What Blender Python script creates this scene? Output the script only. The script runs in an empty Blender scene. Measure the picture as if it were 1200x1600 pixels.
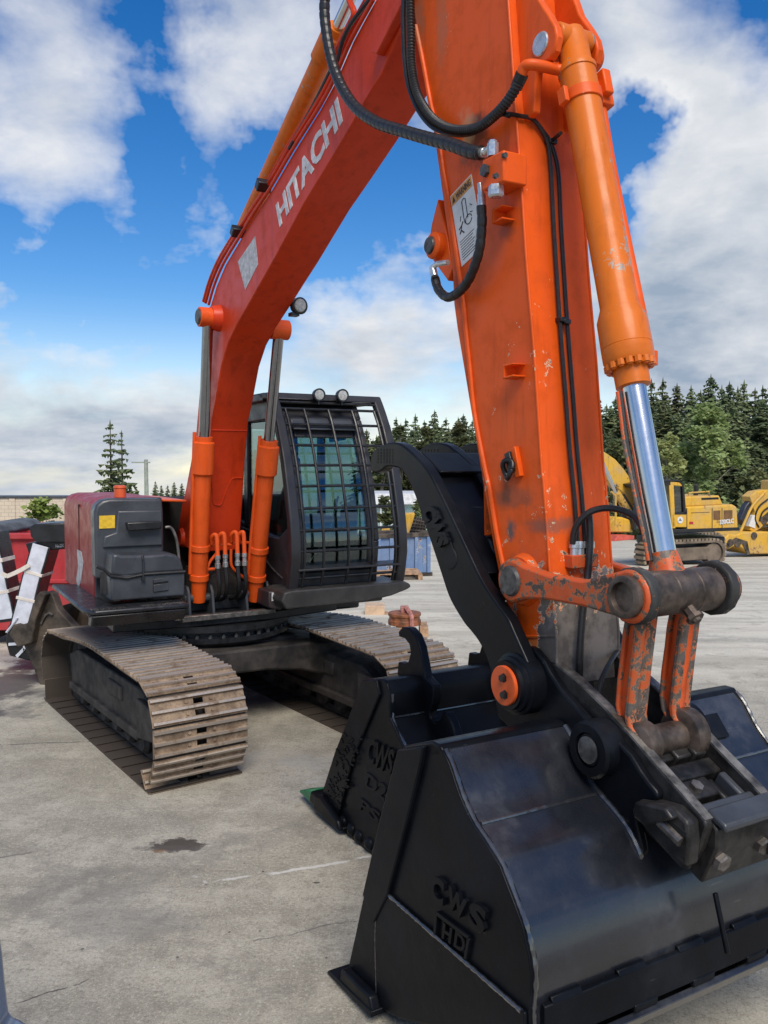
import bpy, bmesh, math, random
from mathutils import Vector, Matrix, noise as mnoise
random.seed(7)
scene = bpy.context.scene
COL = scene.collection
R = math.radians

# ------------------------------------------------------------------ camera
CAM_H = 2.1
FPX = 1330.0                       # focal length in pixels of the 1200x1600 photograph
PITCH = math.atan(78.0 / FPX)
cam_d = bpy.data.cameras.new('camera')
cam_d.sensor_fit = 'VERTICAL'
cam_d.sensor_height = 36.0
cam_d.lens = FPX * 36.0 / 1600.0
cam_d.clip_end = 2000
cam_d.clip_start = 0.05
cam = bpy.data.objects.new('camera', cam_d)
COL.objects.link(cam)
cam.location = (0, 0, CAM_H)
cam.rotation_euler = (math.pi / 2 - PITCH, 0, 0)
scene.camera = cam

# ------------------------------------------------------------------ sun, exposure
SUN_EL, SUN_AZ = R(50), R(166)     # azimuth clockwise from +Y (the view direction)
sun_d = bpy.data.lights.new('sun', 'SUN')
sun_d.energy = 3.7
sun_d.angle = R(34)
sun_d.color = (1.0, 0.915, 0.79)
sun = bpy.data.objects.new('sun', sun_d)
COL.objects.link(sun)
sd = Vector((math.sin(SUN_AZ) * math.cos(SUN_EL), math.cos(SUN_AZ) * math.cos(SUN_EL), math.sin(SUN_EL)))
sun.rotation_euler = sd.to_track_quat('Z', 'Y').to_euler()
sun.location = sd * 50
scene.view_settings.view_transform = 'Standard'
scene.view_settings.look = 'None'
scene.view_settings.gamma = 1
scene.view_settings.use_curve_mapping = False
scene.view_settings.exposure = 0.0

# ------------------------------------------------------------------ node expression helper
class NB:
    def __init__(self, tree): self.t = tree
    def node(self, typ, **kw):
        n = self.t.nodes.new(typ)
        for k, v in kw.items(): setattr(n, k, v)
        return n
    def _in(self, sock, v):
        if isinstance(v, bpy.types.NodeSocket): self.t.links.new(v, sock)
        elif v is not None: sock.default_value = v
    def m(self, op, a, b=None, c=None, clamp=False):
        n = self.node('ShaderNodeMath', operation=op); n.use_clamp = clamp
        self._in(n.inputs[0], a)
        if b is not None: self._in(n.inputs[1], b)
        if c is not None: self._in(n.inputs[2], c)
        return n.outputs[0]
    def add(self, a, b): return self.m('ADD', a, b)
    def sub(self, a, b): return self.m('SUBTRACT', a, b)
    def mul(self, a, b): return self.m('MULTIPLY', a, b)
    def ss(self, v, lo, hi, a=0.0, b=1.0):
        n = self.node('ShaderNodeMapRange', interpolation_type='SMOOTHSTEP')
        self._in(n.inputs[0], v); n.inputs[1].default_value = lo; n.inputs[2].default_value = hi
        n.inputs[3].default_value = a; n.inputs[4].default_value = b
        return n.outputs[0]
    def lin(self, v, lo, hi, a=0.0, b=1.0):
        n = self.node('ShaderNodeMapRange'); n.clamp = True
        self._in(n.inputs[0], v); n.inputs[1].default_value = lo; n.inputs[2].default_value = hi
        n.inputs[3].default_value = a; n.inputs[4].default_value = b
        return n.outputs[0]
    def vm(self, op, a, b=None):
        n = self.node('ShaderNodeVectorMath', operation=op)
        self._in(n.inputs[0], a)
        if b is not None: self._in(n.inputs[1], b)
        return n.outputs[1] if op in ('DOT_PRODUCT', 'DISTANCE', 'LENGTH') else n.outputs[0]
    def noise(self, vec, scale, detail=4, rough=0.55, dist=0.0, lac=2.0):
        n = self.node('ShaderNodeTexNoise')
        self._in(n.inputs['Vector'], vec)
        n.inputs['Scale'].default_value = scale; n.inputs['Detail'].default_value = detail
        n.inputs['Roughness'].default_value = rough; n.inputs['Distortion'].default_value = dist
        n.inputs['Lacunarity'].default_value = lac
        return n.outputs[0]
    def voro(self, vec, scale, feature='F1', out=0):
        n = self.node('ShaderNodeTexVoronoi', feature=feature)
        self._in(n.inputs['Vector'], vec); n.inputs['Scale'].default_value = scale
        return n.outputs[out]
    def mix(self, f, a, b):
        n = self.node('ShaderNodeMix', data_type='RGBA')
        self._in(n.inputs[0], f)
        for s, v in ((n.inputs[6], a), (n.inputs[7], b)):
            if isinstance(v, bpy.types.NodeSocket): self.t.links.new(v, s)
            else: s.default_value = (v[0], v[1], v[2], 1)
        return n.outputs[2]
    def xyz(self, vec):
        n = self.node('ShaderNodeSeparateXYZ'); self._in(n.inputs[0], vec); return n.outputs
    def comb(self, x, y, z):
        n = self.node('ShaderNodeCombineXYZ')
        for i, v in enumerate((x, y, z)): self._in(n.inputs[i], v)
        return n.outputs[0]

# ------------------------------------------------------------------ pixel sight lines of the photograph -> world
def sight(u, v):
    x = (u - 600) / FPX; y = -(v - 800) / FPX
    return Vector((x, math.cos(PITCH) + y * math.sin(PITCH), -math.sin(PITCH) + y * math.cos(PITCH)))

# ------------------------------------------------------------------ world: physical sky + procedural cloud cover
world = bpy.data.worlds.new('World'); scene.world = world; world.use_nodes = True
wt = world.node_tree; wt.nodes.clear(); W = NB(wt)
skyn = W.node('ShaderNodeTexSky'); skyn.sky_type = 'NISHITA'; skyn.sun_disc = False
skyn.sun_elevation = SUN_EL; skyn.sun_rotation = SUN_AZ
skyn.air_density = 1.0; skyn.dust_density = 0.15; skyn.ozone_density = 3.0; skyn.altitude = 50
tc = W.node('ShaderNodeTexCoord')
D = W.vm('NORMALIZE', tc.outputs['Generated'])
dx, dy, dz = W.xyz(D)
el = W.m('MAXIMUM', W.add(dz, 0.08), 0.0)
inv = W.m('DIVIDE', 1.0, W.add(el, 0.20))
cp = W.comb(W.mul(dx, inv), W.mul(dy, inv), W.mul(el, 1.2))      # clouds lie on a high sheet seen in perspective
n1 = W.noise(cp, 2.0, 10, 0.52, 0.35)
n2 = W.noise(cp, 7.0, 9, 0.58, 0.3)
cov = W.add(W.add(W.mul(n1, 0.95), W.mul(n2, 0.34)), -0.015)
wn = W.node('ShaderNodeTexNoise'); wn.inputs['Scale'].default_value = 4.0; wn.inputs['Detail'].default_value = 6; wn.inputs['Roughness'].default_value = .6
wt.links.new(D, wn.inputs['Vector'])
DW_ = W.vm('ADD', D, W.vm('MULTIPLY', W.vm('SUBTRACT', wn.outputs['Color'], (.5, .5, .5)), (.34, .34, .34)))                       # about 0.62 on average
def blob(u, v, r, amp, sx=1.0):
    c = sight(u, v).normalized()
    d = W.vm('SUBTRACT', DW_, tuple(c))
    d = W.vm('MULTIPLY', d, (1.0 / sx, 1.0, 1.0))
    l = W.vm('LENGTH', d)
    return W.mul(W.ss(l, 0.0, r / FPX * 1.25, 1.0, 0.0), amp)
for b in [(50, 200, 210, .22), (130, 60, 200, .10), (110, 290, 100, .12), (245, 352, 62, .17), (360, 320, 40, .06), (440, 90, 150, .26), (370, 270, 95, .2),
          (25, 497, 48, .16), (125, 500, 36, .10), (210, 497, 55, .13, 1.6), (80, 650, 330, .24, 1.5), (250, 600, 160, .15, 1.5), (1090, 360, 250, .34), (1170, 190, 140, .30),
          (1000, 70, 190, .22), (900, 10, 130, .1), (620, 500, 150, .2, 1.4), (540, 590, 120, .14), (1030, 520, 180, .3), (1150, 560, 200, .25), (700, 520, 90, .12),
          (230, 445, 190, -.30, 1.8), (80, 415, 160, -.26), (985, 235, 85, -.50), (1010, 200, 60, -.3), (960, 260, 70, -.35), (470, 400, 120, -.28), (600, 330, 150, -.42), (285, 130, 90, -.22), (310, 240, 90, -.2), (200, 20, 110, -.14),
          (660, 250, 90, -.25), (660, 618, 85, -.16, 1.8), (470, 560, 40, -.06), (560, 230, 70, -.1), (170, 150, 50, -.05), (480, 640, 60, -.12)]:
    cov = W.add(cov, blob(*b))
dens = W.lin(cov, 0.565, 0.96)
dens = W.m('POWER', dens, 0.85)
# light and shade inside the clouds
cps = W.vm('ADD', cp, (0.10, -0.06, 0.10))
m1 = W.noise(cps, 2.0, 10, 0.52, 0.35); m2 = W.noise(cps, 7.0, 9, 0.58, 0.3)
relief = W.add(W.mul(W.sub(n1, m1), 1.7), W.mul(W.sub(n2, m2), 0.75))
thick = W.ss(cov, 0.72, 1.12)
lit = W.add(W.sub(0.86, W.mul(thick, 0.36)), relief)
low = W.ss(dz, 0.0, 0.22, 0.10, 0.0)
lit = W.sub(lit, low)
for b in [(1120, 470, 210, -.22), (1020, 560, 160, -.14), (1080, 60, 170, -.14), (100, 690, 330, -.16, 1.8), (1090, 270, 130, .22), (1180, 150, 80, .2), (460, 60, 150, .2), (370, 280, 80, .16), (60, 230, 140, .12), (560, 500, 120, .12)]:
    lit = W.add(lit, blob(*b))
lit = W.m('MINIMUM', W.m('MAXIMUM', lit, 0.0), 1.0)
ccol = W.mix(lit, (0.36, 0.45, 0.58), (0.92, 0.935, 0.96))
hs = W.node('ShaderNodeHueSaturation'); wt.links.new(W.ss(dz, 0.02, 0.20, 0.9, 1.40), hs.inputs['Saturation']); hs.inputs['Value'].default_value = 1.0
hs.inputs['Hue'].default_value = 0.508
wt.links.new(skyn.outputs[0], hs.inputs['Color'])
bg_sky = W.node('ShaderNodeBackground'); bg_sky.inputs['Strength'].default_value = 0.13
wt.links.new(hs.outputs[0], bg_sky.inputs['Color'])
bg_cl = W.node('ShaderNodeBackground'); bg_cl.inputs['Strength'].default_value = 0.92
wt.links.new(ccol, bg_cl.inputs['Color'])
mx = W.node('ShaderNodeMixShader')
wt.links.new(dens, mx.inputs[0]); wt.links.new(bg_sky.outputs[0], mx.inputs[1]); wt.links.new(bg_cl.outputs[0], mx.inputs[2])
wo = W.node('ShaderNodeOutputWorld'); wt.links.new(mx.outputs[0], wo.inputs[0])

# ------------------------------------------------------------------ frames: right-handed ground frames used to measure the machine
class Frame:
    def __init__(self, origin, theta):          # forward axis F points out of the photograph for theta = 0
        self.o = Vector(origin); self.th = theta
        self.F = Vector((math.sin(theta), -math.cos(theta), 0)); self.L = Vector((math.cos(theta), math.sin(theta), 0))
    def loc(self, P):
        d = P - self.o; return Vector((d.dot(self.F), d.dot(self.L), d.z))
    def S(self, u, v, y):                       # meets the upright plane local y = const
        r = sight(u, v); c = Vector((0, 0, CAM_H)); t = (y - (c - self.o).dot(self.L)) / r.dot(self.L)
        return self.loc(c + r * t)
    def X(self, u, v, x):                       # meets the upright plane local x = const
        r = sight(u, v); c = Vector((0, 0, CAM_H)); t = (x - (c - self.o).dot(self.F)) / r.dot(self.F)
        return self.loc(c + r * t)
    def Z(self, u, v, z):
        r = sight(u, v); c = Vector((0, 0, CAM_H)); t = (z + self.o.z - CAM_H) / r.z
        return self.loc(c + r * t)
    def SP(self, pts, y): return [(p.x, p.z) for p in (self.S(u, v, y) for u, v in pts)]
    def XP(self, pts, x): return [(p.y, p.z) for p in (self.X(u, v, x) for u, v in pts)]
    def rot(self): return self.th - math.pi / 2

def gz(X, Y):                                   # the yard falls away gently beyond the machine
    t = max(0.0, Y - 8.0)
    s = 0.06 * (t * t / (t + 2.5)) if t > 0 else 0.0
    if Y > 62: s -= 0.012 * (Y - 62)
    return -s
def ground_at(u, v):
    r = sight(u, v); t = 5.0
    for i in range(60):
        P = Vector((0, 0, CAM_H)) + r * t
        g = gz(P.x, P.y)
        t2 = (g - CAM_H) / r.z if r.z < -1e-6 else 90
        t = 0.5 * t + 0.5 * t2
    return Vector((0, 0, CAM_H)) + r * t
def at_depth(u, v, Y):
    r = sight(u, v); return Vector((0, 0, CAM_H)) + r * (Y / r.y)

HM = Frame((-1.477, 7.175, 0), R(29.55))      # the machine's own axes, origin under the slewing ring
# ------------------------------------------------------------------ materials
MATS = {}
def bsdf(name):
    m = bpy.data.materials.new(name); m.use_nodes = True
    t = m.node_tree; t.nodes.clear(); n = NB(t)
    b = n.node('ShaderNodeBsdfPrincipled'); o = n.node('ShaderNodeOutputMaterial')
    t.links.new(b.outputs[0], o.inputs[0])
    MATS[name] = m
    return m, n, b, o
def bump(n, b, h, strength, dist=0.01):
    bp = n.node('ShaderNodeBump'); bp.inputs['Strength'].default_value = strength; bp.inputs['Distance'].default_value = dist
    n.t.links.new(h, bp.inputs['Height']); n.t.links.new(bp.outputs[0], b.inputs['Normal'])
def obj_co(n): return n.node('ShaderNodeTexCoord').outputs['Object']
def simple(name, col, rough=0.5, metal=0.0, var=0.15, vs=6.0, bmp=0.0, bs=60.0, rv=0.12, spec=None, coat=0.0):
    m, n, b, o = bsdf(name); co = obj_co(n)
    k = n.noise(co, vs, 6, 0.6)
    c2 = tuple(c * (1 - var * 1.6) for c in col); c3 = tuple(min(1, c * (1 + var)) for c in col)
    n._in(b.inputs['Base Color'], n.mix(n.ss(k, .3, .7), c2, c3))
    n._in(b.inputs['Roughness'], n.lin(n.noise(co, vs * 2.3, 5), .3, .7, max(0.02, rough - rv), min(1, rough + rv)))
    b.inputs['Metallic'].default_value = metal
    if coat: b.inputs['Coat Weight'].default_value = coat; b.inputs['Coat Roughness'].default_value = 0.15
    if spec is not None: b.inputs['Specular IOR Level'].default_value = spec
    if bmp: bump(n, b, n.noise(co, bs, 4), bmp, 0.004)
    return m
def paint(name, col, rough=0.38, chips=0.5, chipcol=(.10, .09, .085), primer=(.72, .62, .42), scratch=0.0, fade=0.12, coat=0.15, region=None, mscale=2.2, csc=17.0, grime=()):
    """weathered machine paint: faded patches, chips down to primer and steel, streaky dirt"""
    m, n, b, o = bsdf(name); co = obj_co(n)
    big = n.noise(co, 1.7, 5, 0.6); mid = n.noise(co, 9.0, 6, 0.65)
    faded = tuple(min(1, c * (1 - fade) + .30 * fade) for c in col)
    dark = tuple(c * .78 for c in col)
    c = n.mix(n.ss(big, .35, .7), col, faded)
    c = n.mix(n.mul(n.ss(mid, .46, .66), .55), c, dark)
    st = n.vm('MULTIPLY', co, (14.0, 14.0, 1.2))
    c = n.mix(n.mul(n.ss(n.noise(st, 1.0, 5, .6), .52, .68), .34), c, tuple(x * .45 for x in col))
    for (gp, gr, gcol, gamt, gst) in grime:          # grease and scrape marks with a place of their own
        dvec = n.vm('MULTIPLY', n.vm('SUBTRACT', co, tuple(gp)), gst)
        dl = n.add(n.vm('LENGTH', dvec), n.mul(n.sub(n.noise(co, 8.0, 6, .7), .5), gr * 2.6))
        c = n.mix(n.mul(n.ss(dl, gr, gr * .25), gamt), c, gcol)
    mask = n.noise(co, mscale, 4, .6)
    chip = n.noise(co, csc, 8, .72, .3)
    lvl = n.add(chip, n.mul(n.sub(mask, .5), .55))
    if region is not None: lvl = n.add(lvl, region(n, co))
    th = .80 - .12 * chips
    prim = n.ss(lvl, th - .03, th - .015); bare = n.ss(lvl, th, th + .012)
    c = n.mix(n.mul(prim, .85), c, primer)
    rust = n.mix(n.ss(mid, .4, .6), chipcol, tuple(x * 1.9 for x in chipcol))
    c = n.mix(bare, c, rust)
    n._in(b.inputs['Base Color'], c)
    n._in(b.inputs['Roughness'], n.add(n.lin(mid, .3, .7, rough - .1, rough + .14), n.mul(bare, .15)))
    n._in(b.inputs['Metallic'], n.mul(bare, .35))
    b.inputs['Coat Weight'].default_value = coat; b.inputs['Coat Roughness'].default_value = .2; b.inputs['Specular IOR Level'].default_value = .22
    h = n.sub(n.mul(n.noise(co, 40, 3), .12), n.mul(prim, .6))
    bump(n, b, h, .25, .006)
    return m

ORANGE = (.76, .098, .006)
def arm_wear(n, co):                            # scraped steel low down on the arm
    x, y, z = n.xyz(co)
    front = n.ss(x, 4.42, 4.50)
    lowz = n.lin(n.add(z, n.mul(n.noise(co, 7.0, 5, .7), .5)), 1.72, 2.05, .34, 0.0)
    midz = n.lin(n.add(z, n.mul(n.noise(co, 3.0, 4, .6), .8)), 1.9, 2.85, .115, 0.0)
    return n.add(n.mul(lowz, front), midz)
def hs_(u, v): return HM.S(u, v, -.156)
AG = [(hs_(742, 222), .13, (.05, .028, .018), .85, (1, 1, 1)), (hs_(728, 208), .07, (.55, .40, .22), .5, (1, 1, .6)), (hs_(712, 455), .12, (.16, .028, .010), .6, (1, 1, 1)), (hs_(790, 745), .07, (.05, .025, .015), .7, (1.6, 1, .7)),
      (hs_(800, 776), .10, (.13, .07, .045), .5, (.5, 1, 1.8)), (hs_(797, 832), .055, (.10, .085, .08), .95, (1.3, 1, .8)), (hs_(655, 70), .16, (.30, .13, .05), .55, (2.2, 1, .5)), (hs_(690, 40), .15, (.28, .15, .08), .45, (2.5, 1, .5)),
      (hs_(868, 745), .05, (.12, .10, .09), .9, (2.2, .3, .5)), (hs_(852, 822), .08, (.14, .10, .08), .6, (.6, .3, 1.8)), (hs_(812, 900), .16, (.20, .10, .05), .6, (1, 1, 1)), (hs_(795, 360), .06, (.20, .04, .012), .6, (1, 1, 1)), (hs_(835, 1010), .08, (.40, .22, .08), .5, (1, 1, 1.5)), (hs_(752, 800), .07, (.05, .02, .012), .8, (2, 1, .4))]
M_arm = paint('arm_orange_paint', ORANGE, rough=.42, coat=.03, chips=.5, region=arm_wear, grime=AG, chipcol=(.13, .115, .105), fade=.03)
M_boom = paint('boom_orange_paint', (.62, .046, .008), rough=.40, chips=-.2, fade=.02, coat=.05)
def cyl_wear(n, co):                            # the outer side of the cylinder is scraped
    x, y, z = n.xyz(co); return n.ss(y, .0, .075, 0.0, .105)
M_cyl = paint('cylinder_orange_paint', (.66, .150, .008), rough=.40, chips=1.05, chipcol=(.20, .18, .17), primer=(.45, .30, .2), mscale=3.0, csc=22, fade=.03, region=cyl_wear)
M_bcyl = paint('boom_cylinder_paint', (.76, .095, .010), rough=.38, chips=.75, chipcol=(.03, .03, .03), primer=(.2, .05, .02), csc=20, fade=.03)
M_link = paint('link_orange_paint', (.58, .09, .02), rough=.5, chips=2.15, chipcol=(.085, .07, .06), primer=(.40, .18, .08), csc=26, mscale=5, fade=.05)
M_flange = paint('scraped_flange_paint', (.52, .10, .03), rough=.55, chips=2.45, chipcol=(.085, .072, .062), primer=(.40, .20, .10), csc=30, mscale=7, fade=.05, coat=0)
M_linkrec = paint('link_recess_paint', (.72, .10, .015), rough=.45, chips=.85, chipcol=(.1, .08, .07), csc=26)
M_body = paint('body_reflected_red_paint', (.27, .014, .011), rough=.35, chips=-.8, fade=.0, coat=0)  # orange bodywork; shade and the red dumpster's reflection are put into the base
M_body.node_tree.nodes['Principled BSDF'].inputs['Specular IOR Level'].default_value = .15
M_orange_clean = paint('clean_orange_paint', (.70, .10, .015), rough=.4, chips=.1)
M_yellow = paint('yellow_machine_paint', (.68, .39, .045), rough=.45, chips=1.3, chipcol=(.1, .07, .05), primer=(.4, .25, .1), csc=7, mscale=1.5, fade=.40, coat=0)
M_red = paint('dumpster_red_paint', (.43, .036, .042), rough=.55, chips=.55, chipcol=(.10, .05, .03), primer=(.3, .1, .08), csc=6, mscale=1.4, fade=.15, coat=0)
M_blue = paint('bin_blue_paint', (.15, .235, .40), rough=.65, chips=1.5, chipcol=(.16, .10, .06), primer=(.5, .5, .5), csc=5, mscale=1.2, fade=.3, coat=0)
M_toolbox = simple('toolbox_grey_paint', (.047, .052, .061), .38, 0, .18, 5, .12, 70)
M_step = simple('step_black_paint', (.020, .021, .024), .32, 0, .3, 9, .1, 90)
M_cab = simple('cab_charcoal_paint', (.024, .023, .026), .42, 0, .22, 4, .08, 90)
M_cabbrown = simple('cab_brown_panel', (.045, .034, .036), .45, 0, .22, 4, .08, 90)
M_black = simple('satin_black_steel', (.014, .015, .017), .36, 0, .35, 7, .15, 45)
M_frameblk = simple('undercarriage_dark_steel', (.040, .034, .029), .72, 0, .45, 6, .3, 40)
M_rubber = simple('black_rubber', (.014, .014, .015), .42, 0, .25, 40, .1, 150)
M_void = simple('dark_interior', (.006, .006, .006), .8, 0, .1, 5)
M_chrome = simple('chrome_rod', (.66, .66, .66), .22, 1.0, .03, 20, 0, 10, .015)
M_rod = simple('dark_reflection_chrome_rod', (.30, .30, .31), .16, 1.0, .05, 20, 0, 10, .02)  # chrome darkened: the rods' dark reflections are put into the base colour
M_steel = simple('worn_steel', (.20, .18, .165), .48, .75, .35, 14, .25, 60)
M_brown = simple('rusty_pin_steel', (.120, .092, .075), .5, .55, .4, 12, .3, 50)
M_pin = simple('grey_pin_face', (.10, .098, .095), .5, .5, .3, 30, .15, 80)
M_worn = paint('worn_black_steel_edge', (.030, .030, .029), rough=.5, chips=1.6, chipcol=(.20, .185, .15), primer=(.30, .12, .04), csc=16, mscale=5, fade=.1, coat=0)
M_zinc = simple('zinc_fitting', (.62, .63, .62), .32, .8, .15, 30)
M_white = simple('white_film', (.62, .65, .72), .4, 0, .12, 8, .3, 25)
M_tape = simple('cream_tape', (.72, .66, .58), .5, 0, .12, 12)
M_decalgrey = simple('faded_grey_decal', (.50, .49, .49), .5, 0, .2, 26)
M_letter = simple('white_vinyl_lettering', (.62, .60, .60), .5, 0, .18, 22)
M_decalwhite = simple('decal_white', (.66, .66, .65), .5, 0, .06, 20)
M_decalorange = simple('decal_orange', (.62, .27, .06), .5, 0, .1, 20)
M_ink = simple('black_ink', (.03, .03, .03), .6, 0, .1, 30)
M_yellowlabel = simple('yellow_label', (.72, .46, .03), .5, 0, .12, 30)
M_green = simple('green_tooth_paint', (.02, .17, .07), .45, 0, .25, 20, .2, 60)
M_wood = simple('raw_wood', (.42, .26, .15), .75, 0, .3, 10, .3, 50)
M_rustidler = simple('rust_orange_idler', (.24, .085, .035), .6, 0, .35, 12, .2, 50)
M_rustbucket = simple('rusty_old_steel', (.085, .066, .05), .7, .1, .5, 5, .5, 30)
M_strap = simple('pink_strap', (.38, .16, .14), .7, 0, .3, 20)
M_farsteel = simple('far_track_steel', (.17, .13, .095), .75, 0, .3, 2)
M_cabin_grey = simple('cab_interior_grey', (.10, .11, .115), .7, 0, .2, 6)
M_lens = simple('lamp_lens', (.42, .43, .42), .15, 0, .2, 60, .4, 60)

def bucket_black(name, base, rough, dust_sheen, spec=.5, coat=.12):
    m, n, b, o = bsdf(name); co = obj_co(n)
    k = n.noise(co, 2.3, 6, .62); f = n.noise(co, 11, 6, .66); s = n.noise(n.vm('MULTIPLY', co, (30, 4, 30)), 1, 4, .6)
    c = n.mix(n.ss(k, .4, .68), base, tuple(x * 1.9 for x in base))
    c = n.mix(n.mul(n.ss(n.add(n.mul(k, .6), n.mul(f, .4)), .5, .66), dust_sheen), c, (.080, .082, .090))
    c = n.mix(n.mul(n.ss(s, .68, .74), .35), c, (.11, .11, .11))
    n._in(b.inputs['Base Color'], c)
    n._in(b.inputs['Roughness'], n.lin(n.add(n.mul(k, .5), n.mul(f, .5)), .35, .65, rough - .1, rough + .16))
    b.inputs['Specular IOR Level'].default_value = spec; b.inputs['Coat Weight'].default_value = coat; b.inputs['Coat Roughness'].default_value = .12
    h = n.add(n.mul(n.noise(co, 5, 4), .45), n.add(n.mul(f, .25), n.mul(n.noise(co, 70, 3), .05)))
    bump(n, b, h, .22, .018)
    return m
M_bkt = bucket_black('bucket_black_enamel', (.0034, .0042, .0062), .36, .05, .12, .05)
M_bkt2 = bucket_black('digging_bucket_black_enamel', (.0034, .0042, .0062), .36, .02, .12, .05)
M_shell = bucket_black('bucket_shell_enamel', (.0095, .0110, .0155), .30, .36, .6, .6)  # grey sky sheen of the shell is put into its paler base and dust tone
M_weld = bucket_black('weld_bead_enamel', (.020, .021, .024), .22, .2, .9, 1.0)
M_coupler = simple('greasy_coupler_steel', (.032, .030, .029), .45, .35, .5, 9, .5, 38)
M_couplerlit = simple('worn_lit_coupler_edge', (.20, .185, .165), .45, .5, .5, 12, .4, 45)  # worn top edge; the light it catches is put into the pale colour
M_thumb = bucket_black('thumb_black_enamel', (.0036, .0044, .0064), .36, .06, .16, .08)

def track_mat():
    m, n, b, o = bsdf('track_shoe_steel'); co = obj_co(n)
    oi = n.node('ShaderNodeObjectInfo')
    off = n.vm('ADD', co, n.comb(n.mul(oi.outputs['Random'], 37.0), 0.0, n.mul(oi.outputs['Random'], 11.0)))
    k = n.noise(off, 7, 6, .65); f = n.noise(off, 40, 5, .65)
    c = n.mix(n.ss(k, .3, .7), (.150, .100, .064), (.36, .265, .180))
    c = n.mix(n.mul(n.ss(f, .45, .7), .6), c, (.085, .062, .048))
    # wear: grouser tips (raised above the plate) are scraped bright
    x, y, z = n.xyz(co)
    tip = n.mul(n.ss(z, .021, .0265), n.ss(k, .30, .5))
    c = n.mix(n.mul(tip, .8), c, (.46, .41, .36))
    c = n.mix(n.ss(z, .009, .002), c, (.050, .038, .029))        # inner faces are caked with greasy dirt
    n._in(b.inputs['Base Color'], c)
    n._in(b.inputs['Metallic'], n.mul(tip, .6))
    n._in(b.inputs['Roughness'], n.sub(.82, n.mul(tip, .38)))
    bump(n, b, n.add(n.mul(f, .7), k), .35, .006)
    return m
M_track = track_mat()

def glass_mat(name, tint, gloss=.10):
    m = bpy.data.materials.new(name); m.use_nodes = True
    t = m.node_tree; t.nodes.clear(); n = NB(t)
    tr = n.node('ShaderNodeBsdfTransparent'); tr.inputs[0].default_value = (*tint, 1)
    g = n.node('ShaderNodeBsdfGlossy'); g.inputs['Roughness'].default_value = .02; g.inputs[0].default_value = (.9, .97, 1, 1)
    fr = n.node('ShaderNodeLayerWeight'); fr.inputs[0].default_value = .5
    mix = n.node('ShaderNodeMixShader'); o = n.node('ShaderNodeOutputMaterial')
    n._in(mix.inputs[0], n.add(n.mul(n.m('POWER', fr.outputs[1], 4.0), .6), gloss))
    t.links.new(tr.outputs[0], mix.inputs[1]); t.links.new(g.outputs[0], mix.inputs[2]); t.links.new(mix.outputs[0], o.inputs[0])
    return m
M_glass = glass_mat('tinted_cab_glass', (.58, .70, .69), .09)
M_glass2 = glass_mat('far_cab_glass', (.25, .3, .32), .15)

# ------------------------------------------------------------------ mesh helpers
JOINED = {'weld_bead', 'worn_lit_edge', 'hose_fitting', 'gland_bolts', 'hardfacing', 'cross_pipe', 'grab_rail', 'grate_bars', 'print', 'hydraulic_pipe', 'pipe_clamp', 'white_strap', 'serration', 'tread_lugs', 'edge_flange', 'letter_frame'}
def shade(bm, ang=32):
    bmesh.ops.recalc_face_normals(bm, faces=bm.faces)
    lim = math.radians(ang)
    for f in bm.faces: f.smooth = True
    for e in bm.edges:
        if len(e.link_faces) == 2:
            try: e.smooth = e.calc_face_angle() < lim
            except ValueError: e.smooth = True
def obj(name, bm, mat, parent=None, bevel=0.0, seg=2, ang=32, kind=None, label=None, recalc=True):
    if recalc: shade(bm, ang)
    me = bpy.data.meshes.new(name); bm.to_mesh(me); bm.free()
    o = bpy.data.objects.new(name, me); COL.objects.link(o)
    for mm in (mat if isinstance(mat, (list, tuple)) else [mat]): me.materials.append(mm)
    if parent: o.parent = parent
    if bevel:
        b = o.modifiers.new('bevel', 'BEVEL'); b.width = bevel; b.segments = seg; b.limit_method = 'ANGLE'; b.angle_limit = R(38)
        b.use_clamp_overlap = True
    if kind is None and parent is not None and name in JOINED: kind = 'stuff'
    if kind: o['kind'] = kind
    if label: o['label'] = label
    return o
def dup(o, name=None, parent=None, loc=None, rot=None):
    c = o.copy(); COL.objects.link(c)
    if name: c.name = name
    if parent is not None: c.parent = parent
    if loc is not None: c.location = loc
    if rot is not None: c.rotation_euler = rot
    return c
def thing(name, label, cat, loc=(0, 0, 0), rz=0, group=None):
    o = bpy.data.objects.new(name, None); COL.objects.link(o); o.empty_display_size = .3
    o.location = loc; o.rotation_euler = (0, 0, rz)
    o['label'] = label; o['category'] = cat
    if group: o['group'] = group
    return o
def tag(o, label, cat, group=None):
    o['label'] = label; o['category'] = cat
    if group: o['group'] = group
    return o
def NBM(): return bmesh.new()
def prism(bm, pts, a, b, axis='y', mi=0):
    """outline in the plane across `axis`, given thickness a..b. axis y: (x,z); axis x: (y,z); axis z: (x,y)"""
    def P(p, t):
        return {'y': (p[0], t, p[1]), 'x': (t, p[0], p[1]), 'z': (p[0], p[1], t)}[axis]
    va = [bm.verts.new(P(p, a)) for p in pts]; vb = [bm.verts.new(P(p, b)) for p in pts]
    n = len(pts); fs = [bm.faces.new(va), bm.faces.new(vb[::-1])]
    for i in range(n):
        j = (i + 1) % n
        fs.append(bm.faces.new((va[i], vb[i], vb[j], va[j])))
    for f in fs: f.material_index = mi
    return bm
def box(bm, x0, x1, y0, y1, z0, z1, mi=0):
    return prism(bm, [(x0, z0), (x1, z0), (x1, z1), (x0, z1)], y0, y1, mi=mi)
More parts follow.
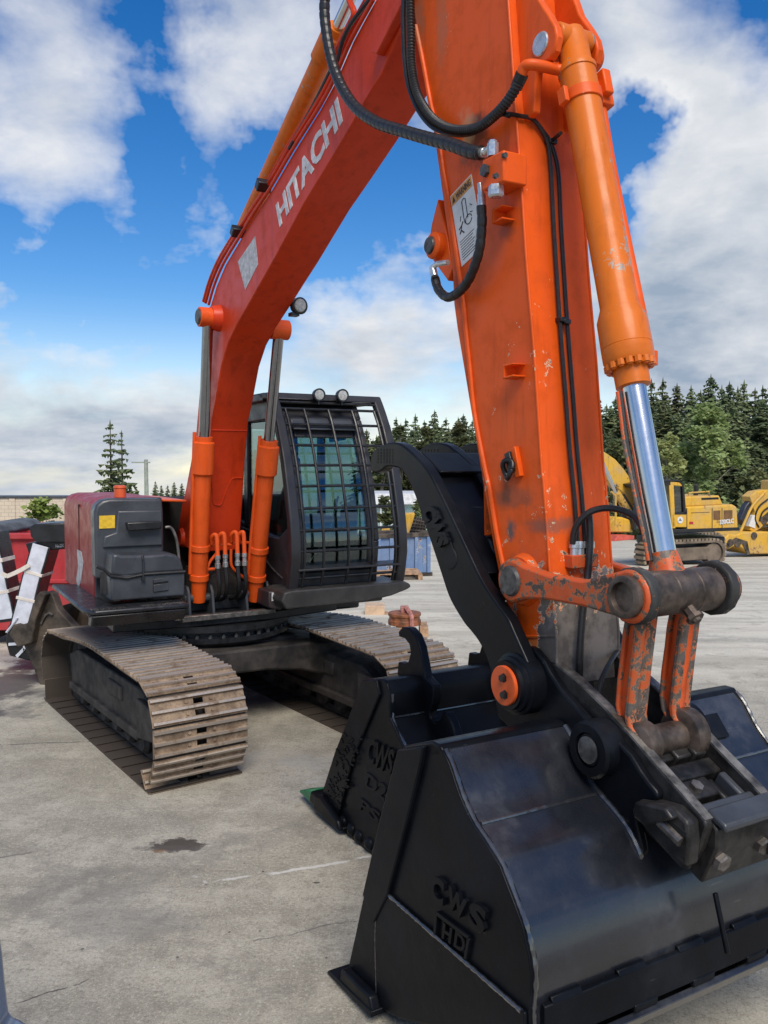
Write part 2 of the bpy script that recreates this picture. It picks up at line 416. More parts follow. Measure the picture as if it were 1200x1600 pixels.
def obox(bm, c, ax, ay, az, hx, hy, hz, mi=0):
    c = Vector(c); ax, ay, az = Vector(ax).normalized(), Vector(ay).normalized(), Vector(az).normalized()
    v = [bm.verts.new(c + ax * hx * sx + ay * hy * sy + az * hz * sz) for sx in (-1, 1) for sy in (-1, 1) for sz in (-1, 1)]
    for q in ((0, 1, 3, 2), (4, 6, 7, 5), (0, 4, 5, 1), (2, 3, 7, 6), (0, 2, 6, 4), (1, 5, 7, 3)):
        bm.faces.new([v[i] for i in q]).material_index = mi
    return bm
def basis(d):
    d = Vector(d).normalized(); u = d.orthogonal().normalized()
    if abs(d.z) < .95: u = (Vector((0, 0, 1)) - d * d.z).normalized()
    return d, u, d.cross(u)
def lathe(bm, p0, p1, prof, n=28, mi=0, caps=True):
    """prof: list of (t along p0->p1 in metres, radius)"""
    p0 = Vector(p0); d, u, w = basis(Vector(p1) - p0)
    rings = []
    for t, r in prof:
        rings.append([bm.verts.new(p0 + d * t + (u * math.cos(2 * math.pi * k / n) + w * math.sin(2 * math.pi * k / n)) * r) for k in range(n)])
    for a, b in zip(rings, rings[1:]):
        for k in range(n):
            bm.faces.new((a[k], a[(k + 1) % n], b[(k + 1) % n], b[k])).material_index = mi
    if caps:
        bm.faces.new(rings[0][::-1]).material_index = mi; bm.faces.new(rings[-1]).material_index = mi
    return bm
def rod(bm, p0, p1, r0, r1=None, n=24, mi=0):
    l = (Vector(p1) - Vector(p0)).length
    return lathe(bm, p0, p1, [(0, r0), (l, r0 if r1 is None else r1)], n, mi)
def catmull(pts, k=6, closed=False):
    pts = [Vector(p) for p in pts]; n = len(pts); out = []
    rng = range(n) if closed else range(n - 1)
    for i in rng:
        p1, p2 = pts[i], pts[(i + 1) % n]
        p0 = pts[i - 1] if (closed or i > 0) else p1 * 2 - p2
        p3 = pts[(i + 2) % n] if (closed or i + 2 < n) else p2 * 2 - p1
        for j in range(k):
            t = j / k
            out.append(.5 * ((2 * p1) + (p2 - p0) * t + (2 * p0 - 5 * p1 + 4 * p2 - p3) * t * t + (3 * p1 - p0 - 3 * p2 + p3) * t ** 3))
    if not closed: out.append(pts[-1])
    return out
def tube(bm, pts, r, n=12, mi=0, rfun=None):
    pts = [Vector(p) for p in pts]; rings = []; u = None
    for i, p in enumerate(pts):
        d = (pts[min(i + 1, len(pts) - 1)] - pts[max(i - 1, 0)]).normalized()
        if u is None: u = d.orthogonal().normalized()
        u = (u - d * u.dot(d)).normalized(); w = d.cross(u)
        rr = rfun(i) if rfun else r
        rings.append([bm.verts.new(p + (u * math.cos(2 * math.pi * k / n) + w * math.sin(2 * math.pi * k / n)) * rr) for k in range(n)])
    for a, b in zip(rings, rings[1:]):
        for k in range(n): bm.faces.new((a[k], a[(k + 1) % n], b[(k + 1) % n], b[k])).material_index = mi
    bm.faces.new(rings[0][::-1]).material_index = mi; bm.faces.new(rings[-1]).material_index = mi
    return bm
def resample(pts, step):
    pts = [Vector(p) for p in pts]; out = [pts[0]]; acc = 0
    for a, b in zip(pts, pts[1:]):
        l = (b - a).length; d = step - acc
        while d <= l:
            out.append(a.lerp(b, d / l)); d += step
        acc = l - (d - step)
    return out
def smooth2(pts, k=4):
    return [(p.x, p.y) for p in catmull([(a, b, 0) for a, b in pts], k, True)]
def arc(c, r, a0, a1, n=10):
    return [(c[0] + r * math.cos(R(a0 + (a1 - a0) * i / n)), c[1] + r * math.sin(R(a0 + (a1 - a0) * i / n))) for i in range(n + 1)]
def text_on(name, s, p0, p1, p2, depth, mat, parent, nrm, bold=.0, shear=0.0, sink=.3, flipn=False):
    """letters flush on a face: p0 lower left, p1 lower right, p2 upper left of the word"""
    cu = bpy.data.curves.new(name, 'FONT'); cu.body = s; cu.size = 1; cu.extrude = .05; cu.offset = bold; cu.shear = shear; cu.resolution_u = 3
    to = bpy.data.objects.new(name, cu); COL.objects.link(to)
    dg = bpy.context.evaluated_depsgraph_get(); me = bpy.data.meshes.new_from_object(to.evaluated_get(dg))
    bpy.data.objects.remove(to); bpy.data.curves.remove(cu)
    xs = [v.co.x for v in me.vertices]; ys = [v.co.y for v in me.vertices]
    x0, x1, y0, y1 = min(xs), max(xs), min(ys), max(ys)
    p0, p1, p2, nn = Vector(p0), Vector(p1), Vector(p2), Vector(nrm).normalized()
    for v in me.vertices:
        a = (v.co.x - x0) / (x1 - x0); b = (v.co.y - y0) / (y1 - y0); t = (v.co.z + .05) / .1
        v.co = p0 + (p1 - p0) * a + (p2 - p0) * b + nn * (depth * (t - sink))
    bm = bmesh.new(); bm.from_mesh(me); bpy.data.meshes.remove(me)
    return obj(name, bm, mat, parent)
# ================================================================== SETTING: the yard
GA = ground_at
def ground():
    m, n, b, o = bsdf('yard_concrete')
    P = n.node('ShaderNodeNewGeometry').outputs['Position']
    x, y, z = n.xyz(P)
    P2 = n.comb(x, y, 0.0)
    big = n.noise(P2, .35, 6, .6); mid = n.noise(P2, 1.7, 7, .65); fin = n.noise(P2, 14, 6, .7); grit = n.noise(P2, 130, 3, .7); grit2 = n.noise(P2, 55, 4, .7)
    streak = n.noise(n.comb(n.mul(x, .55), n.mul(y, 3.2), 0.0), 1.0, 6, .65)
    c = n.mix(n.ss(mid, .38, .62), (0.265, 0.247, 0.200), (0.377, 0.353, 0.292))
    c = n.mix(n.mul(n.ss(big, .42, .60), .6), c, (0.405, 0.378, 0.312))
    c = n.mix(n.mul(n.ss(streak, .48, .62), .45), c, (0.222, 0.204, 0.164))
    c = n.mix(n.mul(n.ss(fin, .50, .62), .45), c, (0.194, 0.178, 0.145))
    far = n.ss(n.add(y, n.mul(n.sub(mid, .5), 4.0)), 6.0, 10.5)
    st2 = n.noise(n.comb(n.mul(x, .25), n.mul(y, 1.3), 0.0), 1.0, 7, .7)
    c = n.mix(n.mul(far, .85), c, n.mix(n.ss(st2, .40, .60), (0.669, 0.633, 0.530), (0.454, 0.425, 0.351)))  # paler far yard: brightness at grazing view is put into the colour
    c = n.mix(n.mul(n.ss(grit2, .54, .63), .45), c, (0.518, 0.485, 0.400))
    c = n.mix(n.mul(n.ss(grit2, .46, .38), .48), c, (0.151, 0.137, 0.110))
    blot = n.noise(P2, 3.6, 7, .72); c = n.mix(n.mul(n.ss(blot, .53, .63), .42), c, (0.194, 0.178, 0.144)); c = n.mix(n.mul(n.ss(blot, .46, .38), .30), c, (0.485, 0.453, 0.375))
    c = n.mix(n.mul(n.ss(grit, .56, .66), .5), c, (0.626, 0.587, 0.490))
    c = n.mix(n.mul(n.ss(grit, .44, .34), .5), c, (0.118, 0.110, 0.095))
    # scattered pebbles and crumbs of dirt
    pv = n.voro(P2, 9.0); c = n.mix(n.mul(n.ss(pv, .085, .05), n.ss(fin, .50, .56)), c, (.06, .055, .05))
    pv2 = n.voro(P2, 13.0); c = n.mix(n.mul(n.ss(pv2, .075, .045), n.ss(fin, .49, .44)), c, (.50, .49, .46))
    warp = n.mul(n.sub(n.noise(P2, 9, 6, .75), .5), .85)
    warp2 = n.mul(n.sub(n.noise(P2, 2.2, 6, .7), .5), 1.5)
    def spot(u, v, rx, ry, col, soft=.25, amt=.9, wp=None):
        nonlocal c
        q = GA(u, v)
        d = n.m('SQRT', n.add(n.m('POWER', n.mul(n.sub(x, q.x), 1 / rx), 2.0), n.m('POWER', n.mul(n.sub(y, q.y), 1 / ry), 2.0)))
        d = n.add(d, n.mul(wp or warp, 3.2))
        k = n.ss(d, 1.0, 1.0 - soft)
        c = n.mix(n.mul(k, amt), c, col); return k
    wet = spot(280, 1321, .17, .085, (.050, .042, .036), .30, .92)
    spot(262, 1326, .22, .05, (.10, .092, .082), .5, .6)
    spot(250, 1330, .05, .03, (.16, .075, .03), .5, .6)
    damp = spot(6, 1065, .42, 1.7, (.045, .044, .045), .5, .8, warp2)
    spot(60, 1060, .75, 1.6, (.10, .097, .094), .7, .6, warp2)
    spot(495, 1379, .03, .012, (.05, .048, .045), .3, .9)
    spot(1100, 1000, .5, .2, (.2, .195, .18), .7, .4)
    spot(450, 1185, .55, .3, (.34, .335, .31), .8, .5, warp2)
    spot(160, 1420, .5, .35, (.16, .16, .155), .8, .4, warp2)
    spot(430, 1090, .9, .7, (.105, .10, .09), .9, .6, warp2)
    def line(a, b_, w, col, amt, wob=.06, brk=.45):
        nonlocal c
        A = GA(*a); B = GA(*b_); dv = (B - A); L = math.hypot(dv.x, dv.y); tx, ty = dv.x / L, dv.y / L
        px = n.sub(x, A.x); py = n.sub(y, A.y)
        s = n.add(n.mul(px, tx), n.mul(py, ty)); d = n.m('ABSOLUTE', n.add(n.sub(n.mul(px, -ty), n.mul(py, -tx)), n.mul(n.sub(n.noise(P2, 3.1, 5, .7), .5), wob)))
        k = n.mul(n.ss(d, w, w * .35), n.mul(n.ss(s, -.02, .04), n.ss(s, L + .02, L - .04)))
        k = n.mul(k, n.ss(n.noise(P2, 8, 4, .7), brk, brk + .1))
        c = n.mix(n.mul(k, amt), c, col); return k
    line((418, 1365), (590, 1336), .016, (.56, .55, .52), .9, .10, .36)
    line((333, 1379), (392, 1369), .014, (.54, .53, .5), .8, .10, .45)
    line((300, 1366), (335, 1392), .012, (.5, .49, .46), .7, .12, .5)
    k1 = line((-60, 1166), (150, 1158), .012, (.06, .058, .055), .8, .08, .38)
    k2 = line((25, 1570), (140, 1530), .006, (.06, .058, .055), .9, .10, .36)
    k3 = line((390, 1470), (640, 1425), .008, (.12, .115, .11), .7, .12, .40)
    k4 = line((-40, 1345), (60, 1330), .01, (.08, .075, .07), .7, .1, .4)
    line((-200, 1480), (640, 1250), .16, (.15, .142, .125), .35, .5, .40)
    line((-100, 1250), (560, 1620), .13, (.16, .15, .13), .28, .6, .44)
    line((700, 960), (1300, 1010), .25, (.30, .29, .26), .5, .8, .42)
    line((660, 990), (1300, 1130), .22, (.28, .27, .24), .4, .9, .46)
    line((470, 1225), (640, 1180), .05, (.42, .41, .39), .55, .25, .45)
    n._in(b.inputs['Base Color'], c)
    n._in(b.inputs['Roughness'], n.sub(.92, n.add(n.mul(wet, .45), n.mul(damp, .40))))
    h = n.add(n.mul(grit, .5), n.add(n.mul(grit2, .6), n.mul(fin, .8)))
    h = n.sub(h, n.mul(n.add(k1, n.add(k2, k3)), 1.5))
    bump(n, b, h, .28, .012)
    bm = NBM()
    xs = [-400, -150, -60, -30, -15, -8, -4, 0, 4, 8, 15, 30, 60, 150, 400]
    ys = [-120, -30, -8, 0, 4, 8] + [8 + .75 * i for i in range(1, 22)] + [26, 30, 36, 44, 52, 62, 75, 95, 130, 200, 420]
    g = [[bm.verts.new((X, Y, gz(X, Y))) for X in xs] for Y in ys]
    for i in range(len(ys) - 1):
        for j in range(len(xs) - 1): bm.faces.new((g[i][j], g[i][j + 1], g[i + 1][j + 1], g[i + 1][j]))
    return obj('ground', bm, m, kind='structure', ang=60)
ground()

# ================================================================== THE ORANGE EXCAVATOR
TH_H, TH_T = R(29.55), R(35.25)
OC = (-1.477, 7.175, 0)
H = Frame(OC, TH_H); T = Frame(OC, TH_T)
exc = thing('excavator', 'orange crawler excavator with caged black cab and raised boom, black bucket on the ground', 'excavator', OC, H.rot())
DEL = TH_T - TH_H
def pdist(p): return (Vector(p) - Vector((6.97, -2.254, 2.1))).length
def pr(px, p): return px / FPX * pdist(p)           # metres covered by px pixels at point p

# ---- tracks
TW = .645; TO = 1.1106; RC = .540 + .645 / 2        # shoe width, outer edge of the left track, centre of the right track
def track_path():
    pts = [(-.85, .012), (1.36, .012)]
    pts += [(1.45, .035), (1.535, .085), (1.597, .165), (1.632, .27), (1.636, .38), (1.612, .495), (1.555, .595), (1.47, .655)]
    pts += [(1.36, .682), (1.15, .690), (.7, .706), (.3, .714), (-.1, .690), (-.45, .655), (-.75, .640)]
    pts += [(-.95, .600), (-1.07, .50), (-1.12, .37), (-1.09, .22), (-1.01, .09)]
    c = catmull([(a, b, 0) for a, b in pts], 8, True)
    return c + [c[0]]
PATH = track_path()
PLEN = sum((b - a).length for a, b in zip(PATH, PATH[1:]))
NSH = 35
def shoe_mesh():
    bm = NBM(); pl = PLEN / NSH; h = pl / 2 - .004; w = TW / 2
    # plate built of strips so the two oval track windows are real openings
    xs = [-h, -h * .62, -h * .22, h * .22, h * .62, h]
    for i in range(5):
        a, b = xs[i], xs[i + 1]
        if i in (1, 3):
            for y0, y1 in ((-w, -.075), (-.03, .012), (.057, w)) if False else ((-w, -.034), (.034, w)):
                box(bm, a, b, y0, y1, 0, .011)
        else: box(bm, a, b, -w, w, 0, .011)
    for xc in (-h * .80, 0, h * .80):
        prism(bm, [(xc - .014, .0105), (xc + .014, .0105), (xc + .008, .031), (xc - .008, .031)], -w + .004, w - .004)
    for xc in (-h * .42, h * .42):
        for yc in (-.085, .085): lathe(bm, (xc, yc, .0105), (xc, yc, .05), [(0, .013), (.009, .012)], 6)
    prism(bm, [(h - .002, .002), (h + .012, -.006), (h + .012, -.010), (h - .002, -.002)], -w + .01, w - .01)
    shade(bm); me = bpy.data.meshes.new('track_shoe'); bm.to_mesh(me); bm.free(); me.materials.append(M_track); return me
SHOE = shoe_mesh()
def make_track(yc, lab):
    bm = NBM()
    # link chain under the shoes
    inner = []
    for i in range(0, len(PATH) - 1, 2):
        p = PATH[i]; q = PATH[(i + 1) % (len(PATH) - 1)]; d = (q - p).normalized(); nn = Vector((-d.y, d.x, 0))
        inner.append((p.x + nn.x * .012, p.y + nn.y * .012, p.x + nn.x * .07, p.y + nn.y * .07))
    for y0, y1 in ((yc - .10, yc - .05), (yc + .05, yc + .10)):
        k = len(inner); rr = [[bm.verts.new((a[0], y, a[1])) for y in (y0, y1)] + [bm.verts.new((a[2], y, a[3])) for y in (y1, y0)] for a in inner]
        for i in range(k):
            A, B = rr[i], rr[(i + 1) % k]
            for j in range(4): bm.faces.new((A[j], A[(j + 1) % 4], B[(j + 1) % 4], B[j]))
    tr = obj('track', bm, M_frameblk, exc, label=lab)
    tr.rotation_euler = (0, 0, DEL)
    tot = PLEN / NSH; pts = PATH; acc = 0; want = tot * .3; idx = 0
    seglen = [(b - a).length for a, b in zip(pts, pts[1:])]
    s = 0; i = 0
    for k in range(NSH):
        target = (k + .3) * tot
        while s + seglen[i] < target: s += seglen[i]; i += 1
        t = (target - s) / seglen[i]; p = pts[i].lerp(pts[i + 1], t)
        d0 = (pts[i + 1] - pts[i]).normalized(); ip = (i - 4) % (len(pts) - 1); iq = (i + 5) % (len(pts) - 1)
        d0 = (pts[iq] - pts[ip]).normalized()
        o = bpy.data.objects.new('track_shoe', SHOE); COL.objects.link(o); o.parent = tr
        o.location = (p.x, yc, p.y)
        a = math.atan2(d0.y, d0.x)
        # local x along the path, local z outwards (path runs anticlockwise in x,z so outwards is to the right of travel)
        xv = Vector((d0.x, 0, d0.y)); zv = Vector((d0.y, 0, -d0.x)); yv = zv.cross(xv)
        o.rotation_euler = Matrix((xv, yv, zv)).transposed().to_euler()
    return tr
tr_l = make_track(-TO + TW / 2, None); tr_r = make_track(RC, None)
def track_frame(tr, yc, sgn):
    bm = NBM()
    prism(bm, [(-.72, .20), (1.02, .20), (1.16, .27), (1.16, .46), (1.0, .53), (-.55, .53), (-.8, .45)], yc - .17, yc + .17)
    prism(bm, [(-.70, .17), (1.0, .17), (1.0, .235), (-.70, .235)], yc - .205, yc + .205)
    box(bm, .30, .62, yc - .19, yc + .19, .36, .47)
    obj('track_frame', bm, M_frameblk, tr, .012)
    for xc, zc, r, nm in ((1.28, .355, .27, 'idler_wheel'), (-.80, .345, .26, 'sprocket')):
        bm = NBM(); lathe(bm, (xc, yc - .11, zc), (xc, yc + .11, zc), [(0, r * .45), (.02, r * .5), (.03, r * .82), (.03, r), (.08, r), (.09, r * .9), (.13, r * .9), (.14, r), (.19, r), (.19, r * .82), (.20, r * .5), (.22, r * .45)], 30)
        obj(nm, bm, M_frameblk, tr)
    for i in range(6):
        bm = NBM(); xc = -.52 + i * .29; lathe(bm, (xc, yc - .15, .135), (xc, yc + .15, .135), [(0, .06), (.03, .085), (.08, .085), (.09, .07), (.21, .07), (.22, .085), (.27, .085), (.30, .06)], 18)
        obj('track_roller', bm, M_frameblk, tr)
    bm = NBM(); rod(bm, (.2, yc - .13, .61), (.2, yc + .13, .61), .055); obj('carrier_roller', bm, M_frameblk, tr)
    bm = NBM(); prism(bm, [(1.02, .2), (1.40, .26), (1.44, .36), (1.38, .46), (1.02, .48)], yc - .215, yc - .175); prism(bm, [(1.02, .2), (1.40, .26), (1.44, .36), (1.38, .46), (1.02, .48)], yc + .175, yc + .215)
    obj('idler_guard', bm, M_frameblk, tr, .01)
tr_r.location = (.26 * math.cos(DEL), .26 * math.sin(DEL), 0)
track_frame(tr_l, -TO + TW / 2, -1); track_frame(tr_r, RC, 1)

# ---- carbody between the tracks
def carbody():
    bm = NBM(); xf = .74
    front = T.XP([(330, 1021), (400, 1013), (480, 1004), (522, 1003), (560, 1018), (618, 1022), (618, 1092), (588, 1088), (562, 1078), (538, 1064), (515, 1055), (470, 1047), (420, 1047), (372, 1053), (330, 1062)], xf)
    front = [(-.62, front[0][1] - .02)] + front + [(-.62, front[-1][1] - .06)]
    prism(bm, front, xf - .22, xf, 'x')
    back = [(y, z) for y, z in front]
    prism(bm, back, -.62, -.40, 'x')
    prism(bm, [(-.55, .45), (-.55, .68), (.55, .66), (.55, .40)], -.40, xf - .22, 'x')
    o = obj('carbody', bm, M_frameblk, exc, .018, label='dark crossbeam of the undercarriage between the tracks'); o.rotation_euler = (0, 0, DEL)
    bm = NBM(); lathe(bm, (0, 0, .66), (0, 0, 1), [(0, .62), (.03, .66), (.07, .66), (.07, .62), (.12, .62), (.12, .68), (.17, .68), (.17, .6)], 56)
    br = obj('swing_bearing', bm, M_black, exc)
    me = None
    for k in range(40):
        a = 2 * math.pi * k / 40
        if me is None:
            bm = NBM(); lathe(bm, (0, 0, 0), (0, 0, 1), [(0, .016), (.02, .016), (.02, .01), (.03, .01)], 6)
            shade(bm); me = bpy.data.meshes.new('bolt'); bm.to_mesh(me); bm.free(); me.materials.append(M_pin)
        o = bpy.data.objects.new('bolt', me); COL.objects.link(o); o.parent = br; o.location = (.645 * math.cos(a), .645 * math.sin(a), .728)
carbody()

# ---- upper deck
bm = NBM()
prism(bm, [(-1.1, -.88), (.55, -.92), (.62, -.36), (.62, .34), (.5, .95), (-1.1, .95)], .835, .905, 'z')
box(bm, -1.0, .35, -.42, .30, .905, 1.02)
obj('deck_frame', bm, M_black, exc, .01)
bm = NBM()
prism(bm, H.XP([(283, 963), (428, 950), (428, 957), (283, 972)], .62), .60, .66, 'x')
obj('deck_edge_plate', bm, M_steel, exc, .004)
# dark well behind the boom foot, hydraulic centre joint
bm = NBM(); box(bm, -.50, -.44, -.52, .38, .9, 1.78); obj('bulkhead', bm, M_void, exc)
bm = NBM(); lathe(bm, (.12, .02, 1.08), (.30, .02, 1.08), [(0, .17), (.05, .17), (.06, .13), (.16, .13), (.17, .05)], 24); box(bm, -.3, .12, -.12, .16, .9, 1.2)
obj('swing_motor', bm, M_frameblk, exc, .006)

# ---- right hand side: tank, toolbox, step, red engine body
def xp(pts, x): return H.XP(pts, x)
XB = .55
tank = xp([(150, 905), (147, 800), (151, 789), (160, 782), (172, 779), (253, 779), (255, 800), (257, 905)], XB)
bm = NBM(); prism(bm, smooth2(tank, 1), XB - .16, XB, 'x'); tk = obj('fuel_tank', bm, M_toolbox, exc, .022, 3)
bm = NBM(); prism(bm, xp([(183, 798), (252, 797), (253, 852), (160, 856), (162, 838), (180, 832)], XB + .001), XB - .002, XB + .022, 'x'); obj('raised_panel', bm, M_toolbox, tk, .012, 3)
bm = NBM(); prism(bm, xp([(196, 816), (251, 814), (249, 826), (199, 829)], XB + .04), XB + .015, XB + .09, 'x'); obj('handle', bm, M_black, tk, .008)
bm = NBM(); prism(bm, xp([(155, 806), (179.5, 805), (179.5, 825), (155, 826)], XB + .004), XB + .0015, XB + .006, 'x'); obj('label_plate', bm, M_yellowlabel, tk, label='yellow label on the grey tank')
# toolbox in front of the tank
x1 = XB + .30
bm = NBM(); prism(bm, xp([(150, 892), (169, 899), (172, 941), (290, 931), (290, 895), (172, 902)], x1) if False else xp([(172, 901), (289, 894), (289, 931), (174, 940)], x1), XB, x1, 'x')
tb = obj('toolbox', bm, M_toolbox, exc, .016, 3)
bm = NBM(); pl = xp([(176, 866), (186, 866), (190, 868), (222, 867), (226, 868), (262, 865), (268, 866), (275, 867), (283, 874), (288, 893), (228, 897), (196, 902), (174, 899)], x1 - .02)
prism(bm, pl, XB + .02, x1 - .02, 'x'); obj('lid', bm, M_toolbox, tb, .02, 3)
bm = NBM(); tube(bm, [Vector((x1 + .005, p[0], p[1])) for p in xp([(150, 885), (163, 890), (172, 900), (198, 903), (226, 897), (289, 893)], x1)], .011, 8); obj('lid_seal', bm, M_rubber, tb)
bm = NBM(); p = xp([(224, 868), (223.5, 904)], x1 + .012); tube(bm, [(x1 - .01, p[0][0], p[0][1]), (x1 + .014, *(p[0][0], p[0][1] - .05)), (x1 + .016, *p[1])], .008, 8); lathe(bm, (x1, *p[1]), (x1 + .03, *p[1]), [(0, .014), (.03, .014)], 10); obj('latch_rod', bm, M_black, tb)
bm = NBM(); prism(bm, xp([(239, 906), (262, 903), (262, 923), (239, 925)], x1), x1 - .01, x1 + .004, 'x'); obj('vent_recess', bm, M_void, tb)
for q in ([(240, 905), (263, 902), (263, 908), (240, 911)], [(240, 914), (263, 911), (263, 922), (240, 925)]):
    bm = NBM(); prism(bm, xp(q, x1 + .006), x1 + .004, x1 + .010, 'x'); obj('vent_slat', bm, M_toolbox, tb, .002)
bm = NBM(); prism(bm, [(XB, -1.005), (x1, -.975), (x1 - .004, -.93), (XB, -.945)], xp([(174, 940)], x1)[0][1], xp([(174, 902)], x1)[0][1], 'z'); obj('side_grille', bm, M_void, tb)
for k in range(9):
    bm = NBM(); zz = xp([(174, 938)], x1)[0][1] + .02; xx = XB + .03 + k * .03
    box(bm, xx, xx + .012, -1.012 + k * .0031, -.99, zz, zz + .15); obj('grille_bar', bm, M_cab, tb)
# grab rails right of the tank
bm = NBM()
for dxx in (0, .06):
    tube(bm, catmull([H.X(u, v, XB + .1 - dxx) for u, v in ((258, 824), (266, 824), (272, 832), (277, 850), (280, 880), (281, 893))], 5), .011, 8)
obj('grab_rail', bm, M_steel, exc)
# red body behind the tank (shade and the dumpster's reflection are put into its red)
XREAR = -.98
red = xp([(149, 945), (147, 800), (151, 788), (160, 781), (172, 778), (253, 777), (255, 800), (257, 930)], XB - .16)
bm = NBM(); prism(bm, red, XREAR, XB - .185, 'x'); rb = obj('side_body', bm, M_body, exc, .03, 3)
bm = NBM(); pz = red[1][1]; box(bm, -.24, -.237, red[0][0] - .0015, red[0][0] + .02, red[0][1] + .02, red[1][1] + .03); obj('door_seam', bm, M_void, rb)
bm = NBM(); prism(bm, red, XB - .184, XB - .161, 'x'); obj('corner_trim', bm, M_toolbox, exc, .012)
# model decal on the flank
bm = NBM(); yy = red[0][0] - .0012
prism(bm, H.SP([(120, 858), (127, 862), (130, 880), (127, 905), (122, 922), (119, 905), (122, 885)], yy), yy, yy + .002); obj('swoosh_decal', bm, M_decalgrey, rb)
# orange roof strip, engine hood and stack
bm = NBM(); prism(bm, H.XP([(254, 784), (292, 785), (292, 781), (254, 780)], .1), -.95, .1, 'x'); obj('hood_edge', bm, M_orange_clean, exc, .008)
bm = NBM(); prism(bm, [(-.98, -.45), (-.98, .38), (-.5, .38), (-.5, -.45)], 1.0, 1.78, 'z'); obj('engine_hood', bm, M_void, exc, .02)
bm = NBM(); c = H.S(187.5, 777, -.78); rr = pr(8.5, c)
lathe(bm, (c.x, c.y, c.z - .12), (c.x, c.y, c.z + 1), [(0, rr), (.12 + pr(13, c), rr), (.12 + pr(14, c), rr * 1.12), (.12 + pr(17, c), rr * 1.05), (.12 + pr(18, c), rr * .7)], 24); obj('exhaust_stack', bm, M_orange_clean, exc)
bm = NBM(); prism(bm, [(-1.25, .95), (-1.22, 1.70), (-1.0, 1.74), (-1.0, .95)], -.82, .95); obj('counterweight', bm, M_orange_clean, exc, .05, 3)
# step / catwalk
XS = 1.02
st = xp([(134, 956), (296, 940), (294, 950), (270, 966), (243, 972), (146, 975)], XS)
bm = NBM()
yo = H.X(134, 956, XS).y; zt = H.X(134, 956, XS).z; yi = H.X(296, 940, XS).y
XSR = H.S(81, 926, yo).x
prism(bm, [(XSR, yo), (XS - .12, yo), (XS, yo + .06), (XS, yi), (XS - .3, yi + .02), (XS - .3, -.98), (XSR + .1, -.98)], zt - .035, zt, 'z')
stp = obj('step', bm, M_step, exc, .014, 3)
bm = NBM()
lowz = H.X(200, 973, XS - .12).z
prism(bm, [(yo + .08, lowz + .01), (yo + .02, zt - .03), (yi, zt - .03), (yi, lowz + .07), (yi - .1, lowz + .01), (yi - .2, lowz)], XS - .16, XS - .06, 'x')
prism(bm, [(XS - .12, zt - .035), (XS + .0, zt - .04), (XS - .06, lowz), (XS - .16, lowz)], yo + .04, yi - .02)
obj('step_skirt', bm, M_step, stp, .02, 3)
# raised diamond grip on the front edge of the step
bm = NBM()
for i in range(34):
    for j in range(2):
        yy2 = yo + .05 + (yi - yo - .08) * i / 33
        if .36 < i / 33 < .52: continue
        a = R(35 if (i + j) % 2 else -35); cx_ = XS - .03 - .035 * j
        obox(bm, (cx_, yy2, zt + .002), (math.cos(a), math.sin(a), 0), (-math.sin(a), math.cos(a), 0), (0, 0, 1), .012, .0035, .003)
obj('tread_lugs', bm, M_steel, stp, kind='stuff')

# ---- boom
YB = .15
b_low = [(331, 655), (336, 630), (341, 600), (346, 570), (356, 536), (370, 507), (387, 478), (410, 437), (430, 402), (475, 318), (510, 261), (543, 206), (572, 155), (596, 117), (612, 78), (630, 37), (646, 0), (668, -55)]
b_up = [(640, -110), (620, -62), (604, -32), (587, 0), (575, 21), (552, 64), (525, 126), (500, 172), (460, 236), (425, 296), (400, 334), (374, 377), (352, 414), (338, 447), (328, 480), (318, 540), (312, 610), (306, 680), (297, 728), (290, 765), (284, 790), (279, 822), (278, 837), (283, 850), (298, 860), (318, 862)]
bp = H.SP(b_low + b_up + [(322, 800), (326, 720)], -YB)
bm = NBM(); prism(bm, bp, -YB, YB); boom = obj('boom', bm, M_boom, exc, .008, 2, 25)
# weld seam lines across the underside and flange rails along the upper edge
bm = NBM(); p = H.S(329.5, 672, -YB); tube(bm, [(p.x + .004, -YB + .004, p.z), (p.x + .004, YB - .004, p.z)], .006, 6)
pts = [H.X(u, v, .50) for u, v in ((325, 747), (333, 749), (336, 762), (339, 785), (345, 790), (352, 788), (358, 770), (366, 750), (372, 747), (382, 747))]
lowf = catmull([(H.S(u, v, -YB).x, 0, H.S(u, v, -YB).z) for u, v in ((331, 655), (326, 720), (322, 800))], 12)
def onund(z):
    q = min(lowf, key=lambda a: abs(a.z - z)); return q.x
tube(bm, catmull([(onund(q.z) + .004, q.y, q.z) for q in pts], 4), .005, 6)
obj('weld_bead', bm, M_boom, boom)
bm = NBM(); rail = [(587, 0), (552, 64), (525, 126), (500, 172), (460, 236), (425, 296), (400, 334), (374, 377), (352, 414), (338, 447), (329, 478)]
rp = [H.S(u - 3, v - 2, -YB - .012) for u, v in rail]; tube(bm, catmull(rp, 4), .011, 8)
rp = [H.S(u - 8, v - 5, -YB + .05) for u, v in rail]; tube(bm, catmull(rp, 4), .014, 8)
rp = [H.S(u - 11, v - 7, -YB + .11) for u, v in rail]; tube(bm, catmull(rp, 4), .014, 8)
obj('hydraulic_pipe', bm, M_boom, boom)
bm = NBM(); 
for u, v in ((412, 290), (372, 362)):
    c = H.S(u, v, -YB + .03); obox(bm, c, (1, 0, 1), (0, 1, 0), (-1, 0, 1), .035, .05, .03)
obj('pipe_clamp', bm, M_black, boom, .006)
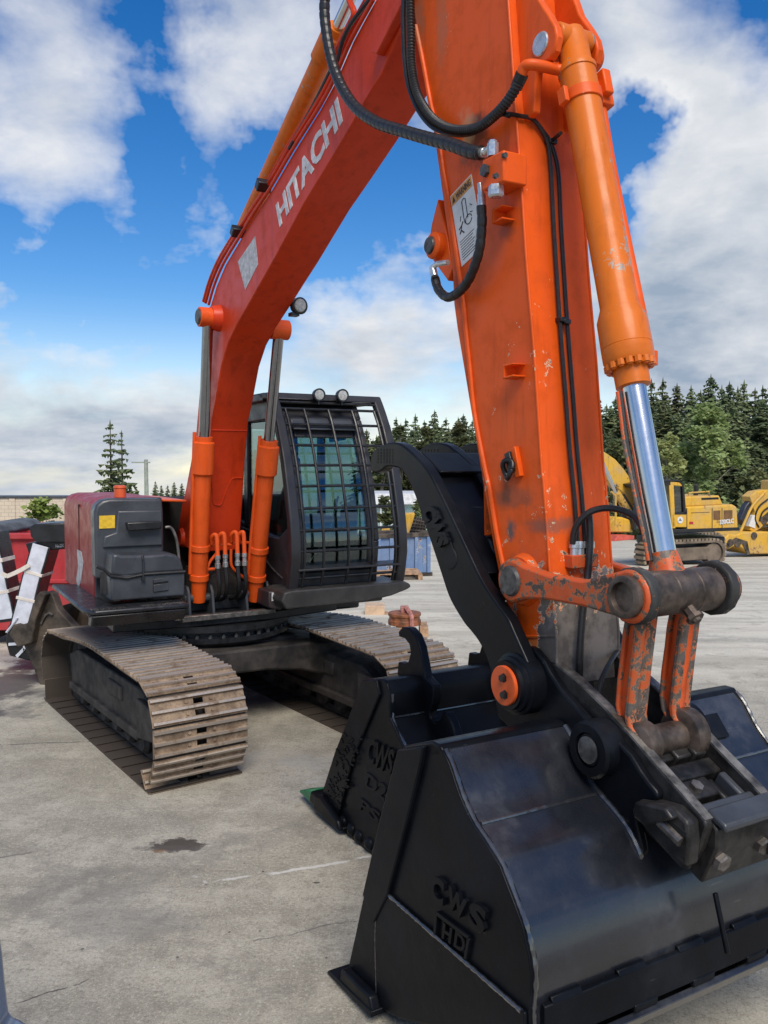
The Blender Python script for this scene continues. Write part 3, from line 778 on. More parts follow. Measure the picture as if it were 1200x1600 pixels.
# stiffener plate near the boom tip
bm = NBM(); prism(bm, H.SP([(582, 82), (592, 86), (640, -8), (662, -60), (654, -64), (630, -12)], -YB - .03), -YB - .045, -YB + .002); obj('stiffener', bm, M_boom, boom, .006)
bm = NBM(); q = [H.S(u, v, -YB) for u, v in ((372, 409), (399, 369), (403.5, 413), (383.5, 453))]
prism(bm, [(a.x, a.z) for a in q], -YB - .002, -YB - .0005); obj('maker_decal', bm, M_decalgrey, boom, label='faded blank square decal on the boom')
text_on('lettering', 'HITACHI', H.S(437.5, 356, -YB), H.S(536, 190, -YB), H.S(431, 321, -YB), .004, M_letter, boom, (0, -1, 0), .035)
# boom foot pin boss
bm = NBM(); c = H.S(285, 840, -YB); lathe(bm, (c.x, -YB - .03, c.z), (c.x, YB + .03, c.z), [(0, .07), (.03, .085), (2 * YB + .03, .085), (2 * YB + .06, .07)], 24); obj('foot_boss', bm, M_boom, boom)
# work lamp under the right flank of the boom
c = H.S(467, 478, YB + .06)
bm = NBM(); lathe(bm, c, (c.x + 1, c.y + .1, c.z - .1), [(-.05, .035), (-.03, .055), (.02, .06), (.025, .05)], 20); obox(bm, (c.x - .02, c.y - .03, c.z - .06), (1, 0, 0), (0, 1, 0), (0, 0, 1), .03, .03, .012); bl = obj('boom_lamp', bm, M_black, exc)
bm = NBM(); lathe(bm, (c.x + .02, c.y, c.z), (c.x + 1, c.y + .1, c.z - .1), [(0, .05), (.012, .04)], 20); obj('lamp_lens', bm, M_lens, bl)

# ---- boom cylinders
def boom_cyl(y, foot, top, head, coll0, coll1):
    """pixels of the centre line: foot pin, top pin, barrel head (rod exit), collar span"""
    A = H.S(*foot, y); B = H.S(*top, y); Hd = H.S(*head, y); d = (B - A).normalized()
    def along(q): return (H.S(*q, y) - A).dot(d)
    lh = along(head); c0 = along(coll0); c1 = along(coll1)
    r = pr(25, A) / 2
    bm = NBM(); lathe(bm, A, B, [(-.03, r * .85), (.0, r * .9), (.12, r * .95), (.14, r), (c0 - .02, r), (c0, r * 1.28), (c1, r * 1.28), (c1 + .01, r * 1.05), (lh, r * 1.05), (lh, r * .6)], 30)
    cy = obj('boom_cylinder', bm, M_bcyl, exc)
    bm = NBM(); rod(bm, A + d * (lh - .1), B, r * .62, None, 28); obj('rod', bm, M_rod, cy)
    for t in (.145, along((foot[0], foot[1] - 75))):
        bm = NBM(); lathe(bm, A + d * t, A + d * (t + 1), [(0, r * 1.02), (0, r * 1.17), (.05, r * 1.17), (.05, r * 1.02)], 26); obj('clamp_band', bm, M_bcyl, cy, .004)
    # feed pipe alongside
    side = Vector((-.2, -1 if y < 0 else -1, 0)).normalized()
    bm = NBM(); o = Vector((.0, -r * 1.15, 0)) if y < 0 else Vector((0, -r * 1.15, 0))
    P0 = A + d * (c0 - .05) + o; P1 = A + d * (lh + .55) + o
    tube(bm, [A + d * .2 + o, P0, A + d * (c1 + .08) + o], .014, 8); obj('feed_pipe', bm, M_bcyl, cy)
    bm = NBM(); lathe(bm, (B.x, y - r * 1.1, B.z), (B.x, y + r * 1.1, B.z), [(0, r * .9), (0, r * 1.12), (2.2 * r, r * 1.12), (2.2 * r, r * .9)], 26); obj('rod_eye', bm, M_bcyl, cy, .006)
    bm = NBM(); lathe(bm, (B.x, y - r * 1.1 - .012, B.z), (B.x, y, B.z), [(0, r * .78), (.01, r * .9), (.05, r * .9)], 26); obj('pin', bm, M_pin, cy)
    return A, B, r
A1, B1, r1 = boom_cyl(-.235, (310, 934), (325, 496), (315, 681), (314, 738), (314.5, 690))
A2, B2, r2 = boom_cyl(.235, (398, 932), (436, 515), (414, 684), (409, 735), (413, 693))
bm = NBM(); lathe(bm, (B1.x, B1.y + .02, B1.z), (B1.x, -YB, B1.z), [(0, .085), (abs(B1.y) - YB - .02, .10)], 26); obj('cylinder_boss', bm, M_boom, boom)
bm = NBM(); lathe(bm, (B1.x, YB, B1.z), (B1.x, B2.y, B1.z), [(0, .10), (.07, .085)], 26)
obj('cylinder_boss', bm, M_boom, boom)
for yb in (-.235, .235):
    bm = NBM()
    for s in (-1, 1):
        prism(bm, [(A1.x - .10, .9), (A1.x + .10, .9), (A1.x + .07, A1.z + .05), (A1.x + .03, A1.z + .10), (A1.x - .04, A1.z + .10), (A1.x - .08, A1.z + .05)], yb + s * .095 - .012, yb + s * .095 + .012)
    rod(bm, (A1.x, yb - .115, A1.z), (A1.x, yb + .115, A1.z), .035)
    obj('foot_bracket', bm, M_toolbox, exc, .006)
# orange feed elbows and the black hoses of the boom cylinders
for us, vs in (((330, 336, 340), 842), ((342, 348, 352), 840), ((361, 367, 371), 838), ((373, 379, 382), 838)):
    xx = A1.x + .06
    a = [H.X(us[0] + .5, vs + 8, xx), H.X(us[0] + .5, vs - 2, xx + .03), H.X(us[1], vs - 6.5, xx + .06), H.X(us[2] - 1, vs, xx + .07), H.X(us[2], vs + 28, xx + .08)]
    bm = NBM(); tube(bm, catmull(a, 5), .017, 10); el = obj('feed_elbow', bm, M_bcyl, exc)
    bm = NBM(); q = a[-1]; lathe(bm, (q.x, q.y, q.z + .01), (q.x, q.y, q.z - 1), [(0, .021), (.03, .021), (.035, .017), (.06, .017), (.065, .022), (.10, .022)], 10); obj('hose_fitting', bm, M_zinc, el)
    bm = NBM(); tube(bm, catmull([(q.x, q.y, q.z - .09), (q.x, q.y + .01, q.z - .25), (q.x - .12, q.y + .02, q.z - .36), (q.x - .4, q.y, q.z - .40)], 5), .017, 9); obj('hydraulic_hose', bm, M_rubber, exc)
bm = NBM()
for pts in ([(322, 853), (345, 851), (362, 851)], [(363, 849), (378, 848), (398, 848)], [(338, 865), (326, 882), (320, 910)], [(361, 858), (361, 880), (366, 890), (384, 905)], [(318, 890), (335, 889)]):
    tube(bm, catmull([H.X(u, v, A1.x + .05) for u, v in pts], 4), .012, 8)
obj('cross_pipe', bm, M_bcyl, exc)

# ---- arm cylinder on top of the boom
a0 = H.S(384, 352, -.02); a1 = H.S(527, 42, -.02)
bm = NBM(); d = (a1 - a0); L = d.length; r = .058
lathe(bm, a0, a1, [(0, r), (L * .86, r), (L * .865, r * 1.25), (L * .97, r * 1.25), (L * .975, r), (L, r * .9)], 26); ac = obj('arm_cylinder', bm, M_cyl, exc)
bm = NBM(); rod(bm, a1, a1 + d * .55, r * .55); obj('rod', bm, M_chrome, ac)
bm = NBM()
for off in (-.07, -.10, .07):
    pts = [H.S(u, v, off) for u, v in ((520, 90), (545, 40), (553, 20), (546, 0), (548, -25), (575, -60))]; tube(bm, catmull(pts, 5), .017, 9)
obj('hydraulic_pipe', bm, M_boom, ac)
bm = NBM(); pts = [H.S(u, v, -.13) for u, v in ((527, 95), (536, 62), (548, 38), (566, 14), (582, -6))]; tube(bm, catmull(pts, 5), .012, 8)
pts = [H.S(u, v, -.1) for u, v in ((452, 232), (490, 165), (522, 100))]; tube(bm, catmull(pts, 5), .014, 8); obj('hydraulic_hose', bm, M_rubber, ac)
# ---- arm
YA = .156
arm_back = [(612, -110), (638, -40), (647, 20), (650, 40), (657, 82), (666, 138), (675, 192), (683, 246), (692, 312), (700, 370), (707, 430), (709, 475), (714, 512), (727, 590), (737, 650), (747, 710), (756, 765), (762, 800), (770, 850), (780, 900), (790, 940), (806, 985), (818, 1012)]
arm_bot = [(840, 1040), (872, 1075)]
arm_front = [(870, 1036), (870, 1000), (864, 930), (859, 890), (854, 812), (849, 750), (847, 740), (841, 645), (835, 555), (827, 462), (822, 400), (816, 307), (810, 225), (805, 160), (800, 87), (794, 0), (788, -80), (780, -140)]
ap = H.SP(arm_back + arm_bot + arm_front, -YA)
bm = NBM(); prism(bm, ap, -YA, YA); arm = obj('arm', bm, M_arm, exc, .006, 2, 25)
fr = sorted([(p.z, p.x) for p in (H.S(u, v, -YA) for u, v in arm_front)])
def xfront(z):
    for (z0, x0), (z1, x1_) in zip(fr, fr[1:]):
        if z0 <= z <= z1: return x0 + (x1_ - x0) * (z - z0) / (z1 - z0)
    return fr[0][1] if z < fr[0][0] else fr[-1][1]
def on_front(u, v, lift):
    x = 4.4
    for i in range(8):
        P = H.X(u, v, x); x = xfront(P.z) + lift
    return H.X(u, v, x)
# back cover flange standing proud of the side plates
ridge = [(652, 40), (664, 100), (676, 165), (686, 205), (694, 262), (703, 312), (711, 362), (720, 425), (727, 475), (731, 520), (737, 580), (743, 640), (752, 690), (762, 740), (768, 765), (778, 830), (786, 870), (793, 905), (800, 945), (806, 975), (816, 1008)]
bm = NBM(); rr = [H.S(u, v, -YA) for u, v in ridge]
for s in (-1, 1):
    tube(bm, catmull([(q.x - .006, s * (YA + .004), q.z) for q in rr], 3), .011, 8)
obj('edge_flange', bm, M_arm, arm)
# fillet weld down the front corner
bm = NBM()
for s in (-1, 1): tube(bm, [(x_ + .000, s * YA, z_) for z_, x_ in fr], .0055, 8)
obj('weld_bead', bm, M_arm, arm)
bm = NBM(); pts = [H.S(u, v, -YA) for u, v in ((813, 995), (845, 994), (869, 993))]; tube(bm, [(q.x, -YA - .001, q.z) for q in pts], .006, 6); obj('weld_bead', bm, M_arm, arm)
# cylinder bracket plates
bk = H.SP([(800, -120), (822, -60), (842, 0), (857, 22), (867, 40), (870, 56), (866, 78), (858, 92), (846, 100), (838, 112), (835, 140), (834, 175), (812, 195), (790, 60), (780, -100)], -.118)
bm = NBM()
prism(bm, bk, -.118, -.082); prism(bm, bk, .082, .118); bkt = obj('cylinder_bracket', bm, M_arm, arm, .008, 3, 25)
cpin = H.S(845, 69, -.118)
bm = NBM(); lathe(bm, (cpin.x, -.125, cpin.z), (cpin.x, .15, cpin.z), [(0, .040), (.004, .044), (.10, .044)], 30); obj('pin', bm, M_zinc, bkt)
bm = NBM(); lathe(bm, (cpin.x, .11, cpin.z), (cpin.x, .5, cpin.z), [(0, .062), (.03, .062), (.035, .05), (.05, .045)], 26); obj('pin_end', bm, M_arm, bkt)
# boss at the link pin, lug at the back of the arm
bm = NBM()
lathe(bm, (H.S(805, 907, -.2).x, -YA - .03, H.S(805, 907, -.2).z), (H.S(805, 907, -.2).x, YA + .03, H.S(805, 907, -.2).z), [(0, .09), (.03, .105), (2 * YA + .03, .105), (2 * YA + .06, .09)], 30)
obj('link_boss', bm, M_arm, arm)
bm = NBM(); c = H.S(686, 385, -YA)
prism(bm, H.SP([(690, 312), (680, 352), (675, 385), (677, 400), (690, 418), (706, 440), (712, 420), (704, 370)], -YA + .02), -YA + .0, YA - .0)
lathe(bm, (c.x, -YA - .045, c.z), (c.x, YA, c.z), [(0, .042), (.01, .058), (.3, .058)], 26); obj('rear_lug', bm, M_arm, arm, .004)
bm = NBM(); lathe(bm, (c.x - .004, -YA - .055, c.z), (c.x - .004, YA, c.z), [(0, .034), (.012, .040), (.3, .04)], 26); obj('pin', bm, M_pin, arm)
# worn grey bare patch: its own shape comes from the paint; front brackets for the tool hoses
for (u, v) in ((797, 338), (814, 581)):
    bm = NBM(); c = H.S(u, v, -YA); w = pr(15, c); h_ = pr(22, c) / 2
    prism(bm, [(c.x - w, c.z - h_), (c.x + w * .7, c.z - h_ * .8), (c.x + w * .7, c.z - h_ * .55), (c.x - w * .75, c.z - h_ * .7), (c.x - w * .75, c.z + h_ * .7), (c.x + w * .7, c.z + h_ * .85), (c.x + w * .7, c.z + h_), (c.x - w, c.z + h_)], -YA - .06, -YA + .002)
    obj('hose_clip', bm, M_arm, arm, .003)
bm = NBM(); c = H.S(798, 733, -YA - .02); ring = [Vector((c.x + .026 * math.cos(a), -YA - .035 + .008 * math.sin(2 * a), c.z + .036 * math.sin(a))) for a in [2 * math.pi * k / 20 for k in range(21)]]
tube(bm, ring, .011, 8); c2 = H.S(805, 722, -YA); obox(bm, (c2.x, -YA - .012, c2.z), (1, 0, .4), (0, 1, 0), (-.4, 0, 1), .016, .022, .04); obj('shackle', bm, M_black, arm, .003)
bm = NBM(); c = H.S(811, 722, -YA); obox(bm, (c.x, -YA - .008, c.z), (1, 0, .3), (0, 1, 0), (-.3, 0, 1), .014, .012, .06); obj('shackle_lug', bm, M_arm, arm, .003)
# warning decal
DW = -YA - .0015
wq = [H.S(u, v, -YA) for u, v in ((722, 417), (757, 383), (737, 272), (704, 307))]     # BL BR TR TL
bm = NBM(); prism(bm, [(q.x, q.z) for q in wq], DW - .001, DW + .001); dec = obj('warning_decal', bm, M_decalwhite, arm, label='white warning decal with orange header on the arm')
def wb(a, b):                                   # decal coordinates, a across, b up
    lo = wq[0].lerp(wq[1], a); hi = wq[3].lerp(wq[2], a); q = lo.lerp(hi, b); return Vector((q.x, DW - .001, q.z))
bm = NBM(); prism(bm, [(wb(a, b).x, wb(a, b).z) for a, b in ((.03, .845), (.97, .845), (.97, .985), (.03, .985))], DW - .002, DW - .0008); obj('header', bm, M_decalorange, dec)
text_on('lettering', 'WARNING', wb(.25, .87) - Vector((0, .001, 0)), wb(.92, .87) - Vector((0, .001, 0)), wb(.25, .96) - Vector((0, .001, 0)), .0015, M_ink, dec, (0, -1, 0), .02)
bm = NBM(); prism(bm, [(wb(a, b).x, wb(a, b).z) for a, b in ((.07, .87), (.20, .87), (.135, .96))], DW - .0032, DW - .002)
def stroke(pts, w): tube(bm, [wb(a, b) - Vector((0, .0005, 0)) for a, b in pts], w, 5)
stroke([(.5, .80), (.44, .78), (.42, .56), (.44, .48)], .0022); stroke([(.54, .80), (.6, .78), (.58, .52)], .0022); stroke([(.5, .80), (.54, .80)], .002)
stroke([(.6 + .14 * math.cos(t), .49 + .06 * math.sin(t)) for t in [k * .6 for k in range(11)]], .0022)
stroke([(.16, .47), (.30, .50), (.24, .44), (.34, .38)], .003); stroke([(.30, .50), (.36, .53)], .003); stroke([(.24, .44), (.16, .41)], .003)
stroke([(.30, .62), (.26, .56)], .0018); stroke([(.74, .66), (.82, .62)], .0018); stroke([(.70, .56), (.8, .54)], .0018)
for k in range(8): stroke([(.10, .31 - k * .035), (.10 + .62 - .05 * (k % 3), .31 - k * .035)], .0013)
obj('print', bm, M_ink, dec)
# valve block and fittings
vb = [H.S(u, v, -YA - .12) for u, v in ((752, 248), (752, 292), (770, 296))]
bm = NBM(); q0 = H.S(753, 251, -YA - .11); q1 = H.S(771, 290, -YA - .11)
box(bm, q0.x, q0.x + .135, -YA - .11, -YA + .003, q1.z, q0.z); blk = obj('valve_block', bm, M_arm, arm, .006)
for (u, v) in ((788, 243), (774, 275)):
    bm = NBM(); c = H.X(u, v, q0.x + .135); lathe(bm, (q0.x + .13, c.y, c.z), (q0.x + .15, c.y, c.z), [(0, .011), (.014, .011)], 6); obj('bolt', bm, M_pin, blk)
bm = NBM(); c = H.S(760, 267, -YA - .11); lathe(bm, (c.x, -YA - .105, c.z), (c.x, -YA - .13, c.z), [(0, .025), (.02, .025)], 6)
obj('bolt', bm, M_pin, blk)
bm = NBM(); c = H.X(775, 298, q0.x + .08); lathe(bm, (c.x, c.y, c.z + .02), (c.x, c.y, c.z - 1), [(0, .028), (.012, .030), (.038, .030), (.045, .024)], 6); obj('plug_nut', bm, M_zinc, blk)
bm = NBM(); c = H.X(770, 232, q0.x + .04); lathe(bm, (c.x, c.y, c.z - .03), (c.x, c.y, c.z + 1), [(0, .022), (.05, .022), (.05, .016), (.06, .016)], 6); obj('port_fitting', bm, M_zinc, blk)
# hoses on the arm
def hose(name, pts, r, y, mat=M_rubber, spiral=0, parent=arm, n=14):
    P = catmull([H.S(u, v, (y if not isinstance(y, (list, tuple)) else y[0] + (y[1] - y[0]) * i / (len(pts) - 1))) for i, (u, v) in enumerate(pts)], 10)
    if spiral:
        P = resample(P, spiral); bm = NBM(); tube(bm, P, r, n, rfun=lambda i: r * (1.0, 1.01, 1.0, 1.0, .91)[i % 5] if spiral > .0075 else r * (1.06 if i % 2 else .86))
    else:
        bm = NBM(); tube(bm, P, r, n)
    return obj(name, bm, mat, parent, ang=20)
c = H.S(560, 170, -.24)
hose('hydraulic_hose', [(512, -40), (507, 10), (510, 50), (518, 92), (532, 132), (556, 168), (590, 192), (630, 205), (668, 216), (705, 226), (735, 237), (752, 239)], pr(8.6, H.S(600, 200, -.25)), (-.27, -.24), spiral=.009)
hose('hydraulic_hose', [(640, -40), (641, 10), (642, 60), (643, 100), (650, 140), (664, 170), (684, 192), (712, 203), (745, 200), (770, 183), (790, 162), (803, 143), (810, 130)], pr(6.5, H.S(680, 180, -.2)), (-.21, -.21), spiral=.007)
hose('hydraulic_hose', [(633, -40), (630, 20), (631, 70), (634, 110), (641, 143), (656, 176), (678, 200), (710, 210), (740, 207), (765, 190), (783, 178), (796, 180)], pr(3.6, H.S(680, 180, -.2)), (-.22, -.18))
hose('hydraulic_hose', [(752, 322), (753, 350), (749, 390), (740, 420), (728, 444), (712, 460), (698, 464), (685, 452), (679, 432)], pr(7.2, H.S(720, 440, -.22)), (-.24, -.22), spiral=.009)
bm = NBM()
for (a, b, rr_) in (((746, 240), (757, 238), 6.8), ((757, 238), (766, 231), 5.0), ((750, 287), (752, 303), 4.5), ((752, 303), (753, 322), 6.2), ((679, 432), (676, 418), 5.5), ((676, 418), (684, 412), 4.0), ((684, 412), (700, 410), 4.0)):
    A_, B_ = H.S(*a, -.235), H.S(*b, -.235); rod(bm, A_, B_, pr(rr_, A_), None, 12)
obj('hose_fitting', bm, M_zinc, arm)
bm = NBM(); A_, B_ = H.S(806, 138, -.2), H.S(816, 115, -.2); rod(bm, A_, B_, pr(8.5, A_), pr(9.5, A_), 8); obj('hose_fitting', bm, M_black, arm)
bm = NBM(); tube(bm, catmull([H.S(815, 117, -.2), H.S(819, 105, -.2), H.S(828, 101, -.19), H.S(845, 103, -.15), H.S(866, 108, -.08), H.S(880, 110, -.05)], 6), pr(7.5, H.S(830, 100, -.2)), 14)
obj('feed_elbow', bm, M_arm, arm)
# pair of thin hoses down the front face
fpts = [(795, 178), (812, 181), (832, 186), (848, 206), (857, 228), (861, 270), (865, 350), (870, 430), (876, 520), (884, 620), (890, 700), (898, 780), (903, 850), (906, 885)]
for off, rad in ((0, .0085), (11.5, .0085)):
    P = []
    for i, (u, v) in enumerate(fpts):
        f = min(1.0, max(0, (v - 200) / 60)) if i > 2 else 0
        P.append(on_front(u + off * f, v, .016))
    bm = NBM(); tube(bm, catmull(P, 8), rad, 10); obj('tool_hose', bm, M_rubber, arm)
for (u, v, w) in ((878, 500, 8), (861, 222, 7), (883, 503, 6)):
    bm = NBM(); c = on_front(u, v, .016); obox(bm, c, (1, 0, 0), (0, 1, 0), (0, 0, 1), .018, pr(w, c), .009); obj('cable_tie', bm, M_black, arm, .003)
bm = NBM(); tube(bm, catmull([on_front(862, 220, .02), on_front(869, 214, .06), on_front(876, 208, .12)], 4), .008, 6); obj('hose_tether', bm, M_rubber, arm)
# clamp block with ferrules, loop hose
bm = NBM(); c = on_front(908, 876, .02); obox(bm, c, (1, 0, 0), (0, 1, 0), (0, 0, 1), .025, pr(26, c), pr(10, c)); cb = obj('hose_clamp_block', bm, M_link, arm, .004)
for u in (897, 906, 921):
    bm = NBM(); p0 = on_front(u, 868, .025); p1 = on_front(u, 846, .025); lathe(bm, p0, p1, [(0, .016), ((p1 - p0).length * .5, .016), ((p1 - p0).length * .52, .02), ((p1 - p0).length, .02)], 10); obj('ferrule', bm, M_zinc, cb)
bm = NBM(); P = [on_front(895, 850, .03)] + [on_front(u, v, l) for u, v, l in ((897, 832, .04), (905, 815, .06), (922, 800, .09), (945, 794, .12), (970, 797, .17), (992, 808, .22), (1006, 830, .27), (1014, 860, .30), (1016, 882, .30))]
tube(bm, catmull(P, 8), .0125, 10); obj('loop_hose', bm, M_rubber, arm)
bm = NBM(); P = [on_front(u, v, l) for u, v, l in ((920, 800, .06), (922, 830, .06), (921, 870, .06), (918, 900, .05), (913, 935, .045), (909, 975, .04), (906, 1020, .035), (905, 1058, .03))]
tube(bm, catmull(P, 8), .0135, 10); obj('loop_hose', bm, M_rubber, arm)
bm = NBM(); P = [on_front(u, v, l) for u, v, l in ((975, 1000, -.12), (966, 1015, -.02), (952, 1037, .06), (940, 1062, .12), (933, 1090, .15))]
tube(bm, catmull(P, 8), .010, 8); obj('loop_hose', bm, M_rubber, arm)

# ---- bucket cylinder
c0 = H.S(893, 62, 0); c1 = H.S(1041, 890, 0); d = (c1 - c0).normalized()
def al(u, v): return (H.S(u, v, 0) - c0).dot(d)
def rpx(px, u, v): return pr(px, H.S(u, v, 0)) / 2
s1, s2, s3, s4, s5, s6 = al(898, 112), al(958, 485), al(962, 505), al(980, 570), al(984, 606), al(1041, 868)
rb0 = rpx(49, 893, 120); rb1 = rpx(56, 950, 450); rg = rpx(74, 970, 540)
bm = NBM(); lathe(bm, c0, c1, [(-.03, rb0 * .70), (.0, rb0 * .84), (s1 - .02, rb0 * .88), (s1, rb0 * 1.06), (s1 + .018, rb0 * 1.06), (s1 + .02, rb0), (s2, rb0), (s3, rg * .98), (s3 + (s4 - s3) * .62, rg), (s3 + (s4 - s3) * .63, rg * .985), (s3 + (s4 - s3) * .64, rg), (s4 - .015, rg), (s4, rg * .93), (s4, rg * .68), (s5, rg * .68), (s5 + .003, rg * .55)], 48)
bc = obj('bucket_cylinder', bm, M_cyl, exc)
bm = NBM(); lathe(bm, (c0.x, -.082, c0.z), (c0.x, .082, c0.z), [(0, .03), (0, .045), (.164, .045), (.164, .03)], 30); obj('barrel_eye', bm, M_cyl, bc, .008)
dd, uu, ww = basis(d)
bm = NBM()
for k in range(16):
    a = 2 * math.pi * k / 16; p = c0 + d * (s4 + .001) + (uu * math.cos(a) + ww * math.sin(a)) * rg * .84
    lathe(bm, p - d * .004, p + d, [(0, .0145), (.022, .0145), (.023, .009), (.026, .009)], 8)
obj('gland_bolts', bm, M_cyl, bc)
bm = NBM(); rod(bm, c0 + d * (s5 - .05), c0 + d * s6, rpx(37, 1010, 740), None, 40); obj('rod', bm, M_chrome, bc)
bm = NBM(); lathe(bm, c0 + d * (s6 - .03), c1, [(0, rpx(33, 1040, 868)), (.03, rpx(42, 1040, 868)), (.07, rpx(50, 1040, 880)), (.16, rpx(66, 1040, 900))], 30); obj('rod_end', bm, M_link, bc)
for sgn, t in ((1, al(903, 152)),):
    bm = NBM(); lathe(bm, c0 + d * t, c0 + d * (t + 1), [(0, rb0 * 1.01), (0, rb0 * 1.10), (.045, rb0 * 1.10), (.045, rb0 * 1.01)], 40); obj('clamp_band', bm, M_arm, bc, .003)
    q = H.S(936, 152, .10); bm = NBM(); obox(bm, q, d, (0, 1, 0), d.cross(Vector((0, 1, 0))), .045, .045, .03); obox(bm, q + Vector((.03, 0, .04)), d, (0, 1, 0), d.cross(Vector((0, 1, 0))), .05, .02, .02); obj('pipe_clamp', bm, M_arm, bc, .006)
    q = H.S(880, 150, -.1); bm = NBM(); obox(bm, q, d, (0, 1, 0), d.cross(Vector((0, 1, 0))), .03, .01, .02); obj('band_ear', bm, M_arm, bc, .003)
pp = [H.S(u, v, .105) for u, v in ((938, 165), (952, 250), (976, 370), (1000, 485), (1012, 545), (1014, 562))]
bm = NBM(); tube(bm, catmull(pp, 6), .022, 12); lathe(bm, pp[-1] + Vector((0, 0, .03)), pp[-1] + Vector((.0, -.0, -1)), [(0, .03), (.05, .032)], 12); obj('feed_pipe', bm, M_arm, bc)
bm = NBM(); P = [H.S(u, v, -.06) for u, v in ((968, 612), (978, 690), (994, 770), (1008, 830), (1016, 876))]; tube(bm, P, .011, 8); obj('rod_hose', bm, M_rubber, bc)
bm = NBM(); P = [H.S(u, v, -.07) for u, v in ((965, 612), (975, 690), (991, 770), (1005, 830), (1013, 876))]; tube(bm, P, .007, 8); obj('guard_rail', bm, M_link, bc)

# ---- link work
tz = H.S(985, 932, -.21); TX_, TZ_ = tz.x, tz.z
rt = pr(66, (TX_, 0, TZ_)) / 2
lk = thing and None
bm = NBM(); lathe(bm, (TX_, -.165, TZ_), (TX_, .165, TZ_), [(0, rt * .9), (.008, rt), (.105, rt), (.109, rt * .955), (.113, rt), (.214, rt), (.218, rt * .955), (.222, rt), (.322, rt), (.33, rt * .9)], 44)
pinl = obj('link_pin_tube', bm, M_brown, exc)
bm = NBM(); lathe(bm, (TX_ + rt * .8, .0, TZ_ - rt * .75), (TX_ + 1, .0, TZ_ - .9), [(-.03, .022), (.02, .022), (.022, .03), (.035, .03), (.037, .018), (.045, .014)], 8); obj('grease_fitting', bm, M_brown, pinl)
lp = H.S(805, 907, -.2); LX, LZ = lp.x, lp.z
def side_link(s):
    y0, y1 = (.170, .222); a, b = (s * y0, s * y1)
    dv = Vector((TX_ - LX, TZ_ - LZ)); L = dv.length; e = dv / L; nn = Vector((-e.y, e.x))
    def q(t, h): return (LX + e.x * t + nn.x * h, LZ + e.y * t + nn.y * h)
    r0, r1_ = .085, .088
    out = [q(-r0 * math.sin(R(k)), r0 * math.cos(R(k))) for k in range(0, 181, 15)]
    out += [q(r0 * .9, -.062), q(L * .35, -.052), q(L * .65, -.056)]
    out += [q(L + r1_ * math.sin(R(k)), -r1_ * math.cos(R(k))) for k in range(-35, 216, 15)]
    out += [q(L * .65, .035), q(L * .35, .040), q(r0 * .9, .062)]
    bm = NBM(); prism(bm, out, a, b); sl = obj('side_link', bm, M_link, exc, .010, 2)
    bm = NBM(); lathe(bm, (LX, s * .165, LZ), (LX, s * .235, LZ), [(0, .06), (.06, .06), (.07, .052)], 28); obj('pin', bm, M_pin, sl)
    bm = NBM(); lathe(bm, (TX_, s * .166, TZ_), (TX_, s * .3, TZ_), [(0, .09), (.006, .096), (.040, .096), (.047, .088)], 14); obj('pin_collar', bm, M_worn, sl, .004)
    bm = NBM(); lathe(bm, (TX_, s * .215, TZ_), (TX_, s * .30, TZ_), [(0, .070), (.030, .070), (.034, .062), (.034, .050), (.016, .046)], 30); obj('pin_end', bm, M_brown, sl)
side_link(-1); side_link(1)
# bucket link: two I-section legs and a lower boss
bl0 = H.S(1037, 1153, 0); BX, BZ = bl0.x, bl0.z
LB = H.SP([(980, 948), (976, 966), (972, 990), (969, 1020), (964, 1060), (961, 1100), (964, 1122), (976, 1146)], -.138)
LF = H.SP([(1012, 948), (1004, 966), (1000, 1000), (994, 1050), (990, 1090), (987, 1120), (989, 1136), (1000, 1152)], -.138)
for s in (-1, 1):
    yc = s * .106
    bm = NBM(); prism(bm, LB + LF[::-1], yc - .016, yc + .016); lg = obj('bucket_link', bm, M_linkrec, exc, .004)
    bm = NBM(); prism(bm, LF + [(x - .026, z) for x, z in LF[::-1]], yc - .044, yc + .044); obj('flange', bm, M_flange, lg, .008)
    bm = NBM(); prism(bm, LB + [(x + .016, z) for x, z in LB[::-1]], yc - .034, yc + .034); obj('flange', bm, M_link, lg, .006)
    r_b = pr(72, (BX, yc, BZ)) / 2 * (1.0 if s > 0 else .86)
    bm = NBM(); lathe(bm, (BX, yc - .034, BZ), (BX, yc + .034, BZ), [(0, r_b * .86), (.006, r_b), (.062, r_b), (.068, r_b * .86)], 34); obj('lower_boss', bm, M_brown, lg)
bm = NBM(); rod(bm, (BX, -.125, BZ), (BX, .125, BZ), .050, None, 30); obj('lower_pin', bm, M_brown, exc)

# ---- quick coupler
YC = .165
CP = H.SP([(858, 1034), (870, 1039), (900, 1063), (945, 1107), (987, 1152), (1022, 1193), (1062, 1238), (1101, 1283), (1104, 1294), (1092, 1330), (1074, 1359), (1062, 1356), (1030, 1322), (985, 1278), (950, 1230), (900, 1180), (840, 1120), (835, 1070)], -YC)
cxs = [p for p in CP]
cpl = None
cpl = obj('quick_coupler', prism(NBM(), CP, -YC, -YC + .035), M_coupler, exc, .008, 2)
obj('side_plate', prism(NBM(), CP, YC - .035, YC), M_coupler, cpl, .008, 2)
edge = [(868, 1038), (900, 1063), (945, 1107), (987, 1152), (1022, 1193), (1062, 1238), (1101, 1283)]
bm = NBM()
for s in (-1, 1):
    P = [H.S(u, v, -YC) for u, v in edge]
    for a_, b_ in zip(P, P[1:]): 
        obox(bm, ((a_.x + b_.x) / 2, s * (YC - .018), (a_.z + b_.z) / 2 + .0005), b_ - a_, (0, 1, 0), Vector(((b_ - a_).z, 0, -(b_ - a_).x)), (b_ - a_).length / 2, .0185, .004)
obj('worn_lit_edge', bm, M_couplerlit, cpl)
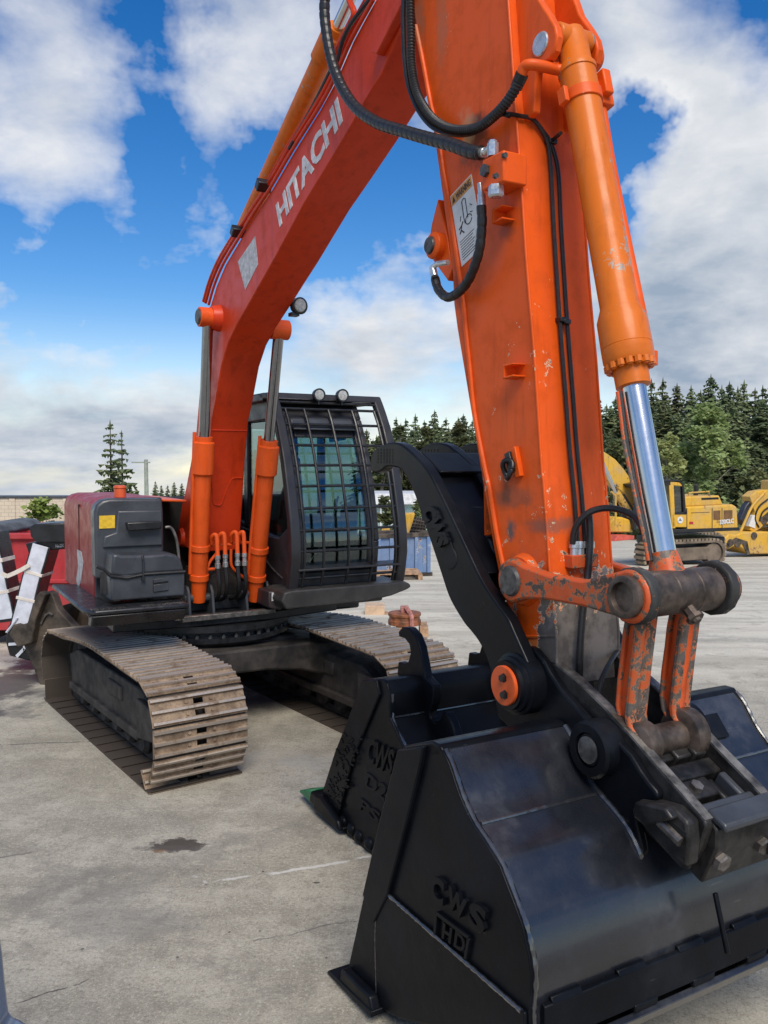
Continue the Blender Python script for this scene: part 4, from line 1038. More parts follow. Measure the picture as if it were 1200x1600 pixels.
def cdir():                                     # direction along the coupler, and its upward normal
    a_, b_ = H.S(900, 1063, -YC), H.S(1100, 1283, -YC); e = (b_ - a_).normalized(); return a_, e, Vector((-e.z, 0, e.x)) if e.x > 0 else Vector((e.z, 0, -e.x))
ca, ce, cn = cdir()
if cn.z < 0: cn = -cn
Lc = (H.S(1100, 1283, -YC) - ca).length
def cbox(t0, t1, y0, y1, h0, h1, nm='cross_bar', mat=M_coupler, bev=.008, parent=None):
    bm = NBM(); c = ca + ce * ((t0 + t1) / 2 * Lc) + cn * ((h0 + h1) / 2); c.y = (y0 + y1) / 2
    obox(bm, c, ce, (0, 1, 0), cn, (t1 - t0) * Lc / 2, (y1 - y0) / 2, (h1 - h0) / 2); return obj(nm, bm, mat, parent or cpl, bev)
I = YC - .036
cbox(.0, .98, -I, I, -.19, -.17, 'floor_plate', M_coupler)
cbox(.52, .58, -I, I * .2, -.13, -.05); cbox(.50, .60, I * .0, I * .7, -.12, -.035); cbox(.56, .62, I * .5, I * .95, -.13, -.02, 'cylinder_lug')
cbox(.63, .73, -I, I, -.13, -.035, 'cross_bar', M_coupler)
cbox(.72, .84, -.10, .05, -.12, -.045, 'wedge_block'); cbox(.74, .92, -I, -.10, -.15, -.07); cbox(.74, .92, .05, .075, -.15, -.05); cbox(.74, .92, .10, I, -.16, -.03, 'side_rib', M_toolbox)
cbox(.90, 1.0, -I, I, -.10, -.012, 'front_bar', M_toolbox)
bm = NBM(); c = ca + ce * (.78 * Lc) + cn * -.045; lathe(bm, (c.x, -.03, c.z), Vector((c.x, -.03, c.z)) + cn, [(0, .024), (.016, .022)], 6); obj('bolt', bm, M_steel, cpl)
bm = NBM(); c = ca + ce * (.52 * Lc) + cn * -.07
random.seed(3)
tube(bm, catmull([(c.x + random.uniform(-.03, .03), -.1 + .03 * k, c.z + random.uniform(-.01, .02)) for k in range(8)], 4), .012, 8); obj('coupler_hose', bm, M_rubber, cpl)
# front nose plate that carries the lock bolts
NX = ca + ce * Lc
bm = NBM(); nose = [(NX.x - .03, NX.z + .01), (NX.x + .02, NX.z - .03), (NX.x + .02, NX.z - .09), (NX.x - .035, NX.z - .22), (NX.x - .08, NX.z - .20)]
prism(bm, nose, -YC + .036, YC + .25); obj('nose_plate', bm, M_coupler, cpl, .008)
bm = NBM(); prism(bm, [(NX.x - .02, NX.z + .025), (NX.x + .05, NX.z - .005), (NX.x + .05, NX.z - .03), (NX.x - .02, NX.z - .005)], -YC + .036, YC + .25); obj('nose_lip', bm, M_toolbox, cpl, .008)
for yy3, zz in ((-.09, -.13), (.1, -.12), (.22, -.13)):
    bm = NBM(); lathe(bm, (NX.x - .03, yy3, NX.z + zz), (NX.x + 1, yy3, NX.z + zz - .3), [(0, .03), (.05, .03), (.055, .024)], 6); obj('bolt', bm, M_steel, cpl)
bm = NBM(); lathe(bm, (NX.x - .05, .16, NX.z - .10), (NX.x + 1, .16, NX.z - .4), [(0, .06), (.09, .06), (.10, .05), (.10, .035), (.12, .03)], 24); obj('lock_cylinder', bm, M_coupler, cpl)
# wedge hook (left) with its slot
bm = NBM(); wk = H.SP([(988, 1262), (1000, 1250), (1025, 1254), (1052, 1262), (1075, 1285), (1078, 1318), (1074, 1356), (1040, 1330), (1005, 1290), (990, 1276)], -YC - .05)
prism(bm, wk, -YC - .055, -YC + .002); wh = obj('wedge_hook', bm, M_coupler, cpl, .01)
bm = NBM(); prism(bm, H.SP([(1042, 1288), (1050, 1283), (1073, 1302), (1068, 1310)], -YC - .056), -YC - .058, -YC - .05); obj('slot', bm, M_void, wh)
bm = NBM(); q0_, q1_ = H.S(1032, 1284, -YC - .06), H.S(1064, 1316, -YC - .06); rod(bm, q0_, q1_, .017, None, 10); obj('slide_pin', bm, M_steel, wh)
bm = NBM(); q = H.SP([(992, 1252), (1040, 1262), (1052, 1280), (1008, 1290), (990, 1276)], -YC - .08); prism(bm, q, -YC - .085, -YC - .05); obj('hook_block', bm, M_coupler, wh, .008)

# ---- cleanup bucket on the coupler
YL = -.732; YR = .735
side_back = [(690, 1172), (701, 1195), (716, 1240), (727, 1266), (739, 1290), (760, 1321), (780, 1354), (797, 1398), (815, 1446), (826, 1494), (830, 1523), (829, 1555), (827, 1582), (828, 1610), (829, 1636)]
BK = H.SP(side_back, YL)
heel = BK[-1]
lipz = .025; lip = H.S(548, 1520, YL)
side_front = H.SP([(547, 1506), (558, 1456), (577, 1377), (587, 1331), (602, 1272), (617, 1214), (628, 1169), (650, 1165), (675, 1163)], YL)
SIDE = BK + [(heel[0] - .04, heel[1] - .05), (4.75, .235), (4.40, .075), (4.24, .032), (lip.x - .01, .03)] + side_front
bk1 = obj('bucket', prism(NBM(), [(BK[0][0] - .06, BK[0][1] - .10), (BK[0][0] - .03, BK[0][1] - .10), (BK[4][0] - .03, BK[4][1]), (BK[4][0] - .06, BK[4][1])], YL + .03, YR - .03), M_bkt, exc)
for y0 in (YL, YR - .03): obj('side_plate', prism(NBM(), SIDE, y0, y0 + .03), M_bkt, bk1, .004)
bk1['label'] = 'wide black cleanup bucket pinned to the arm, with raised letters on its side'
# shell: back plate, curved belly and floor
def off(poly, dist):
    out = []
    for i, p in enumerate(poly):
        a = Vector(poly[max(0, i - 1)]); b = Vector(poly[min(len(poly) - 1, i + 1)]); t = (b - a).normalized(); n_ = Vector((-t.y, t.x)); out.append((p[0] + n_.x * dist, p[1] + n_.y * dist))
    return out
belly = [BK[0], BK[1], BK[2], BK[3], BK[4]] + [(p.x, p.y) for p in catmull([(a, b, 0) for a, b in BK[4:]], 4)][1:] + [(heel[0] - .05, heel[1] - .05), (4.75, .225), (4.40, .07), (4.1, .028)]
ring = off(belly, .006) + off(belly, -.012)[::-1]
ring = off(belly, -.002) + off(belly, -.020)[::-1]
bm = NBM(); prism(bm, ring, YL + .012, YR - .012); obj('shell', bm, M_shell, bk1, 0, ang=24)
# rim weld bead along the side plate, crease weld
bm = NBM(); random.seed(11)
def weld(P, r=.007):
    P = resample(catmull(P, 6), .012); tube(bm, P, r, 7, rfun=lambda i: r * random.uniform(.8, 1.25))
weld([(x + .002, YL + .015, z) for x, z in BK], .008)
weld([(x + .002, YR - .015, z) for x, z in BK], .008)
weld([(BK[4][0] + .001, YL + .03, BK[4][1]), (BK[4][0] + .001, -.215, BK[4][1])], .006)
weld([(BK[4][0] + .001, .215, BK[4][1]), (BK[4][0] + .001, YR - .03, BK[4][1])], .006)
obj('weld_bead', bm, M_weld, bk1)
# rolled top edge bar
bm = NBM()
for y0, y1 in ((YL, -.19), (.19, YR)):
    prism(bm, [(BK[0][0] + .004, BK[0][1] - .005), (BK[0][0] - .015, BK[0][1] + .012), (side_front[-1][0], side_front[-1][1] + .010), (side_front[-3][0] + .01, side_front[-3][1] + .012), (side_front[-3][0] + .012, side_front[-3][1] - .02), (BK[0][0] - .02, BK[0][1] - .03)], y0, y1)
obj('top_plate', bm, M_bkt, bk1, .008, 3)
# wear strips and tabs at the heel
wt_ = H.SP([(828, 1574), (829, 1636)], YL)
bm = NBM(); prism(bm, [(wt_[0][0] + .002, wt_[0][1]), (wt_[0][0] + .018, wt_[0][1] - .004), (wt_[1][0] + .018, wt_[1][1]), (wt_[1][0] - .02, wt_[1][1] - .03), (wt_[1][0] - .04, wt_[1][1] - .02)], YL + .04, YR - .02); obj('heel_wear_plate', bm, M_bkt, bk1, .004)
for k in range(6):
    y0 = YL + .10 + k * .262
    bm = NBM(); prism(bm, [(wt_[0][0] - .002, wt_[0][1] + .012), (wt_[0][0] + .008, wt_[0][1] + .012), (wt_[0][0] + .020, wt_[0][1] - .004), (wt_[0][0], wt_[0][1] - .004)], y0 - .03, y0 + .085); obj('weld_tab', bm, M_bkt, bk1, .003)
    bm = NBM(); prism(bm, [(wt_[1][0] + .010, wt_[1][1] + .008), (wt_[1][0] + .022, wt_[1][1] + .004), (wt_[1][0] + .02, wt_[1][1] - .02), (wt_[1][0], wt_[1][1] - .02)], y0 + .03, y0 + .13); obj('weld_tab', bm, M_bkt, bk1, .004)
bm = NBM(); prism(bm, [(heel[0] + .01, heel[1] - .02), (heel[0] - .01, heel[1] - .055), (4.72, .20), (4.70, .185), (heel[0] + .005, heel[1] - .075), (heel[0] + .03, heel[1] - .03)], YL + .02, YR); obj('floor_strip', bm, M_shell, bk1, .003)
# side plate wear parts: thick lower plate and front strip (proud of the side)
sp = H.SP([(611, 1398), (822, 1580), (827, 1600), (829, 1634)], YL)
low = [sp[0], sp[1]] + [(heel[0] - .012, heel[1] + .03), (heel[0] - .05, heel[1] - .045), (4.75, .245), (4.40, .085), (4.24, .040), (lip.x + .0, .035)] + H.SP([(549, 1506), (560, 1456), (590, 1465), (600, 1420)], YL)
bm = NBM(); prism(bm, H.SP([(611, 1398), (824, 1581)], YL) + [(heel[0] - .012, heel[1] + .02), (heel[0] - .05, heel[1] - .045), (4.75, .245), (4.40, .085), (4.24, .040), (lip.x, .035)] + H.SP([(549, 1506), (560, 1456), (572, 1400)], YL), YL - .012, YL + .001); obj('side_wear_plate', bm, M_bkt, bk1, .004)
bm = NBM(); prism(bm, H.SP([(628, 1170), (668, 1165), (662, 1200), (640, 1290), (611, 1398), (590, 1440), (573, 1396), (588, 1331), (602, 1272), (617, 1214)], YL), YL - .020, YL + .001); obj('side_front_strip', bm, M_bkt, bk1, .005)
bm = NBM()
def wl(pts, r=.006):
    P = resample(catmull([(H.S(u, v, YL).x, YL - .010, H.S(u, v, YL).z) for u, v in pts], 4), .012); tube(bm, P, r, 6, rfun=lambda i: r * random.uniform(.75, 1.3))
wl([(611, 1398), (680, 1458), (760, 1527), (822, 1581)]); wl([(577, 1378), (590, 1425), (590, 1470), (592, 1555)], .004)
obj('weld_bead', bm, M_weld, bk1)
NRM = (0, -1, 0)
def SL(u, v): return H.S(u, v, YL)
for ch, p0, p1, p2 in (('C', (676, 1403), (697, 1418), (679, 1362)), ('W', (703, 1413), (731, 1440), (707, 1381)), ('S', (735, 1444), (761, 1462), (741, 1404))):
    text_on('raised_letter', ch, SL(*p0), SL(*p1), SL(*p2), .022, M_bkt, bk1, NRM, .05)
for ch, p0, p1, p2 in (('H', (694, 1464), (708, 1474), (697, 1440)), ('D', (713, 1477), (729, 1490), (716, 1452))):
    text_on('raised_letter', ch, SL(*p0), SL(*p1), SL(*p2), .016, M_bkt, bk1, NRM, .03)
bm = NBM()
for a_, b_ in (((686, 1426), (737, 1464)), ((737, 1464), (731, 1497)), ((686, 1426), (683, 1462))):
    A_, B_ = SL(*a_), SL(*b_); e = B_ - A_; obox(bm, ((A_.x + B_.x) / 2, YL - .006, (A_.z + B_.z) / 2), e, (0, 1, 0), Vector((-e.z, 0, e.x)), e.length / 2, .007, .007)
obj('letter_frame', bm, M_bkt, bk1, .002)
# cutting edge and its bolt-on corner
bm = NBM(); q0 = H.S(520, 1512, YL - .02); q1 = H.S(590, 1562, YL - .02)
prism(bm, [(lip.x - .10, .006), (lip.x - .085, .024), (lip.x + .28, .06), (lip.x + .28, .036)], YL - .06, YR + .05); obj('cutting_edge', bm, M_bkt, bk1, .004)
bm = NBM(); prism(bm, [(lip.x + .0, .025), (lip.x + .02, .085), (lip.x + .25, .10), (lip.x + .28, .045)], YL - .055, YL - .012); obj('corner_block', bm, M_bkt, bk1, .010, 3)
# hanger ears
EAR = [(820, 1010), (828, 1011), (836, 1016), (850, 1034), (858, 1050), (876, 1077), (895, 1099), (916, 1123), (932, 1127), (952, 1140), (968, 1163), (985, 1180), (1000, 1205), (1012, 1222), (1024, 1236), (1028, 1246), (1022, 1254), (1008, 1252), (1000, 1257), (994, 1268), (994, 1287), (1001, 1318), (1004, 1336), (998, 1345), (984, 1338), (958, 1300), (940, 1268), (911, 1240), (890, 1185), (872, 1138), (860, 1132), (835, 1136), (800, 1142), (778, 1122), (772, 1092), (786, 1048), (800, 1025)]
YE = .198
EP = H.SP(EAR, -YE)
for y0 in (-YE, YE - .035): obj('hanger_ear', prism(NBM(), EP, y0, y0 + .035), M_bkt, bk1, .010, 3)
pe = H.S(936, 1168, -YE)
for s in (-1, 1):
    bm = NBM(); lathe(bm, (pe.x, s * (YE - .03), pe.z), (pe.x, s * (YE + .055), pe.z), [(0, .098), (.075, .098), (.085, .088), (.085, .060), (.07, .058)], 36); lathe(bm, (pe.x, s * YE, pe.z), (pe.x, s * (YE + .06), pe.z), [(0, .054), (.048, .054), (.05, .048)], 30); obj('pin_boss', bm, [M_bkt], bk1)
    bm = NBM(); lathe(bm, (pe.x, s * (YE + .03), pe.z), (pe.x, s * (YE + .056), pe.z), [(0, .046), (.024, .046), (.026, .042)], 30); obj('pin', bm, M_pin, bk1)
bm = NBM(); random.seed(5)
for s in (-1, 1):
    P = [(x + .002, s * (YE + .006), z) for x, z in BK if z > .80] + [(H.S(998, 1343, -YE).x, s * (YE + .004), H.S(998, 1343, -YE).z)]
    P = resample(catmull(P, 5), .014); tube(bm, P, .0105, 7, rfun=lambda i: .0105 * random.uniform(.8, 1.2))
obj('weld_bead', bm, M_weld, bk1)
# square pad welded on the far half of the back plate
bm = NBM(); a_, b_ = Vector((BK[1][0], 0, BK[1][1])), Vector((BK[3][0], 0, BK[3][1])); e = (b_ - a_).normalized(); nn = Vector((-e.z, 0, e.x)); nn = nn if nn.x > 0 else -nn
obox(bm, a_.lerp(b_, .45) + nn * .004 + Vector((0, .46, 0)), e, (0, 1, 0), nn, .05, .075, .006); obj('lift_pad', bm, M_bkt, bk1, .004)
bm = NBM(); obox(bm, (NX.x - .02, -.05, NX.z - .36), (.3, 0, -1), (0, 1, 0), (1, 0, .3), .09, .008, .006); obj('gusset', bm, M_bkt, bk1, .003)

# ---- hydraulic thumb (three hooked tines)
YT0 = -.255
TH = [(579, 717), (582, 707), (595, 696), (610, 691), (625, 693), (637, 702), (655, 719), (670, 738), (685, 766), (705, 808), (730, 861), (750, 903), (772, 938), (792, 966), (800, 983), (812, 1010), (825, 1040), (830, 1062), (826, 1088), (814, 1105), (800, 1111), (785, 1105), (772, 1083), (767, 1052), (757, 1022), (747, 1002), (735, 986), (725, 974), (710, 950), (700, 930), (690, 900), (677, 860), (660, 810), (647, 772), (637, 750), (625, 733), (605, 729), (595, 736), (585, 739), (578, 732)]
TP = smooth2(H.SP(TH, YT0), 3)
bm = NBM(); prism(bm, TP, YT0, YT0 + .055); thm = obj('thumb', bm, M_thumb, exc, .008, 2, 25); thm['label'] = 'black hydraulic thumb with hooked serrated tines folded along the arm'
bm = NBM(); prism(bm, TP, .215, .27); obj('thumb_tine', bm, M_thumb, thm, .008, 2, 25)
MID = TP[:]
cut = H.S(690, 800, YT0).z
top_part = [(x, z) for x, z in TP if z > cut]
bm = NBM(); prism(bm, top_part, -.005, .05); obj('thumb_tine', bm, M_thumb, thm, .008, 2, 25)
# web plate between the tines
wp = [H.S(u, v, YT0) for u, v in ((648, 722), (668, 748), (684, 780), (705, 822), (726, 866), (742, 898))]
bm = NBM(); ring = [(q.x + .0, q.z) for q in wp] + [(q.x - .045, q.z - .012) for q in wp[::-1]]
prism(bm, ring, YT0 + .056, .214); obj('web_plate', bm, M_thumb, thm, .006)
bm = NBM(); q = [H.S(u, v, YT0) for u, v in ((640, 705), (652, 722), (668, 742))]
prism(bm, [(q[0].x + .01, q[0].z - .005), (q[1].x + .01, q[1].z + .01), (q[2].x + .02, q[2].z + .012), (q[2].x - .02, q[2].z - .01), (q[0].x - .02, q[0].z - .02)], YT0 + .056, .214); obj('web_cap', bm, M_thumb, thm, .008)
# serration on the hook faces
bm = NBM()
for yb in (YT0, -.005, .215):
    for i in range(6):
        u, v = 588 + i * 6.0, 702 + 0 * i
        for j in range(5):
            q = H.S(590 + i * 4.6, 703 + j * 4.8, YT0); obox(bm, (q.x, yb - .0002, q.z), (1, 0, 0), (0, 1, 0), (0, 0, 1), .0052, .0015, .0052)
obj('serration', bm, M_thumb, thm, kind='stuff')
text_on('raised_letters', 'CWS', H.S(659, 798, YT0), H.S(684, 858, YT0), H.S(681, 787, YT0), .022, M_thumb, thm, NRM, .07)
bm = NBM(); c = H.S(704, 872, YT0); lathe(bm, (c.x, YT0 - .004, c.z), (c.x, YT0 + .01, c.z), [(0, .045), (.006, .05)], 24); prism(bm, [(c.x - .03, c.z + .03), (c.x + .035, c.z + .02), (c.x + .0, c.z + .075)], YT0 - .005, YT0 + .0); obj('lift_eye', bm, M_void, thm)
# tines' pivot cap
tp = H.S(788, 1071, YT0 - .05)
bm = NBM(); lathe(bm, (tp.x, YT0 + .07, tp.z), (tp.x, YT0 - 1, tp.z), [(0, .118), (.075, .118), (.08, .106), (.095, .106), (.10, .094), (.115, .092)], 40); obj('pivot_boss', bm, M_thumb, thm)
bm = NBM(); lathe(bm, (tp.x - .0, YT0 - .04, tp.z), (tp.x, YT0 - 1, tp.z), [(0, .075), (.016, .075), (.018, .072)], 36); cap = obj('pin_cap', bm, M_orange_clean, thm, label='orange pin cap with two bolts')
for s in (-1, 1):
    bm = NBM(); lathe(bm, (tp.x + .01 - .004 * s, YT0 - .055, tp.z + .031 * s), (tp.x + .01 - .004 * s, YT0 - 1, tp.z + .031 * s), [(0, .019), (.004, .019), (.004, .014), (.018, .014)], 6); obj('bolt', bm, M_black, thm)
# thumb cylinder between tines and arm
bm = NBM(); p0 = H.S(726, 810, 0); p1 = H.S(778, 935, 0); rod(bm, p0, p1, .05, None, 20); lathe(bm, (p0.x, -.1, p0.z), (p0.x, .12, p0.z), [(0, .06), (.22, .06)], 20)
lathe(bm, (H.S(765, 862, 0).x, -.16, H.S(765, 862, 0).z), (H.S(765, 862, 0).x, .1, H.S(765, 862, 0).z), [(0, .05), (.03, .05), (.03, .065), (.05, .065), (.05, .05), (.08, .05), (.08, .07), (.26, .07)], 22)
obj('thumb_cylinder', bm, M_black, thm)
bm = NBM(); P = [H.S(u, v, -.13) for u, v in ((716, 812), (730, 820), (736, 836), (745, 870), (757, 905), (768, 925))]; tube(bm, catmull(P, 5), .013, 8)
P = [H.S(u, v, -.11) for u, v in ((738, 815), (733, 830), (742, 870), (752, 900))]; tube(bm, catmull(P, 5), .011, 8); obj('hydraulic_hose', bm, M_rubber, thm)
bm = NBM(); prism(bm, H.SP([(752, 830), (768, 842), (790, 912), (786, 940), (762, 930), (745, 870)], -.10), -.11, .11); obj('cylinder_mount', bm, M_black, thm, .01)
bm = NBM(); prism(bm, H.SP([(755, 756), (768, 780), (768, 835), (756, 838)], -.12), -.12, .12); obj('arm_bracket', bm, M_arm, arm, .005)
# ---- cab
def gx(z):                                       # curved front of the cab guard (measured on the left post)
    tab = [(1.08, .86), (1.135, .866), (1.25, .912), (1.38, .926), (1.57, .915), (1.745, .872), (1.9, .832), (2.1, .772), (2.26, .706), (2.44, .620), (2.62, .495), (2.70, .43)]
    if z <= tab[0][0]: return tab[0][1]
    for (z0, a), (z1, b) in zip(tab, tab[1:]):
        if z <= z1: return a + (b - a) * (z - z0) / (z1 - z0)
    return tab[-1][1]
YG0, YG1 = .355, 1.405
zt_, zb_ = 2.665, 1.095
cabt = None
bm = NBM()
cs = [(gx(z) - .10, z) for z in (1.10, 1.3, 1.5, 1.7, 1.9, 2.1, 2.3, 2.45, 2.58)] + [(.25, 2.64), (-.75, 2.64), (-.9, 2.5), (-.95, 1.9), (-.9, 1.1)]
# side walls with window openings are built as frames: sill, roof, posts
def wallframe(y0, y1):
    prism(bm, [(-.93, 1.02), (gx(1.1) - .10, 1.02), (gx(1.5) - .10, 1.45), (.30, 1.50), (-.93, 1.62)], y0, y1)
    prism(bm, [(gx(2.46) - .10, 2.46), (gx(2.58) - .10, 2.58), (.25, 2.645), (-.75, 2.645), (-.93, 2.5), (-.93, 2.44)], y0, y1)
    prism(bm, [(gx(z) - .10, z) for z in (1.45, 1.7, 1.9, 2.1, 2.3, 2.46)] + [(gx(z) - .20, z) for z in (2.46, 2.3, 2.1, 1.9, 1.7, 1.45)], y0, y1)
    prism(bm, [(-.93, 1.55), (-.84, 1.55), (-.84, 2.46), (-.93, 2.46)], y0, y1)
    prism(bm, [(-.30, 1.5), (-.20, 1.5), (-.20, 2.46), (-.30, 2.46)], y0, y1)
wallframe(.42, .47); wallframe(1.14, 1.19)
box(bm, -.9, .35, .47, 1.14, 2.57, 2.635); box(bm, -.92, .78, .47, 1.14, 1.02, 1.10)
box(bm, -.95, -.90, .47, 1.14, 1.02, 1.60); box(bm, -.95, -.90, .47, 1.14, 2.42, 2.6)
box(bm, gx(1.16) - .16, gx(1.16) - .10, .47, 1.14, 1.06, 1.22)
prism(bm, [(gx(2.42) - .10, 2.40), (gx(2.5) - .10, 2.5), (.38, 2.58), (.3, 2.6), (gx(2.42) - .2, 2.42)], .47, 1.14)
cabt = obj('cab', bm, M_cab, exc, .012, 2)
cabt['label'] = 'charcoal operator cab with curved windscreen behind a bar guard'
bm = NBM()
zs = [1.22, 1.35, 1.5, 1.65, 1.8, 1.95, 2.1, 2.25, 2.40]
ring = [(gx(z) - .115, z) for z in zs] + [(gx(z) - .121, z) for z in zs[::-1]]; prism(bm, ring, .475, 1.135); obj('windscreen', bm, M_glass, cabt, ang=60)
for y in (.445, 1.165):
    bm = NBM(); prism(bm, [(.66, 1.52), (gx(1.8) - .2, 1.8), (gx(2.1) - .2, 2.1), (gx(2.44) - .2, 2.44), (-.2, 2.44), (-.2, 1.52)], y - .003, y + .003); obj('side_window', bm, M_glass, cabt)
    bm = NBM(); prism(bm, [(-.3, 1.54), (-.3, 2.44), (-.84, 2.44), (-.84, 1.6)], y - .003, y + .003); obj('side_window', bm, M_glass, cabt)
bm = NBM(); box(bm, -.93, -.924, .48, 1.13, 1.61, 2.41); obj('rear_window', bm, M_glass, cabt)
# windscreen surround
bm = NBM()
for y0, y1 in ((.47, .53), (1.08, 1.14)): prism(bm, [(gx(z) - .10, z) for z in zs] + [(gx(z) - .155, z) for z in zs[::-1]], y0, y1)
prism(bm, [(gx(2.30) - .10, 2.30), (gx(2.42) - .10, 2.42), (gx(2.42) - .16, 2.42), (gx(2.30) - .16, 2.30)], .53, 1.08)
obj('windscreen_frame', bm, M_cab, cabt, .015, 3)
bm = NBM(); prism(bm, [(gx(2.40) - .02, 2.36), (gx(2.48) - .04, 2.46), (gx(2.48) - .10, 2.47), (gx(2.36) - .10, 2.37)], .5, 1.11); obj('visor', bm, M_toolbox, cabt, .02, 3)
# interior
bm = NBM(); box(bm, -.30, .22, .60, 1.02, 1.36, 1.50); prism(bm, [(-.34, 1.45), (-.22, 1.45), (-.34, 2.15), (-.46, 2.13)], .62, 1.00); box(bm, -.50, -.38, .76, 1.0, 2.12, 2.30); obj('seat', bm, M_cabin_grey, cabt, .03, 3)
bm = NBM(); box(bm, -.25, .30, .49, .60, 1.15, 1.62); box(bm, -.25, .30, 1.03, 1.13, 1.15, 1.62); box(bm, .50, .60, .98, 1.10, 1.2, 1.7); rod(bm, (.24, .55, 1.6), (.27, .56, 1.78), .015); rod(bm, (.24, 1.07, 1.6), (.27, 1.06, 1.78), .015); obj('control_console', bm, M_cab, cabt, .015)
bm = NBM(); tube(bm, [(gx(1.3) - .125, .56, 1.3), (gx(1.55) - .128, .74, 1.5), (gx(1.85) - .128, .86, 1.82)], .008, 6); obj('wiper', bm, M_black, cabt)
bm = NBM(); c = H.X(527, 684, gx(2.3) - .18); obox(bm, c, (1, 0, 0), (0, 1, .15), (0, -.15, 1), .006, pr(14, c), pr(5, c)); obj('sticker', bm, simple('teal_sticker', (.10, .42, .46), .5), cabt)
# cab side panel facing the boom
bm = NBM(); prism(bm, [(-.9, 1.0), (gx(1.1) - .09, 1.0), (gx(1.3) - .09, 1.3), (gx(1.6) - .09, 1.62), (.55, 1.48), (.2, 1.49), (-.9, 1.55)], .400, .4195); obj('side_panel', bm, M_cabbrown, cabt, .008)
bm = NBM(); c = H.X(427, 937, .80)
prism(bm, H.XP([(420, 924), (446, 924), (440, 954), (420, 950)], .75), .42, .75, 'x'); sp_ = obj('corner_box', bm, M_cabbrown, cabt, .012)
bm = NBM(); prism(bm, H.XP([(424.5, 926), (430, 926), (430, 939), (424.5, 939)], .753), .751, .755, 'x'); obj('label_plate', bm, M_decalwhite, sp_)
bm = NBM(); tube(bm, catmull([H.S(u, v, .395) for u, v in ((414, 872), (422, 884), (432, 895), (441, 903))], 4), .007, 6); obj('cable', bm, M_steel, cabt)
# ---- guard in front of the windscreen
bm = NBM()
def post(y0, y1):
    z_ = [1.095, 1.2, 1.35, 1.5, 1.65, 1.8, 1.95, 2.1, 2.25, 2.4, 2.53, 2.62, 2.665]
    prism(bm, [(gx(z), z) for z in z_] + [(gx(z) - .075, z) for z in z_[::-1]], y0, y1)
post(YG0, YG0 + .085); post(YG1 - .085, YG1)
prism(bm, [(gx(2.61), 2.61), (gx(2.665), 2.668), (gx(2.665) - .22, 2.672), (gx(2.61) - .22, 2.62)], YG0, YG1)
for y0, y1 in ((YG0, YG0 + .07), (YG1 - .07, YG1)): box(bm, -.75, .35, y0, y1, 2.60, 2.672)
box(bm, -.82, -.75, YG0, YG1, 2.60, 2.672)
gd = obj('cab_guard', bm, M_cab, exc, .014, 3, label='welded bar guard in front of the cab windscreen')
zbars = [2.535, 2.405, 2.235, 2.075, 1.91, 1.735, 1.565, 1.40, 1.185]
bar_me = None
for z in [2.59] + zbars:
    bm = NBM(); tube(bm, [(gx(z) - .02, YG0 + .08, z), (gx(z) - .02, YG1 - .08, z)], .0115, 8); obj('guard_bar', bm, M_black, gd)
for y in (YG0 + .115, .635, .855, 1.075, YG1 - .115):
    bm = NBM(); zz = [1.12 + i * .094 for i in range(17)]; tube(bm, [(gx(z) - .012, y, z) for z in zz if z < 2.62], .0125, 8); obj('guard_bar', bm, M_black, gd)
bm = NBM(); prism(bm, [(gx(1.26) + .0, 1.245), (gx(1.26) + .0, 1.262), (gx(1.26) - .12, 1.278), (gx(1.26) - .12, 1.262)], YG0 + .06, YG1 - .06); obj('foot_shelf', bm, M_cab, gd, .004)
for u, v in ((498, 617), (534.5, 618)):
    c = H.X(u, v, .56); r = pr(10, c)
    bm = NBM(); lathe(bm, (c.x - .05, c.y, c.z), (c.x + .01, c.y, c.z), [(0, r * .5), (.02, r * .9), (.06, r), (.07, r), (.07, r * .84), (.06, r * .8)], 26); box(bm, c.x - .02, c.x + .0, c.y - .008, c.y + .008, c.z - r - .025, c.z - r * .6); lp_ = obj('work_lamp', bm, M_black, exc)
    bm = NBM(); lathe(bm, (c.x + .005, c.y, c.z), (c.x + .03, c.y, c.z), [(0, r * .82), (.012, r * .76), (.016, r * .4)], 26); obj('lamp_lens', bm, M_lens, lp_)
# bumper under the cab
bmp = H.XP([(445, 926), (457, 923), (633, 908.5), (641, 912), (643, 917), (637, 921), (612, 931), (575, 940), (520, 946), (448, 953), (440, 940)], .95)
bm = NBM(); prism(bm, bmp, .55, .95, 'x'); obj('cab_bumper', bm, simple('bumper_dark_plastic', (.040, .037, .034), .5, 0, .25, 6, .1, 60), exc, .03, 4)
bm = NBM(); box(bm, -.9, .6, .36, 1.35, .90, 1.02); obj('cab_floor_frame', bm, M_black, exc, .02)
bm = NBM(); box(bm, -.2, .45, .45, 1.2, .83, .9); obj('belly_plate', bm, M_black, exc, .02)
# black plate behind the boom cylinders, between boom and cab
bm = NBM(); box(bm, -.95, -.9, .16, .40, .9, 1.5); obj('partition', bm, M_void, exc)

